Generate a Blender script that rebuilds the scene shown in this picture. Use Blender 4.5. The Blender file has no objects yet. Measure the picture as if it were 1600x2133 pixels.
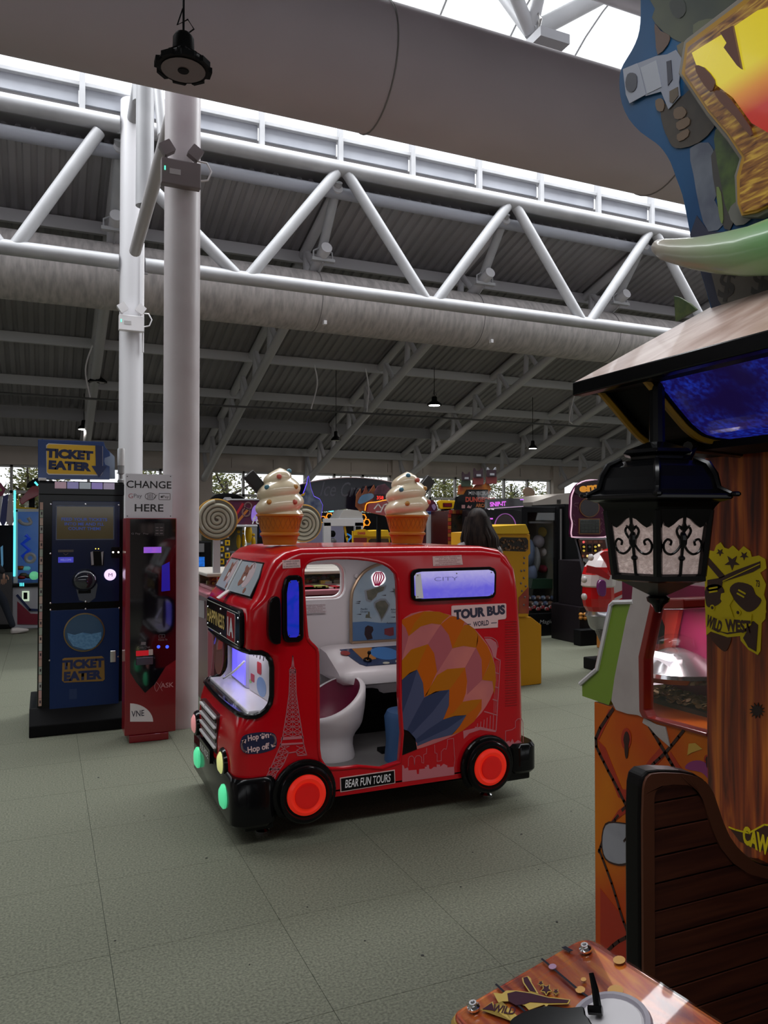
import bpy, bmesh, math, random
from mathutils import Vector, Matrix, Euler
random.seed(7)
S = bpy.context.scene
C = S.collection
R = math.radians
# ---------------------------------------------------------------- camera
CAMZ = 1.5
YAW = 23.7
PITCH = 1.03
F = 1610.0
cd = bpy.data.cameras.new('camera'); cam = bpy.data.objects.new('camera', cd); C.objects.link(cam)
cam.location = (0, 0, CAMZ)
cam.rotation_euler = Euler((R(90 + PITCH), 0, R(-YAW)), 'XYZ')
cd.sensor_fit = 'HORIZONTAL'; cd.sensor_width = 36; cd.lens = 36 * F / 1600
cd.clip_start = 0.05; cd.clip_end = 300
S.camera = cam
# ---------------------------------------------------------------- sky, lights, exposure
S.view_settings.view_transform = 'Standard'; S.view_settings.look = 'None'
S.view_settings.exposure = -0.1; S.view_settings.gamma = 1.0
S.view_settings.use_curve_mapping = False
S.cycles.use_denoising = True
S.cycles.max_bounces = 6
W = bpy.data.worlds.new('sky'); S.world = W; W.use_nodes = True
bg = W.node_tree.nodes['Background']; bg.inputs[0].default_value = (0.93, 0.96, 1.0, 1); bg.inputs[1].default_value = 1.5
def area(name, loc, rot, sx, sy, watts, col=(1, 1, 1)):
    l = bpy.data.lights.new(name, 'AREA'); l.shape = 'RECTANGLE'; l.size = sx; l.size_y = sy; l.energy = watts; l.color = col
    o = bpy.data.objects.new(name, l); C.objects.link(o); o.location = loc; o.rotation_euler = [R(a) for a in rot]
    return o
# daylight pouring through the roof lantern (lies above its glazing)
area('skylight_daylight', (6, 7.9, 8.8), (0, 0, 0), 24, 2.2, 2300, (0.95, 0.98, 1.0))
# the next lantern, over and behind the camera
area('near_skylight_daylight', (3, 0.0, 5.6), (0, 0, 0), 14, 1.0, 420, (0.97, 0.98, 1.0))

# ---------------------------------------------------------------- pixel <-> world (real planes of the hall)
cy_, sy_ = math.cos(R(YAW)), math.sin(R(YAW))
_q = cam.rotation_euler.to_matrix()
def ray(px, py):
    return _q @ Vector(((px - 800) / F, (1066.5 - py) / F, -1))
def at_y(px, py, Y):
    d = ray(px, py); k = Y / d.y; return Vector((d.x * k, Y, CAMZ + d.z * k))
def at_x(px, py, X):
    d = ray(px, py); k = X / d.x; return Vector((X, d.y * k, CAMZ + d.z * k))
def at_z(px, py, Z):
    d = ray(px, py); k = (Z - CAMZ) / d.z; return Vector((d.x * k, d.y * k, Z))
def XY(px, Y): return at_y(px, 1095, Y).x
class Plane:
    def __init__(s, o, r, u):
        s.o = Vector(o); s.r = Vector(r).normalized(); s.u = Vector(u).normalized(); s.n = s.r.cross(s.u)
    def p(s, a, b, d=0): return s.o + s.r * a + s.u * b + s.n * d
    def px(s, x, y):
        d = ray(x, y); c = Vector((0, 0, CAMZ)); k = (s.o - c).dot(s.n) / d.dot(s.n); q = c + d * k - s.o
        return (q.dot(s.r), q.dot(s.u))
def plane_y(Y): return Plane((0, Y, 0), (1, 0, 0), (0, 0, 1))       # faces -Y; a = X, b = Z
def plane_x(X): return Plane((X, 0, 0), (0, -1, 0), (0, 0, 1))      # faces -X; a = -Y, b = Z

# ---------------------------------------------------------------- materials
_m = {}
def mat(name, col, rough=0.5, metal=0.0, emit=0.0, ecol=None, coat=0.0, spec=None, noise=None, bump=None, trans=0.0, kind=None):
    if name in _m: return _m[name]
    m = bpy.data.materials.new(name); m.use_nodes = True; _m[name] = m
    nt = m.node_tree; b = nt.nodes['Principled BSDF']
    b.inputs['Base Color'].default_value = (*col, 1); b.inputs['Roughness'].default_value = rough
    b.inputs['Metallic'].default_value = metal; b.inputs['Coat Weight'].default_value = coat
    b.inputs['Coat Roughness'].default_value = 0.05
    if spec is not None: b.inputs['Specular IOR Level'].default_value = spec
    if trans: b.inputs['Transmission Weight'].default_value = trans
    if emit:
        b.inputs['Emission Color'].default_value = (*(ecol or col), 1); b.inputs['Emission Strength'].default_value = emit
    tc = nt.nodes.new('ShaderNodeNewGeometry')
    if noise:   # (scale, colour b, detail, stretch xyz)
        sc, cb, det = noise[0], noise[1], noise[2]; st = noise[3] if len(noise) > 3 else (1, 1, 1)
        mp = nt.nodes.new('ShaderNodeMapping'); mp.inputs['Scale'].default_value = st
        nz = nt.nodes.new('ShaderNodeTexNoise'); nz.inputs['Scale'].default_value = sc; nz.inputs['Detail'].default_value = det
        mx = nt.nodes.new('ShaderNodeMix'); mx.data_type = 'RGBA'
        rp = nt.nodes.new('ShaderNodeValToRGB'); rp.color_ramp.elements[0].position = 0.35; rp.color_ramp.elements[1].position = 0.68
        nt.links.new(tc.outputs['Position'], mp.inputs[0]); nt.links.new(mp.outputs[0], nz.inputs['Vector'])
        nt.links.new(nz.outputs['Fac'], rp.inputs[0]); nt.links.new(rp.outputs[0], mx.inputs[0])
        mx.inputs[6].default_value = (*col, 1); mx.inputs[7].default_value = (*cb, 1)
        nt.links.new(mx.outputs[2], b.inputs['Base Color'])
    if bump:    # (scale, strength)
        nb = nt.nodes.new('ShaderNodeTexNoise'); nb.inputs['Scale'].default_value = bump[0]; nb.inputs['Detail'].default_value = 4
        bp = nt.nodes.new('ShaderNodeBump'); bp.inputs['Strength'].default_value = bump[1]; bp.inputs['Distance'].default_value = 0.01
        nt.links.new(tc.outputs['Position'], nb.inputs['Vector']); nt.links.new(nb.outputs['Fac'], bp.inputs['Height'])
        nt.links.new(bp.outputs[0], b.inputs['Normal'])
    return m
def glass(name, tint=(1, 1, 1), gloss=0.12, dark=0.0):
    if name in _m: return _m[name]
    m = bpy.data.materials.new(name); m.use_nodes = True; _m[name] = m
    nt = m.node_tree; nt.nodes.clear()
    o = nt.nodes.new('ShaderNodeOutputMaterial'); t = nt.nodes.new('ShaderNodeBsdfTransparent'); g = nt.nodes.new('ShaderNodeBsdfGlossy')
    t.inputs[0].default_value = (*tint, 1); g.inputs['Roughness'].default_value = 0.02
    mx = nt.nodes.new('ShaderNodeMixShader'); lw = nt.nodes.new('ShaderNodeLayerWeight'); lw.inputs[0].default_value = 0.5
    pw = nt.nodes.new('ShaderNodeMath'); pw.operation = 'POWER'; pw.inputs[1].default_value = 4.0; ma = nt.nodes.new('ShaderNodeMath'); ma.operation = 'MULTIPLY_ADD'; ma.inputs[1].default_value = 0.5; ma.inputs[2].default_value = 0.03
    nt.links.new(lw.outputs['Facing'], pw.inputs[0]); nt.links.new(pw.outputs[0], ma.inputs[0]); nt.links.new(ma.outputs[0], mx.inputs[0]); nt.links.new(t.outputs[0], mx.inputs[1]); nt.links.new(g.outputs[0], mx.inputs[2])
    nt.links.new(mx.outputs[0], o.inputs[0]); return m
def grain(name, c1, c2, c3, stretch, scale=6.0, rough=0.4, coat=0.0, emit=0.0):
    """wood print: noise stretched along the grain"""
    if name in _m: return _m[name]
    m = bpy.data.materials.new(name); m.use_nodes = True; _m[name] = m
    nt = m.node_tree; b = nt.nodes['Principled BSDF']; b.inputs['Roughness'].default_value = rough; b.inputs['Coat Weight'].default_value = coat
    g = nt.nodes.new('ShaderNodeNewGeometry'); mp = nt.nodes.new('ShaderNodeMapping'); mp.inputs['Scale'].default_value = stretch
    nz = nt.nodes.new('ShaderNodeTexNoise'); nz.inputs['Scale'].default_value = scale; nz.inputs['Detail'].default_value = 6; nz.inputs['Distortion'].default_value = 0.6
    rp = nt.nodes.new('ShaderNodeValToRGB'); e = rp.color_ramp.elements
    e[0].position = 0.33; e[0].color = (*c1, 1); e[1].position = 0.66; e[1].color = (*c3, 1); k = e.new(0.5); k.color = (*c2, 1)
    nt.links.new(g.outputs['Position'], mp.inputs[0]); nt.links.new(mp.outputs[0], nz.inputs['Vector'])
    nt.links.new(nz.outputs['Fac'], rp.inputs[0]); nt.links.new(rp.outputs[0], b.inputs['Base Color'])
    if emit: nt.links.new(rp.outputs[0], b.inputs['Emission Color']); b.inputs['Emission Strength'].default_value = emit
    return m

# ---------------------------------------------------------------- mesh builder
class MB:
    def __init__(s): s.v = []; s.f = []; s.mi = []; s.m = 0; s.mats = []
    def use(s, m):
        if m not in s.mats: s.mats.append(m)
        s.m = s.mats.index(m); return s
    def add(s, vs, fs):
        o = len(s.v); s.v += [tuple(v) for v in vs]
        for f in fs: s.f.append([o + i for i in f]); s.mi.append(s.m)
        return s
    def box(s, a, b):
        x0, y0, z0 = a; x1, y1, z1 = b
        vs = [(x0,y0,z0),(x1,y0,z0),(x1,y1,z0),(x0,y1,z0),(x0,y0,z1),(x1,y0,z1),(x1,y1,z1),(x0,y1,z1)]
        return s.add(vs, [(3,2,1,0),(4,5,6,7),(0,1,5,4),(1,2,6,5),(2,3,7,6),(3,0,4,7)])
    def ring(s, c, ax, ay, r, n, ph=0.0, ry=None):
        ry = r if ry is None else ry
        return [c + ax * (r * math.cos(ph + 2*math.pi*i/n)) + ay * (ry * math.sin(ph + 2*math.pi*i/n)) for i in range(n)]
    def sweep(s, rings, caps=True, closed=False):
        n = len(rings[0]); vs = [p for r in rings for p in r]; fs = []
        m = len(rings)
        for k in range(m if closed else m - 1):
            k2 = (k + 1) % m
            for i in range(n):
                j = (i + 1) % n; fs.append((k*n+i, k*n+j, k2*n+j, k2*n+i))
        if caps and not closed: fs.append(tuple(range(n))[::-1]); fs.append(tuple((m-1)*n + i for i in range(n)))
        return s.add(vs, fs)
    def tube(s, pts, r, n=8, closed=False, caps=True):
        pts = [Vector(p) for p in pts]; rings = []; up = None; m = len(pts)
        for i, p in enumerate(pts):
            if closed: d = (pts[(i+1) % m] - pts[i-1])
            else: d = pts[min(i+1, m-1)] - pts[max(i-1, 0)]
            d.normalize()
            if up is None:
                up = Vector((0, 0, 1)) if abs(d.z) < 0.9 else Vector((1, 0, 0))
            ax = d.cross(up)
            if ax.length < 1e-4: ax = d.orthogonal()
            ax.normalize(); ay = ax.cross(d).normalized(); up = ay
            rr = r[i] if isinstance(r, (list, tuple)) else r
            rings.append(s.ring(p, ax, ay, rr, n))
        return s.sweep(rings, caps, closed)
    def lathe(s, c, prof, n=20, axis=(0, 0, 1), caps=True):
        c = Vector(c); a = Vector(axis).normalized(); ax = a.orthogonal().normalized()
        if abs(a.z) > 0.99: ax = Vector((1, 0, 0))
        ay = a.cross(ax); return s.sweep([s.ring(c + a * h, ax, ay, max(r, 1e-4), n) for r, h in prof], caps)
    def prism(s, pl, pts, d0, d1):
        n = len(pts); ar = sum(pts[i][0]*pts[(i+1)%n][1] - pts[(i+1)%n][0]*pts[i][1] for i in range(n))
        if ar < 0: pts = pts[::-1]
        if d1 < d0: d0, d1 = d1, d0
        vs = [pl.p(a, b, d0) for a, b in pts] + [pl.p(a, b, d1) for a, b in pts]
        fs = [tuple(range(n))[::-1], tuple(range(n, 2*n))] + [(i, (i+1) % n, n + (i+1) % n, n + i) for i in range(n)]
        return s.add(vs, fs)
    def stroke(s, pl, pts, w, d0, d1, closed=False):
        m = len(pts); 
        for i in range(m if closed else m - 1):
            a = Vector(pts[i]); b = Vector(pts[(i+1) % m]); t = b - a
            if t.length < 1e-6: continue
            t.normalize(); nn = Vector((-t.y, t.x)) * w / 2; e = t * w * 0.3
            s.prism(pl, [tuple(a - e + nn), tuple(a - e - nn), tuple(b + e - nn), tuple(b + e + nn)], d0, d1)
        return s
    def ball(s, c, r, n=12, m=8):
        c = Vector(c); r = Vector(r) if not isinstance(r, (int, float)) else Vector((r, r, r)); rings = []
        for k in range(1, m):
            t = math.pi * k / m
            rings.append([c + Vector((r.x*math.sin(t)*math.cos(2*math.pi*i/n), r.y*math.sin(t)*math.sin(2*math.pi*i/n), -r.z*math.cos(t))) for i in range(n)])
        return s.sweep(rings)
    def torus(s, c, r, rr, axis=(0, 0, 1), n=24, m=8):
        a = Vector(axis).normalized(); ax = a.orthogonal().normalized(); ay = a.cross(ax); c = Vector(c)
        return s.tube([c + ax*(r*math.cos(2*math.pi*i/n)) + ay*(r*math.sin(2*math.pi*i/n)) for i in range(n)], rr, m, closed=True)
    def mesh(s, name, smooth=False):
        me = bpy.data.meshes.new(name); me.from_pydata(s.v, [], s.f)
        for m in s.mats: me.materials.append(m)
        me.polygons.foreach_set('material_index', s.mi)
        if smooth: me.polygons.foreach_set('use_smooth', [True] * len(s.f))
        me.update(); return me
    def build(s, name, m=None, parent=None, smooth=False, bevel=0, seg=2, label=None, kind=None, angle=40):
        if m is not None:
            if not s.mats: s.mats = [m]; s.mi = [0] * len(s.f)
        me = s.mesh(name, smooth)
        if smooth:
            bm = bmesh.new(); bm.from_mesh(me)
            for e in bm.edges:
                if len(e.link_faces) == 2 and e.calc_face_angle(0) > R(angle): e.smooth = False
            bm.to_mesh(me); bm.free()
        o = bpy.data.objects.new(name, me); C.objects.link(o)
        if parent is not None: attach(o, parent)
        if bevel:
            b = o.modifiers.new('edge', 'BEVEL'); b.width = bevel; b.segments = seg; b.limit_method = 'ANGLE'; b.angle_limit = R(35)
        if label: o['label'] = label
        if kind: o['kind'] = kind
        return o
_loc = {}
def attach(o, parent):   # parts are modelled in hall coordinates
    o.parent = parent; o.matrix_parent_inverse = Matrix.Translation(-Vector(_loc.get(parent.name, (0, 0, 0))))
def tag(o, label, cat, group=None):
    o['label'] = label; o['category'] = cat
    if group: o['group'] = group
    return o
def thing(name, label, cat, loc=(0, 0, 0), group=None):
    o = bpy.data.objects.new(name, None); C.objects.link(o); o.location = loc; _loc[o.name] = tuple(loc)
    return tag(o, label, cat, group)
def struct(name, mb, m=None, parent=None, **k):
    o = mb.build(name, m, parent, **k)
    if parent is None: o['kind'] = 'structure'
    return o
def dup(root, loc, label=None):
    """a copy of a thing with copies of its parts and sub-parts"""
    r = root.copy(); C.objects.link(r); r.location = loc
    if label: r['label'] = label
    for ch in list(root.children):
        c = ch.copy(); C.objects.link(c); c.parent = r; c.matrix_parent_inverse = ch.matrix_parent_inverse
        for g in list(ch.children):
            d = g.copy(); C.objects.link(d); d.parent = c; d.matrix_parent_inverse = g.matrix_parent_inverse
    return r
def text(name, s, pl, a, b, w, h, m, parent, d=0.002, bold=0.0, label=None, th=0.001, shear=0.0, rot=0.0, bend=0.0):
    """flat lettering fitted to a box w x h centred on (a, b) of a plane"""
    cu = bpy.data.curves.new(name, 'FONT'); cu.body = s; cu.align_x = 'CENTER'; cu.offset = bold; cu.shear = shear; cu.resolution_u = 3; cu.space_line = 0.95
    t = bpy.data.objects.new(name, cu); me = bpy.data.meshes.new_from_object(t)
    bpy.data.objects.remove(t)
    xs = [v.co.x for v in me.vertices]; ys = [v.co.y for v in me.vertices]
    x0, x1, y0, y1 = min(xs), max(xs), min(ys), max(ys); cr, sr = math.cos(rot), math.sin(rot)
    for v in me.vertices:
        x = ((v.co.x - x0) / (x1 - x0) - 0.5) * w; y = ((v.co.y - y0) / (y1 - y0) - 0.5) * h
        if bend: y += bend * (1 - (2*x/w)**2)
        x, y = x*cr - y*sr, x*sr + y*cr
        v.co = pl.p(a + x, b + y, d)
    me.materials.clear(); me.materials.append(m); me.update()
    o = bpy.data.objects.new(name, me); C.objects.link(o)
    if parent is not None: attach(o, parent)
    if label: o['label'] = label
    return o
def rrect(a0, b0, a1, b1, r, n=4):
    r = min(r, abs(a1-a0)/2, abs(b1-b0)/2); out = []
    for cx, cyy, s in ((a1-r, b1-r, 0), (a0+r, b1-r, 90), (a0+r, b0+r, 180), (a1-r, b0+r, 270)):
        for i in range(n + 1):
            t = R(s + 90*i/n); out.append((cx + r*math.cos(t), cyy + r*math.sin(t)))
    return out
def circ(a, b, r, n=24, ry=None, rot=0):
    ry = r if ry is None else ry
    return [(a + r*math.cos(2*math.pi*i/n+rot), b + ry*math.sin(2*math.pi*i/n+rot)) for i in range(n)]
def star(a, b, r, k=0.4, n=5, rot=90):
    return [(a + (r if i % 2 == 0 else r*k)*math.cos(R(rot + 180*i/n)), b + (r if i % 2 == 0 else r*k)*math.sin(R(rot + 180*i/n))) for i in range(2*n)]
def smoothline(pts, k=4, closed=False):
    out = []; n = len(pts)
    for i in range(n if closed else n - 1):
        p0 = pts[(i-1) % n] if closed or i > 0 else pts[i]; p1 = pts[i]; p2 = pts[(i+1) % n]; p3 = pts[(i+2) % n] if closed or i + 2 < n else p2
        for j in range(k):
            t = j / k
            out.append(tuple(0.5*((2*p1[c]) + (-p0[c]+p2[c])*t + (2*p0[c]-5*p1[c]+4*p2[c]-p3[c])*t*t + (-p0[c]+3*p1[c]-3*p2[c]+p3[c])*t**3) for c in range(len(p1))))
    if not closed: out.append(tuple(pts[-1]))
    return out

white_steel = mat('white_steel', (0.42, 0.42, 0.435), 0.45, noise=(3, (0.35, 0.35, 0.365), 3))
black = mat('black_gloss', (0.003, 0.003, 0.0035), 0.14, spec=0.22)
blackm = mat('black_matt', (0.004, 0.004, 0.0045), 0.55, spec=0.12)
chrome = mat('chrome', (0.75, 0.75, 0.77), 0.15, 1.0)
steel = mat('brushed_steel', (0.33, 0.32, 0.31), 0.35, 0.9)
white_p = mat('white_plastic', (0.68, 0.66, 0.67), 0.25, coat=0.3)
# ================================================================ THE HALL
# floor: base slab and 0.61 m vinyl tiles laid with hairline joints
floor_m = mat('vinyl_floor', (0.086, 0.091, 0.067), 0.55, spec=0.12, noise=(110, (0.175, 0.178, 0.132), 5), bump=(120, 0.08))
joint_m = mat('floor_joint', (0.05, 0.055, 0.045), 0.7)
floor = struct('floor', MB().box((-14, -5, -0.12), (30, 19, -0.004)), joint_m)
T = 0.61; tile0 = MB().box((0.0009, 0.0009, -0.004), (T-0.0009, T-0.0009, 0.0)).use(floor_m)
tile_me = tile0.mesh('floor_tile'); tile_me.materials.clear(); tile_me.materials.append(floor_m)
cells = []; rest = MB().use(floor_m)
XO, YO = 2.05 - 20*T, 2.886 - 12*T
def infront(x, y):
    z = x*sy_ + y*cy_; l = x*cy_ - y*sy_
    return z > 0.9 and abs(l) < z*0.56 + 0.5
for i in range(0, 60):
    for j in range(0, 38):
        x, y = XO + i*T, YO + j*T
        if x < -13 or x > 29 or y < -4.8 or y > 17.9: continue
        cells.append(((x+T/2)**2 + (y+T/2)**2 if infront(x+T/2, y+T/2) else 1e6 + i, x, y))
cells.sort()
for k, (d, x, y) in enumerate(cells):
    if k < 295 and d < 1e6:
        o = bpy.data.objects.new('floor_tile', tile_me); C.objects.link(o); o.location = (x, y, 0); o.parent = floor
    else: rest.box((x+0.0009, y+0.0009, -0.004), (x+T-0.0009, y+T-0.0009, 0))
rest.build('distant_floor_tiles', floor_m, floor, kind='stuff')
# scraps of litter and scuffs on the floor
lit = MB()
for px, py in ((1076,1668),(1086,1738),(1122,1812),(1160,1921),(985,1776),(960,1848),(880,1990),(186,1440),(205,1620),(430,1788),(300,1700),(640,1890),(760,1960),(520,2010),(240,1960),(1190,1690)):
    p = at_z(px, py, 0.0); a = random.random()*6; r = random.uniform(0.004, 0.011)
    lit.add([(p.x+r*random.uniform(.5,1)*math.cos(a+k*1.26), p.y+r*random.uniform(.4,1)*math.sin(a+k*1.26), 0.0015) for k in range(5)] + [(p.x, p.y, 0.004)], [(0,1,5),(1,2,5),(2,3,5),(3,4,5),(4,0,5)])
o = lit.build('floor_litter', mat('litter', (0.02, 0.02, 0.018), 0.8)); o['kind'] = 'stuff'; tag(o, 'dark specks of litter scattered on the vinyl floor', 'litter')

# corrugated roof decks: (Y, Z) from the lantern kerb down to the eaves
deck_m = mat('roof_sheet', (0.32, 0.305, 0.315), 0.5, noise=(1.2, (0.27, 0.26, 0.27), 2))
def deck(x0, x1, ya, za, yb, zb, pitch=0.15):
    n = int((x1-x0)/pitch); prof = []
    for i in range(n):
        x = x0 + i*pitch; prof += [(x, 0), (x+pitch*.45, 0), (x+pitch*.58, 0.045), (x+pitch*.87, 0.045)]
    vs = []; fs = []
    for (x, h) in prof: h *= 0.6; vs.append((x, ya, za+h)); vs.append((x, yb, zb+h))
    for i in range(len(prof)-1): fs.append((2*i, 2*i+1, 2*i+3, 2*i+2))
    return vs, fs
RT = lambda y: 5.80 - 0.283*(y-9.1)            # underside of the far roof slope
mb = MB(); mb.add(*deck(-13, 29, 9.12, RT(9.12), 18.4, RT(18.4)))
mb.add(*deck(-13, 29, 4.85, 5.78, 0.6, 5.0)); mb.add(*deck(-13, 29, -0.6, 4.75, -5.5, 3.6))
mb.use(mat('roof_top', (0.3, 0.3, 0.3), 0.8))
mb.add([(-13, 9.0, RT(9)+0.12), (29, 9.0, RT(9)+0.12), (29, 18.6, RT(18.6)+0.12), (-13, 18.6, RT(18.6)+0.12)], [(0,1,2,3)])
mb.add([(-13, 4.85, 5.9), (29, 4.85, 5.9), (29, 0.6, 5.12), (-13, 0.6, 5.12)], [(3,2,1,0)]); mb.add([(-13, -0.6, 4.87), (29, -0.6, 4.87), (29, -5.6, 3.72), (-13, -5.6, 3.72)], [(3,2,1,0)])
mb.add([(-13, 4.83, 5.85), (29, 4.83, 5.85), (29, 4.83, 6.36), (-13, 4.83, 6.36)], [(3,2,1,0)])
mb.mats = [deck_m, mb.mats[0]]; mb.mi = [0 if i < len(mb.f)-4 else 1 for i in range(len(mb.f))]
ceiling = struct('ceiling', mb)
# purlins under the deck (small steel channels) and the deeper gutter beam
pur_m = mat('purlin_grey', (0.52, 0.51, 0.52), 0.5)
for y in (10.5, 12.0, 13.46, 14.94):
    z = RT(y); MB().box((-13, y-0.035, z-0.165), (29, y+0.035, z-0.004)).build('purlin', pur_m, ceiling, bevel=0.004)
MB().box((-13, 16.1, RT(16.1)-0.28), (29, 16.2, RT(16.2)-0.02)).build('gutter_beam', mat('gutter_grey', (0.3, 0.29, 0.3), 0.6), ceiling)
MB().box((-13, 17.7, RT(17.7)-0.2), (29, 17.8, RT(17.7)-0.02)).build('eaves_beam', pur_m, ceiling)

# back wall with window bays, piers and header; side and front walls
wall_m = mat('wall_cream', (0.60, 0.53, 0.47), 0.6, noise=(2, (0.54, 0.47, 0.42), 3))
WY = 18.0; WT = 2.83
mb = MB(); mb.box((-13, WY, 0), (29, WY+0.2, 0.9)); mb.box((-13, WY, WT), (29, WY+0.2, RT(WY)+0.1))
wall_back = struct('wall_back', mb, wall_m)
piers = [3.34 + 4.94*k for k in range(-3, 6)]
for x in piers: MB().box((x-0.19, WY-0.12, 0), (x+0.19, WY+0.22, RT(WY)-0.02)).build('pier', wall_m, wall_back, bevel=0.01)
for k in range(42):
    x = -13 + k; MB().box((x, WY-0.02, WT+0.03), (x+0.985, WY-0.001, RT(WY)-0.2)).build('header_panel', wall_m, wall_back)
struct('trim_1', MB().box((-13, WY-0.06, WT-0.04), (29, WY-0.001, WT+0.03)), wall_m)
fr_m = mat('window_frame', (0.52, 0.51, 0.5), 0.5); pane_m = glass('clear_glass')
for k in range(len(piers)-1):
    x0, x1 = piers[k]+0.19, piers[k+1]-0.19; w = (x1-x0)/6; mb = MB()
    for i in range(7): mb.box((x0+i*w-0.028, WY+0.02, 0.9), (x0+i*w+0.028, WY+0.1, WT-0.04))
    for z in (0.93, 2.22, WT-0.06): mb.box((x0, WY+0.02, z-0.03), (x1, WY+0.1, z+0.03))
    wn = struct('window_%d' % (k+1), mb, fr_m)
    for i in range(6):
        for z0, z1 in ((0.96, 2.19), (2.25, WT-0.09)):
            MB().box((x0+i*w+0.028, WY+0.055, z0), (x0+(i+1)*w-0.028, WY+0.06, z1)).build('pane', pane_m, wn)
struct('wall_left', MB().box((-13.2, -5, 0), (-13, 19, 6.2)), wall_m)
struct('wall_right', MB().box((29, -5, 0), (29.2, 19, 6.2)), wall_m)
mb = MB(); mb.box((-13, -5.2, 0), (29, -5, 1.7)); mb.box((-13, -5.2, 2.7), (29, -5, 3.6))
for k in range(15): mb.box((-13+3*k-0.1, -5.2, 0.7), (-13+3*k+0.1, -5, 2.9))
struct('wall_front', mb, wall_m)
# outside: ground and trees seen through the windows
struct('ground', MB().box((-60, 19, -0.3), (90, 80, -0.1)), mat('outside_ground', (0.25, 0.24, 0.2), 0.9))
leaf_m = mat('tree_leaves', (0.05, 0.075, 0.018), 0.6, noise=(3, (0.20, 0.19, 0.04), 3)); bark_m = mat('bark', (0.05, 0.04, 0.03), 0.9)
def tree(x, y, h, r, n, label):
    t = thing('tree', label, 'tree', (x, y, -0.1), 'trees outside the back windows')
    tr = MB(); tr.tube([(x, y, -0.1), (x+0.1, y, h*0.4), (x, y, h*0.8)], [0.13, 0.1, 0.04], 7)
    for k in range(7):
        a = random.random()*6.28; z = h*random.uniform(0.35, 0.7); tr.tube([(x, y, z), (x+math.cos(a)*r*0.8, y+math.sin(a)*r*0.8, z+random.uniform(0.1, 0.8))], [0.05, 0.015], 5)
    tr.build('trunk', bark_m, t)
    lf = MB()
    cl = [(Vector((x, y, h*0.62)) + Vector((random.gauss(0, r*0.45), random.gauss(0, r*0.4), random.gauss(0, h*0.17))), random.uniform(0.25, 0.5)) for _ in range(26)]
    for _ in range(n):
        c, cr = random.choice(cl); p = c + Vector((random.gauss(0, cr*.6), random.gauss(0, cr*.6), random.gauss(0, cr*.55)))
        q = Euler((random.random()*6, random.random()*6, random.random()*6)).to_matrix(); s = random.uniform(0.035, 0.075)
        lf.add([p + q @ Vector(v) for v in ((-s*0.4, 0, 0), (0, -s, 0), (s*0.4, 0, 0), (0, s, s*0.2))], [(0, 1, 2, 3)])
    lf.build('foliage', leaf_m, t, kind='stuff')
tree(XY(470, 21), 21, 3.5, 1.1, 3000, 'yellow-green leafy tree seen through the window above the spiral lollipops')
tree(XY(725, 21), 21, 3.2, 1.0, 2200, 'thin leafy tree outside, seen above the dark arched sign')
tree(XY(790, 24.5), 24.5, 3.1, 0.9, 1500, 'small sparse tree outside, seen between the arched sign and the second ice cream')
tree(XY(925, 21), 21, 3.7, 1.25, 4200, 'dense leafy tree outside, seen just right of the second ice cream')
tree(XY(1065, 26.5), 26.5, 4.0, 1.3, 3600, 'leafy tree outside, seen above the pink lit header of the scissors game')
tree(XY(1118, 23), 23, 3.0, 0.8, 1200, 'low leafy tree outside, seen beside the beige cut-out figure')
tree(XY(60, 20), 20, 3.4, 0.7, 3200, 'dark narrow tree outside, seen left of the ticket machine header')
tree(XY(318, 23.5), 23.5, 3.4, 0.8, 2000, 'leafy tree outside, seen between the two white columns')

# ---------------------------------------------------------------- main truss (Y = 8.9)
def pipe(name, a, b, r, parent, m=white_steel, n=14): return MB().tube([a, b], r, n).build(name, m, parent, smooth=True)
TY, TB, TT = 8.9, 4.40, 5.92
NX = [0.86 + 2.477*k for k in range(-5, 12)]
tr = thing('lattice_truss', 'long white tubular truss with zigzag braces spanning across the hall', 'truss', (0.86, TY, TB))
for a, b in ((-11.5, 0.72), (1.0, 28)):
    pipe('top_chord', (a, TY, TT), (b, TY, TT), 0.092, tr); pipe('bottom_chord', (a, TY, TB), (b, TY, TB), 0.08, tr)
for k, x in enumerate(NX[:-1]):
    if k == 5: pipe('brace', (x+0.1, TY, TT-0.55), (x+1.16, TY, TB+0.03), 0.07, tr)
    else: pipe('brace', (x+0.07, TY, TT-0.05), (x+1.16, TY, TB+0.03), 0.07, tr)
    pipe('brace', (x+2.477-(0.35 if k == 4 else 0.07), TY, TT-0.06 if k != 4 else TT-0.12), (x+1.32, TY, TB+0.03), 0.07, tr)
for x, s in ((0.70, 1), (1.03, -1)):
    for z in (TT, TB):
        m_ = MB().box((min(x, x+s*0.1), TY-0.012, z-0.1), (max(x, x+s*0.1), TY+0.012, z+0.08)); m_.tube([(x+s*0.05, TY-0.03, z+0.03), (x+s*0.05, TY+0.03, z+0.03)], 0.018, 6); m_.tube([(x+s*0.05, TY-0.03, z-0.05), (x+s*0.05, TY+0.03, z-0.05)], 0.018, 6); m_.build('end_plate', white_steel, tr)
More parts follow.
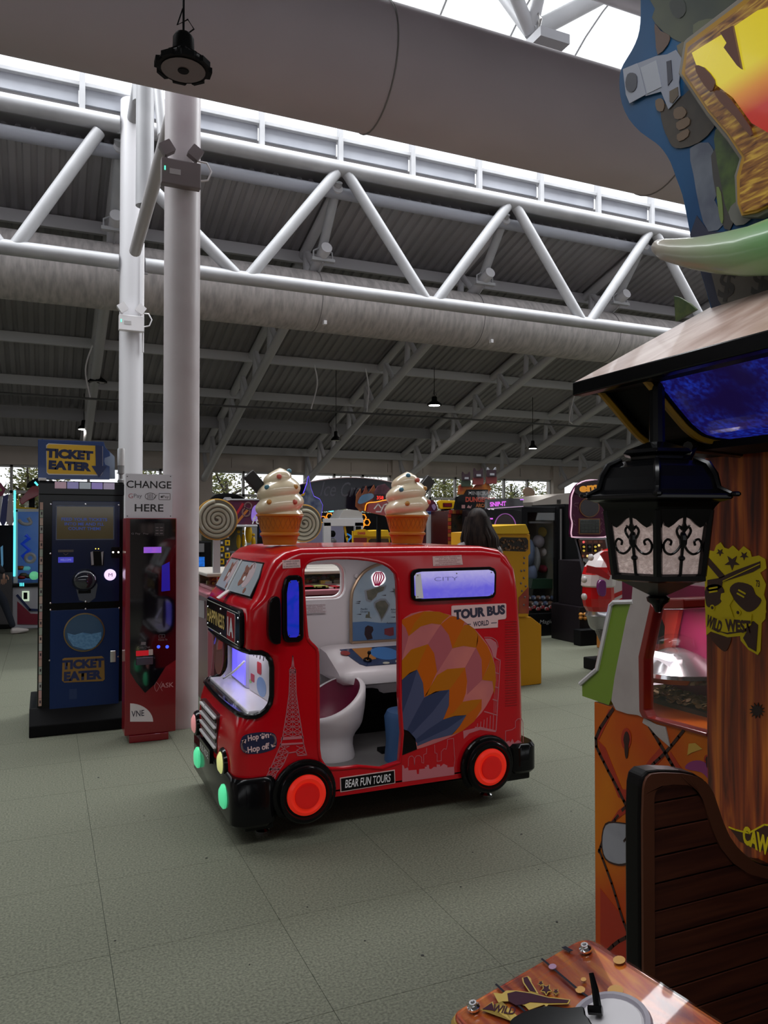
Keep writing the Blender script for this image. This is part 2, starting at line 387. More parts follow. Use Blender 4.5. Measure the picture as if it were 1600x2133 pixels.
# ledger tube, spandrel panels and clerestory above the truss
kerb_m = mat('kerb_white', (0.36, 0.37, 0.41), 0.45, noise=(2.5, (0.30, 0.31, 0.35), 3))
lk = thing('clerestory_kerb', 'white panelled kerb with posts below the roof glazing above the truss', 'roof kerb', (0, 9.02, TT))
MB().tube([(-12, 9.12, 5.71), (28.5, 9.12, 5.71)], 0.075, 10).build('ledger_tube', mat('ledger_grey', (0.36, 0.37, 0.42), 0.4), lk, smooth=True)
for k in range(-12, 26):
    x = 3.34 + k*1.0
    MB().box((x-0.03, 8.93, TT+0.05), (x+0.03, 9.0, 6.95)).build('post', white_steel, lk, bevel=0.004)
    MB().box((x+0.035, 9.02, 6.13), (x+0.965, 9.05, 6.30)).build('spandrel_panel', kerb_m, lk)
MB().box((-12, 8.96, 6.30), (28.5, 9.08, 6.345)).build('sill_rail', white_steel, lk, bevel=0.004)
MB().box((-12, 9.06, 5.9), (28.5, 9.09, 6.14)).build('shadow_band', mat('shadow_grey', (0.28, 0.27, 0.27), 0.7), lk)  # darker grey strip paints in the shadow band between panels and chord
# barrel lantern glazing
def lant(t): return (6.93 + 2.11*math.cos(t), 6.34 + 1.7*math.sin(t))
vg = MB(); gl = thing('roof_lantern', 'curved glazed roof lantern with thin white ribs running overhead', 'skylight', (8, 5.8, 6.34))
for k in range(-12, 26):
    x = 3.34 + k
    MB().tube([(x, *lant(math.pi*i/18)) for i in range(19)], 0.02, 5).build('rib', white_steel, gl)
MB().tube([(-12.5, 4.93, 5.82), (28.5, 4.93, 5.82)], 0.085, 14).build('near_edge_tube', white_steel, gl, smooth=True)
NS = 12
for i in range(NS):
    y0, z0 = lant(math.pi*i/NS); y1, z1 = lant(math.pi*(i+1)/NS); vg.add([(-12, y0, z0), (28.5, y0, z0), (28.5, y1, z1), (-12, y1, z1)], [(0, 1, 2, 3)])
vg.build('glazing', glass('roof_glass'), gl)
# space frame under the lantern, one pyramid every second bay, over the near duct
for q, x in enumerate((-5.75, -0.81, 4.13, 9.07)):
    t = thing('pipe_pyramid', ['white pipe pyramid above the near duct, far off to the left', 'white pipe pyramid above the near duct beside the round columns', 'white pipe node and bracket rising behind the near duct at the top of the view', 'white pipe pyramid above the near duct, beyond the gunslinger header board'][q], 'roof strut', (x, 6.0, 6.1))
    n0 = (x, 6.0, 6.12)
    for p in ((x-1.3, 5.4, 7.3), (x-0.35, 6.9, 7.7), (x-0.05, 5.2, 7.4), (x+0.4, 5.9, 7.9)): pipe('strut', n0, p, 0.06, t)
    pipe('strut', n0, (x+1.25, 6.0, 7.0), 0.085, t); pipe('strut', (x+1.2, 6.0, 6.95), (x+3.0, 6.6, 7.05), 0.09, t)
    MB().box((x-0.06, 5.75, 5.93), (x+0.26, 6.05, 6.02)).build('bracket', mat('bracket_grey', (0.3, 0.3, 0.32), 0.5), t)
    MB().tube([(x, 5.9, 6.0), (x-0.02, 5.8, 6.12), (x, 5.9, 6.26), (x+0.04, 5.9, 6.1)], 0.012, 6).build('clamp', steel, t)

# ---------------------------------------------------------------- rafter trusses down to the back wall
raf_m = mat('rafter_grey', (0.56, 0.55, 0.57), 0.5)
def zb(y): return 5.13 - 0.302*(y-9.46)
def ztp(y): return RT(y) - 0.07
proto = thing('rafter_truss', 'white tubular rafter truss falling from the main truss to the back wall', 'truss', (3.34, 9.46, 5.13), 'rafter trusses of the far roof slope')
x = 3.34
pipe('bottom_chord', (x, 9.46, zb(9.46)), (x, 17.95, zb(17.95)), 0.075, proto, raf_m); pipe('top_chord', (x, 9.05, ztp(9.05)), (x, 17.9, ztp(17.9)), 0.07, proto, raf_m)
pipe('post', (x, 9.05, TT-0.1), (x, 9.75, zb(9.75)), 0.062, proto, white_steel)
ys = [10.35 + 0.95*k for k in range(9)]
for y in ys:
    pipe('web', (x, y, zb(y)), (x, y-0.05, ztp(y)), 0.05, proto, raf_m, 10)
    pipe('web', (x, y-0.03, ztp(y)-0.02), (x, y-0.42, zb(y-0.42)), 0.045, proto, raf_m, 10)
hg = MB(); hg.box((x-0.16, 9.58, 4.99), (x+0.16, 9.66, 5.03)); hg.tube([(x-0.13, 9.62, 5.0), (x-0.13, 9.62, 5.12), (x, 9.62, 5.2), (x+0.13, 9.62, 5.12), (x+0.13, 9.62, 5.0)], 0.012, 6); hg.tube([(x, 9.62, 4.98), (x, 9.8, 4.9)], 0.012, 6)
hg.build('hanger', white_steel, proto)
rx = [3.34 + 2.477*k for k in range(-1, 8) if k != 0]
rl = ['first from the left, passing behind the left white column', '', 'third from the left, reaching the wall between the two ice creams', 'fourth from the left, ending above the voxel game header', 'fifth from the left, behind the black lantern', 'sixth, beyond the canopy', 'seventh, far right', 'eighth, farthest right']
rl = ['rafter truss farthest left, passing behind the left white column', 'rafter truss second from the round column, ending above the dark arched sign', 'rafter truss ending behind the second ice cream', 'rafter truss ending above the blocky figures topper', 'rafter truss ending above the donut machine', 'rafter truss passing just behind the black lantern roof', 'rafter truss hidden mostly by the canopy', 'rafter truss farthest right along the back roof']
for k, xx in enumerate(rx): dup(proto, (xx if k else 0.86-0.12, 9.46, 5.13), 'white tubular ' + rl[k])
proto['label'] = 'white tubular rafter truss reaching down just right of the round column'

# ---------------------------------------------------------------- ducts
duct_m = mat('duct_fabric', (0.52, 0.455, 0.50), 0.75, noise=(1.1, (0.46, 0.40, 0.44), 3), bump=(3, 0.35))
duct2_m = mat('duct_fabric_light', (0.52, 0.48, 0.47), 0.75, noise=(5, (0.34, 0.315, 0.31), 4, (4, 1, 1)), bump=(5, 0.25))
def duct(name, y, z, r, m, label, seams):
    d = thing(name, label, 'duct', (3, y, z)); MB().tube([(-12.5 + 0.5*i, y, z) for i in range(83)], r, 40, caps=True).build('fabric_tube', m, d, smooth=True)
    for k in seams: MB().torus((k, y, z), r+0.002, 0.006, (1, 0, 0), 40, 6).build('seam', mat('seam_grey', (0.2, 0.19, 0.19), 0.7), d, smooth=True)
    return d
duct('near_air_duct', 4.78, 4.60, 0.405, duct_m, 'huge grey fabric air duct hanging overhead across the top of the view', [-0.4, 2.02, 4.5, 7.0, 9.5])
d2 = duct('far_air_duct', 10.0, 4.56, 0.40, duct2_m, 'pale stained fabric air duct running behind the bottom chord of the main truss', NX)
MB().box((XY(675, 9.75)-0.02, 9.7, 4.19), (XY(675, 9.75)+0.02, 9.76, 4.24)).build('weight', white_p, d2)
MB().box((XY(1023, 9.75)-0.02, 9.7, 4.19), (XY(1023, 9.75)+0.02, 9.76, 4.24)).build('weight', white_p, d2)

# ---------------------------------------------------------------- columns
colw = mat('column_paint', (0.54, 0.50, 0.51), 0.4, noise=(4, (0.48, 0.43, 0.44), 4))
c1 = thing('round_column', 'thick round white column standing behind the red change machine', 'column', (0.945, 5.98, 0))
MB().lathe((0.945, 5.98, 0), [(0.133, 0), (0.133, 6.3)], 40).build('shaft', colw, c1, smooth=True)
c2 = thing('truss_column', 'narrower white column carrying the main truss, left of the round column', 'column', (0.86, TY, 0))
MB().lathe((0.86, TY, 0), [(0.128, 0), (0.128, 6.2)], 30).build('shaft', mat('column_paint2', (0.58, 0.57, 0.59), 0.4), c2, smooth=True)
MB().tube([(0.97, TY-0.12, 3.4), (0.97, TY-0.12, 4.6)], 0.012, 6).build('conduit', white_p, c2)
cf = thing('cross_frame', 'white tubular cross frame joining the two columns under the skylight', 'truss', (0.88, 7.4, 4.4))
drk = mat('strut_shade', (0.40, 0.38, 0.38), 0.5)
MB().tube([(0.86, 8.55, 4.42), (0.93, 6.05, 4.86)], 0.062, 14).build('long_strut', drk, cf, smooth=True)
pipe('post', (0.865, 7.75, 4.6), (0.865, 7.75, 7.6), 0.085, cf); pipe('post', (0.87, 8.3, 5.9), (0.87, 8.3, 7.6), 0.07, cf)
pipe('diagonal', (0.87, 7.6, 7.4), (0.92, 6.3, 4.9), 0.055, cf); pipe('diagonal', (0.87, 7.7, 6.9), (0.92, 6.9, 4.9), 0.045, cf); pipe('tie', (0.86, 8.85, 5.95), (0.93, 6.05, 6.9), 0.07, cf)
# emergency light boxes
def elight(name, label, cx, y, z, w, h, m):
    t = thing(name, label, 'emergency light', (cx, y, z)); MB().box((cx-w/2, y-0.07, z-h/2), (cx+w/2, y, z+h/2)).build('housing', m, t, bevel=0.008)
    for s in (-1, 1):
        pl = Plane((cx+s*w*0.36, y-0.05, z+h*0.5+0.075), (math.cos(s*.6), 0, -math.sin(s*.6)), (math.sin(s*.6), 0, math.cos(s*.6)))
        MB().prism(pl, rrect(-0.045, -0.045, 0.045, 0.045, 0.008), -0.03, 0.03).build('lamp_head', m, t)
        MB().tube([(cx+s*w*0.36, y-0.04, z+h*0.5), (cx+s*w*0.36, y-0.04, z+h*0.5+0.05)], 0.008, 6).build('bracket', m, t)
    MB().box((cx-w*0.43, y-0.073, z), (cx-w*0.40, y-0.069, z+0.03)).build('led', mat('green_led', (0.1, 0.9, 0.5), 0.4, emit=2), t)
    MB().box((cx-w*0.3, y-0.072, z-0.02), (cx-w*0.02, y-0.0695, z+0.02)).build('notice', mat('notice_grey', (0.4, 0.38, 0.38), 0.6), t)
    MB().tube([(cx+w/2-0.01, y-0.02, z-0.02), (cx+w/2+0.06, y-0.02, z+0.0), (cx+w/2+0.085, y-0.02, z+0.07), (cx+w/2+0.05, y-0.02, z+0.13), (cx+w/2-0.03, y-0.02, z+0.13)], 0.008, 6).build('cable', white_p, t, smooth=True)
p = at_y(375, 368, 5.84); elight('emergency_light', 'dark-faced twin-head emergency light strapped high on the round column', p.x, 5.84, p.z, 0.285, 0.19, mat('box_taupe', (0.16, 0.135, 0.135), 0.5))
p = at_y(273, 676, 8.76); elight('emergency_light', 'white twin-head emergency light with looped cable on the truss column', p.x, 8.76, p.z, 0.26, 0.17, white_p)

# ---------------------------------------------------------------- high-bay lamps, cable line
hb_g = mat('lamp_glass_off', (0.16, 0.13, 0.13), 0.2)
def highbay(px, py, t, dia, label, on, ztop):
    c = Vector((0, 0, CAMZ)) + ray(px, py) * t; r = dia/2
    o = thing('pendant_lamp', label, 'lamp', tuple(c), 'high-bay pendant lamps')
    MB().lathe(c, [(r*0.97, -0.012), (r, 0), (r*0.92, 0.02), (r*0.62, 0.05), (r*0.42, 0.07), (r*0.4, 0.14), (r*0.3, 0.16)], 24).build('housing', blackm, o, smooth=True)
    if dia > 0.245:
        for k in range(16):
            a = k*math.pi/8; u_ = Vector((math.cos(a), math.sin(a), 0)); MB().prism(Plane(c, u_, (0, 0, 1)), [(r*0.42, 0.0), (r*0.96, 0.0), (r*0.9, 0.03), (r*0.42, 0.075)], -0.003, 0.003).build('fin', blackm, o)
        for k in range(8):
            a = k*math.pi/4; u_ = Vector((math.cos(a), math.sin(a), 0)); MB().prism(Plane(c, u_, Vector((-u_.y, u_.x, 0))), [(r*0.93, -0.035), (r*1.07, -0.03), (r*1.07, 0.03), (r*0.93, 0.035)], -0.014, 0.012).build('rim_lug', blackm, o)
        MB().tube([c+Vector((0, 0, 0.15)), c+Vector((0.05, 0, 0.2)), c+Vector((0.02, 0, 0.24)), c+Vector((-0.03, 0, 0.2)), c+Vector((0, 0, 0.3))], 0.004, 5).build('cable_loop', blackm, o)
        MB().lathe(c, [(r*0.22, -0.018), (r*0.2, -0.022)], 16).build('sensor', blackm, o)
    MB().lathe(c, [(r*0.84, -0.0165), (r*0.82, -0.014), (r*0.1, -0.0135)], 24).build('lens', mat('lamp_lens_on', (1, 0.97, 0.93), 0.3, emit=14) if on else hb_g, o)
    MB().tube([c+Vector((0, 0, 0.13)), Vector((c.x, c.y, ztop))], 0.006, 5).build('cord', blackm, o)
    if on:
        l = bpy.data.lights.new('highbay_light', 'AREA'); l.shape = 'DISK'; l.size = dia*0.8; l.energy = 60 if px > 400 else 22; l.color = (1, 0.95, 0.88); l.spread = R(170)
        q = bpy.data.objects.new('highbay_light', l); C.objects.link(q); q.location = c - Vector((0, 0, 0.03))
    return o
highbay(382, 140, 3.75, 0.25, 'black octagonal high-bay lamp hanging unlit in front of the near duct', False, 5.58)
highbay(203, 795, 12.7, 0.28, 'unlit black high-bay lamp hanging left of the truss column', False, 4.56)
highbay(175, 893, 14.5, 0.235, 'small lit high-bay lamp above the ticket machine header', True, 4.02)
highbay(905, 843, 15.0, 0.26, 'lit high-bay lamp hanging in mid-air above the second ice cream', True, 4.58)
highbay(1110, 933, 17.0, 0.2, 'small lit high-bay lamp above the scissors game header', True, 4.33)
highbay(700, 916, 14.5, 0.19, 'small unlit high-bay lamp in front of the second rafter truss', False, 4.5)
pts = [at_y(-20, 817, 11.9), at_y(300, 838, 11.85), at_y(600, 852, 11.8), at_y(900, 869, 11.8), at_y(1250, 891, 11.8)]
o = MB().tube(pts, 0.018, 6).build('cable_conduit', mat('conduit_dark', (0.07, 0.07, 0.07), 0.4), smooth=True); tag(o, 'dark taut cable conduit stretched across the hall below the rafters', 'cable')
o = MB().tube(smoothline([tuple(at_y(655, 760, 11.85)), tuple(at_y(661, 800, 11.85)), tuple(at_y(648, 852, 11.8))], 6), 0.012, 6).build('hanging_cable', white_p); tag(o, 'white cable drooping onto the conduit left of the second rafter', 'cable')
o = MB().tube(smoothline([tuple(at_y(762, 768, 11.85)), tuple(at_y(768, 810, 11.85)), tuple(at_y(764, 858, 11.8))], 6), 0.012, 6).build('hanging_cable', white_p); tag(o, 'white cable dropping to the conduit beside the second rafter', 'cable')
o = MB().tube(smoothline([tuple(at_y(192, 720, 11.85)), tuple(at_y(178, 770, 11.85)), tuple(at_y(188, 828, 11.85))], 6), 0.012, 6).build('hanging_cable', white_p); tag(o, 'white cable sagging to the conduit left of the truss column', 'cable')
o = MB().tube(smoothline([tuple(at_y(1203, 800, 11.85)), tuple(at_y(1190, 850, 11.85)), tuple(at_y(1186, 875, 11.8)), tuple(at_y(1192, 882, 11.8))], 6), 0.012, 6).build('hanging_cable', white_p); tag(o, 'white cable hanging beside the tip of the canopy', 'cable')
# ================================================================ THE KIDDIE BUS
red = mat('bus_red', (0.40, 0.002, 0.007), 0.14, spec=0.42)
liner = mat('bus_liner', (0.72, 0.68, 0.69), 0.3, coat=0.2)
BY = 3.58; BW = 1.0; BC = BY + BW/2
bus = thing('kiddie_ride_bus', 'glossy red coin-operated tour bus ride with a hot-air balloon printed on its side', 'ride', (1.6, BC, 0))
SP = plane_y(BY)
prof = [(2.42, 0.175), (2.425, 0.45), (2.415, 0.9), (2.395, 1.15), (2.375, 1.26), (2.33, 1.335), (2.26, 1.375), (2.15, 1.392), (1.8, 1.396), (1.4, 1.396),
        (1.14, 1.392), (1.06, 1.372), (1.012, 1.335), (0.985, 1.29), (0.96, 1.235), (0.935, 1.175), (0.92, 1.145), (0.90, 1.125), (0.885, 1.10),
        (0.885, 1.0), (0.885, 0.915), (0.89, 0.88), (0.892, 0.78), (0.882, 0.66), (0.86, 0.60), (0.838, 0.53), (0.825, 0.42), (0.828, 0.30), (0.83, 0.175)]
def cr(x, z):     # plan radius of the corner at this point of the outline
    if x > 2.2: return 0.07
    if z > 1.15: return 0.07
    if z > 0.90: return 0.05
    if z > 0.62: return 0.15
    return 0.07
def slab(x, z, d):
    f = cr(x, z); d = min(d, f); s = f - math.sqrt(max(f*f - (f-d)**2, 0)); g = 0.05; dd = min(d, g); t = g - math.sqrt(max(g*g - (g-dd)**2, 0))
    X, Z = x, z
    if x > 2.3: X -= s
    elif x < 1.1: X += s
    if z > 1.26: Z -= t * min(1, (z-1.26)/0.1)
    return X, Z
ds = [0, 0.004, 0.012, 0.025, 0.045, 0.07, 0.1, 0.15]
ds2 = ds + [BW*0.27, BW*0.4, BW*0.5]; rings = []
allY = [(d, BY+d) for d in ds2] + [(d, BY+BW-d) for d in reversed(ds2[:-1])]
mb = MB().use(red)
for d, y in allY:
    bul = 0.022*(1-((y-BC)/(BW/2))**2); ring = []
    for x, z in prof:
        X, Z = slab(x, z, d)
        if x < 1.1: X -= bul
        ring.append(Vector((X, y, Z)))
    rings.append(ring)
mb.sweep(rings)
body = mb.build('shell', None, None)
cut_w = MB().use(liner)
# cabin cavity, windscreen box
cut_w.prism(plane_y(3.62), rrect(1.05, 0.20, 2.33, 1.352, 0.09, 4), -(BW-0.08), 0)
cab = cut_w.build('cabin_cut'); 
c2_ = MB().use(liner); c2_.prism(plane_y(3.62), [(0.88, 0.62), (1.10, 0.60), (1.10, 0.895), (0.88, 0.90)], -(BW-0.08), 0); cab2 = c2_.build('nose_cut')
door_px = [(631, 1196), (634, 1180), (643, 1170), (660, 1165), (700, 1162), (745, 1163), (785, 1169), (808, 1178), (822, 1191), (829, 1210), (832, 1300), (833, 1450), (834, 1588), (750, 1597), (690, 1602), (672, 1590), (664, 1560), (663, 1450), (662, 1365), (658, 1350), (648, 1340), (641, 1330), (638, 1310), (633, 1240)]
door2 = [SP.px(*p) for p in door_px]
c3_ = MB().use(red); c3_.prism(SP, smoothline(door2, 2, True), -0.06, 0.1); cab3 = c3_.build('door_cut')
FP = plane_y(BY+BW)
c4_ = MB().use(liner)
a0, b0 = FP.px(612, 1250); a1, b1 = FP.px(716, 1171); win_far = rrect(a0, b0, a1, b1, 0.07, 5); c4_.prism(FP, win_far, -0.1, 0.1); cab4 = c4_.build('window_cut')
# wrap-around windscreen opening: a rounded box driven in from the front-near corner
NP = Plane((0.6, 0, 0), (0, -1, 0), (0, 0, 1))
c5_ = MB().use(black); sh = [(0.5, 0.905), (0.5, 0.605)] + [(0.90+0.09*math.sin(R(a)), 0.695-0.09*math.cos(R(a))) for a in range(0, 91, 15)] + [(0.92+0.07*math.cos(R(a)), 0.835+0.07*math.sin(R(a))) for a in range(0, 91, 15)]
c5_.prism(plane_y(3.4), sh, -1.4, 0.0); cab5 = c5_.build('screen_cut')
body.location = (0, 0, 0)
for c in (cab, cab2, cab3, cab4, cab5):
    m = body.modifiers.new('b', 'BOOLEAN'); m.operation = 'DIFFERENCE'; m.object = c; m.solver = 'EXACT'
    try: m.material_mode = 'TRANSFER'
    except Exception: pass
bpy.context.view_layer.update()
dg = bpy.context.evaluated_depsgraph_get(); me = bpy.data.meshes.new_from_object(body.evaluated_get(dg))
body.modifiers.clear(); body.data = me
for c in (cab, cab2, cab3, cab4, cab5): bpy.data.objects.remove(c)
bm = bmesh.new(); bm.from_mesh(me)
for f in bm.faces: f.smooth = True
for e in bm.edges:
    if len(e.link_faces) == 2 and e.calc_face_angle(0) > R(38): e.smooth = False
bm.to_mesh(me); bm.free()
attach(body, bus)
# rolled lips round the openings
MB().tube([SP.p(a, b, -0.003) for a, b in smoothline(door2, 2, True)], 0.009, 8, closed=True).build('door_lip', red, bus, smooth=True)
MB().tube([FP.p(a, b, -0.03) for a, b in win_far], 0.014, 8, closed=True).build('far_window_lip', liner, bus, smooth=True)
# ---- bumpers, wheel arches, wheels
for name, xa, xb in (('front_bumper', 0.798, 1.02), ('rear_bumper', 2.30, 2.485)):
    mb = MB(); rr = []
    out = rrect(xa, BY-0.035, xb, BY+BW+0.035, 0.07, 5)
    zz = [(0.095, 0.012), (0.11, 0.0), (0.30, 0.0), (0.322, 0.014)] if 'front' in name else [(0.16, 0.012), (0.175, 0), (0.30, 0.0), (0.318, 0.014)]
    cx, cyb = (xa+xb)/2, BC
    for z, ins in zz: rr.append([Vector((cx+(x-cx)*(1-ins/0.12), cyb+(y-cyb)*(1-ins/0.5), z)) for x, y in out])
    mb.sweep(rr); mb.build(name, black, bus, smooth=True)
MB().box((0.90, BY+0.22, 0.085), (2.40, BY+BW-0.12, 0.178)).build('chassis', blackm, bus)
MB().box((2.2, BY-0.01, 0.12), (2.44, BY+0.06, 0.2)).build('rear_skirt', black, bus, bevel=0.01)
MB().box((0.86, BY-0.012, 0.075), (1.0, BY+0.06, 0.2)).build('front_skirt', black, bus, bevel=0.01)
wred = mat('wheel_red_lit', (0.45, 0.01, 0.008), 0.25, emit=0.33, ecol=(1.0, 0.035, 0.012), spec=0.4)
for wx, wz in ((1.148, 0.222), (2.163, 0.228)):
    arc = [(wx+0.160*math.cos(R(a)), wz+0.160*math.sin(R(a))) for a in range(-40, 221, 10)]
    MB().prism(SP, arc, 0.0, 0.03).build('wheel_arch', black, bus, bevel=0.012, seg=3)
    w = MB().lathe((wx, BY-0.028, wz), [(0.136, 0), (0.136, 0.02), (0.126, 0.032), (0.112, 0.034), (0.104, 0.02)], 40, (0, -1, 0)).build('wheel', black, bus, smooth=True)
    MB().lathe((wx, BY-0.045, wz), [(0.097, 0), (0.095, 0.012), (0.080, 0.02), (0.065, 0.014), (0.056, 0.012), (0.05, 0.02), (0.02, 0.018), (0.0, 0.02)], 40, (0, -1, 0)).build('lit_hub', wred, w, smooth=True, label='glowing red hub lamp')
    MB().lathe((wx, BY-0.062, wz), [(0.062, 0), (0.06, 0.006), (0.045, 0.009), (0.03, 0.006), (0.0, 0.008)], 30, (0, -1, 0)).build('hub_centre', mat('hub_red_dim', (0.35, 0.005, 0.005), 0.25, emit=0.17, ecol=(1.0, 0.012, 0.01), spec=0.4), w, smooth=True)
for fx, fy in ((0.987, 3.73), (2.256, 3.73), (0.987, 4.42), (2.256, 4.42)):
    MB().lathe((fx, fy, 0), [(0.0, 0.0), (0.034, 0.0), (0.034, 0.012), (0.022, 0.022), (0.007, 0.024), (0.007, 0.085)], 16).build('foot', chrome, bus, smooth=True)
# ---- front: lamps, grille, number plate
for y, z, c, e, nm in ((3.80, 0.343, (0.75, 0.75, 0.28), 0.45, 'pale yellow lit headlamp'), (4.53, 0.362, (0.75, 0.30, 0.30), 0.35, 'pink lit headlamp')):
    MB().lathe((0.845, y, z), [(0.075, 0), (0.075, 0.03), (0.068, 0.046), (0.05, 0.05)], 24, (-1, 0, 0)).build('lamp_pod', black, bus, smooth=True)
    MB().lathe((0.805, y, z), [(0.055, 0), (0.052, 0.012), (0.036, 0.022), (0.012, 0.026)], 20, (-1, 0, 0)).build('headlamp', mat(nm.replace(' ', '_'), c, 0.3, emit=e), bus, smooth=True, label=nm)
for y, z in ((3.72, 0.205), (4.40, 0.205)):
    g_ = MB().lathe((0.800, y, z), [(0.057, 0), (0.057, 0.012), (0.04, 0.024), (0.012, 0.028)], 24, (-1, 0, 0)).build('fog_lamp', mat('green_lamp', (0.10, 0.75, 0.35), 0.3, emit=0.55), bus, smooth=True, label='green lit fog lamp')
gp = Plane((0.805, 0, 0), (0, -1, 0), (0, 0, 1))
MB().prism(gp, rrect(-4.36, 0.345, -3.93, 0.545, 0.02), -0.03, 0.002).build('grille_recess', mat('grille_dark', (0.04, 0.002, 0.004), 0.3), bus)
for k in range(4):
    z = 0.525 - k*0.05; MB().prism(gp, rrect(-4.34, z-0.026, -3.945, z-0.006, 0.003), 0.003, 0.006).build('grille_slot', black, bus)
    MB().prism(gp, rrect(-4.34, z-0.005, -3.945, z+0.006, 0.003), 0.003, 0.015).build('grille_bar', white_p, bus)
MB().prism(gp, rrect(-4.30, 0.275, -4.02, 0.345, 0.006), 0.0, 0.02).build('number_plate', black, bus)
text('plate_lettering', 'BUS RIDE', gp, -4.16, 0.31, 0.22, 0.035, white_p, bus, d=0.022)
text('badge', 'T', gp, -4.15, 0.535, 0.03, 0.03, chrome, bus, d=0.022)
# ---- destination board
dp = Plane((0.878, 0, 0), (0, -1, 0), (0, 0, 1)); dpm = MB()
dpm.prism(dp, rrect(-4.50, 0.91, -3.66, 1.098, 0.045), -0.03, 0.022)
dsb = dpm.build('destination_board', black, bus, bevel=0.012, seg=3)
for z in (0.925, 1.078): MB().stroke(dp, [(-4.46, z), (-3.70, z)], 0.003, 0.022, 0.0235).build('board_line', mat('line_grey', (0.4, 0.4, 0.35), 0.4), dsb)
MB().prism(dp, rrect(-3.943, 0.927, -3.762, 1.068, 0.012), 0.022, 0.0235).build('number_outline', white_p, dsb)
MB().prism(dp, rrect(-3.941, 0.929, -3.764, 1.066, 0.01), 0.022, 0.0245).build('number_panel', mat('dark_red', (0.20, 0.006, 0.012), 0.5, spec=0.1), dsb)
text('route_number', '1A', dp, -3.853, 0.995, 0.135, 0.095, white_p, dsb, d=0.026, bold=0.045)
text('destination', 'HAPPINESS', dp, -4.225, 0.998, 0.46, 0.075, mat('gold_print', (0.65, 0.48, 0.16), 0.35, noise=(60, (0.4, 0.26, 0.06), 2)), dsb, d=0.025, bold=0.02)
for y, z in ((-4.45, 1.04), (-4.45, 0.945), (-4.1, 1.06), (-4.1, 0.93), (-3.70, 1.055), (-3.70, 0.94)): MB().lathe(dp.p(y, z, 0.022), [(0.006, 0), (0.004, 0.004)], 8, (-1, 0, 0)).build('screw', chrome, dsb)
# ---- upper windscreen: two printed panes
ua = Vector((0.915, BC, 1.155)); ub = Vector((0.998, BC, 1.315)); uu = (ub-ua).normalized()
H = (ub-ua).length; pw = mat('printed_pane', (0.30, 0.33, 0.36), 0.2, spec=0.3); ps = []; ups = []
for sgn_ in (1, -1):      # near pane, far pane, meeting at the centre bar
    rv = Vector((0.024*sgn_, -0.42, 0)).normalized(); up = Plane(ua + Vector((-0.028, 0, 0)), rv, uu); q = sgn_; ups.append(up)
    MB().prism(up, [(0.0, -0.004), (q*0.415, -0.004), (q*0.405, H*0.6), (q*0.36, H+0.004), (0.0, H+0.004)], -0.02, 0.003).build('upper_windscreen_frame', black, bus)
    ps.append(MB().prism(up, [(q*0.008, 0.004), (q*0.40, 0.004), (q*0.392, H*0.55), (q*0.35, H-0.005), (q*0.008, H-0.005)], 0.003, 0.005).build('upper_windscreen_pane', pw, bus))
MB().tube([ups[0].p(0, 0, 0.008), ups[0].p(0, H, 0.008)], 0.005, 8).build('centre_bar', white_p, bus)
pinkp = mat('print_pink', (0.46, 0.36, 0.38), 0.3); brownp = mat('print_brown', (0.20, 0.075, 0.05), 0.4); darkp = mat('print_dark', (0.03, 0.015, 0.02), 0.4)
for q, c in enumerate((0.18, -0.18)):
    up = ups[q]; d = MB().use(pinkp); d.prism(up, circ(c+0.05, H*0.6, 0.07, 20), 0.005, 0.0055)
    d.use(brownp); d.prism(up, circ(c-0.01, H*0.56, 0.040, 18, 0.050), 0.0055, 0.0062); d.prism(up, circ(c-0.045, H*0.80, 0.014, 12), 0.0055, 0.0062); d.prism(up, circ(c+0.028, H*0.82, 0.014, 12), 0.0055, 0.0062)
    d.prism(up, circ(c-0.03, H*0.34, 0.026, 16, 0.02), 0.0055, 0.0061); d.prism(up, circ(c+0.10, H*0.14, 0.018, 10, 0.016), 0.0055, 0.0061)
    d.use(white_p); d.prism(up, circ(c+0.008, H*0.47, 0.018, 12, 0.014), 0.0062, 0.0068)
    d.use(darkp); d.prism(up, circ(c-0.022, H*0.62, 0.006, 8), 0.0062, 0.007); d.prism(up, circ(c+0.012, H*0.62, 0.006, 8), 0.0062, 0.007)
    d.stroke(up, smoothline([(c+0.03, H*0.85), (c+0.055, H*0.97), (c+0.08, H*0.82)], 4), 0.003, 0.0055, 0.0062)
    d.build('animal_print', None, ps[q])
sl = Plane((0.838, 4.06, 1.112), (0, -1, 0), (0.78, 0, 0.55)); MB().prism(sl, rrect(-0.03, 0.0, 0.03, 0.07, 0.003), 0.008, 0.014).build('bonnet_sticker', mat('sticker', (0.62, 0.52, 0.52), 0.4), bus)
# ---- wrap windscreen: black gasket following the curved nose, clear bubble
def nose(y, z, off=0.0):
    pz = sorted([p for p in prof[18:]], key=lambda q: q[1])
    for i in range(len(pz)-1):
        if pz[i][1] <= z <= pz[i+1][1]:
            k = (z-pz[i][1])/(pz[i+1][1]-pz[i][1]+1e-9); x = pz[i][0]*(1-k)+pz[i+1][0]*k; break
    else: x = pz[-1][0]
    d = max(min(y-BY, BY+BW-y), 0.0); f = cr(x, z); dd = min(d, f); s = f - math.sqrt(max(f*f-(f-dd)**2, 0))
    return Vector((x + s - 0.022*(1-((y-BC)/(BW/2))**2) - off, y, z))
def xside(z):
    if z < 0.695: return 0.90+0.09*math.sqrt(max(1-((0.695-z)/0.09)**2, 0))
    if z > 0.835: return 0.92+0.07*math.sqrt(max(1-((z-0.835)/0.07)**2, 0))
    return 0.99
gas = []; yl = [BY + 0.02 + (BW-0.04)*k/14 for k in range(15)]; zs_ = [0.606, 0.612, 0.63, 0.66, 0.70, 0.77, 0.83, 0.865, 0.89, 0.902]
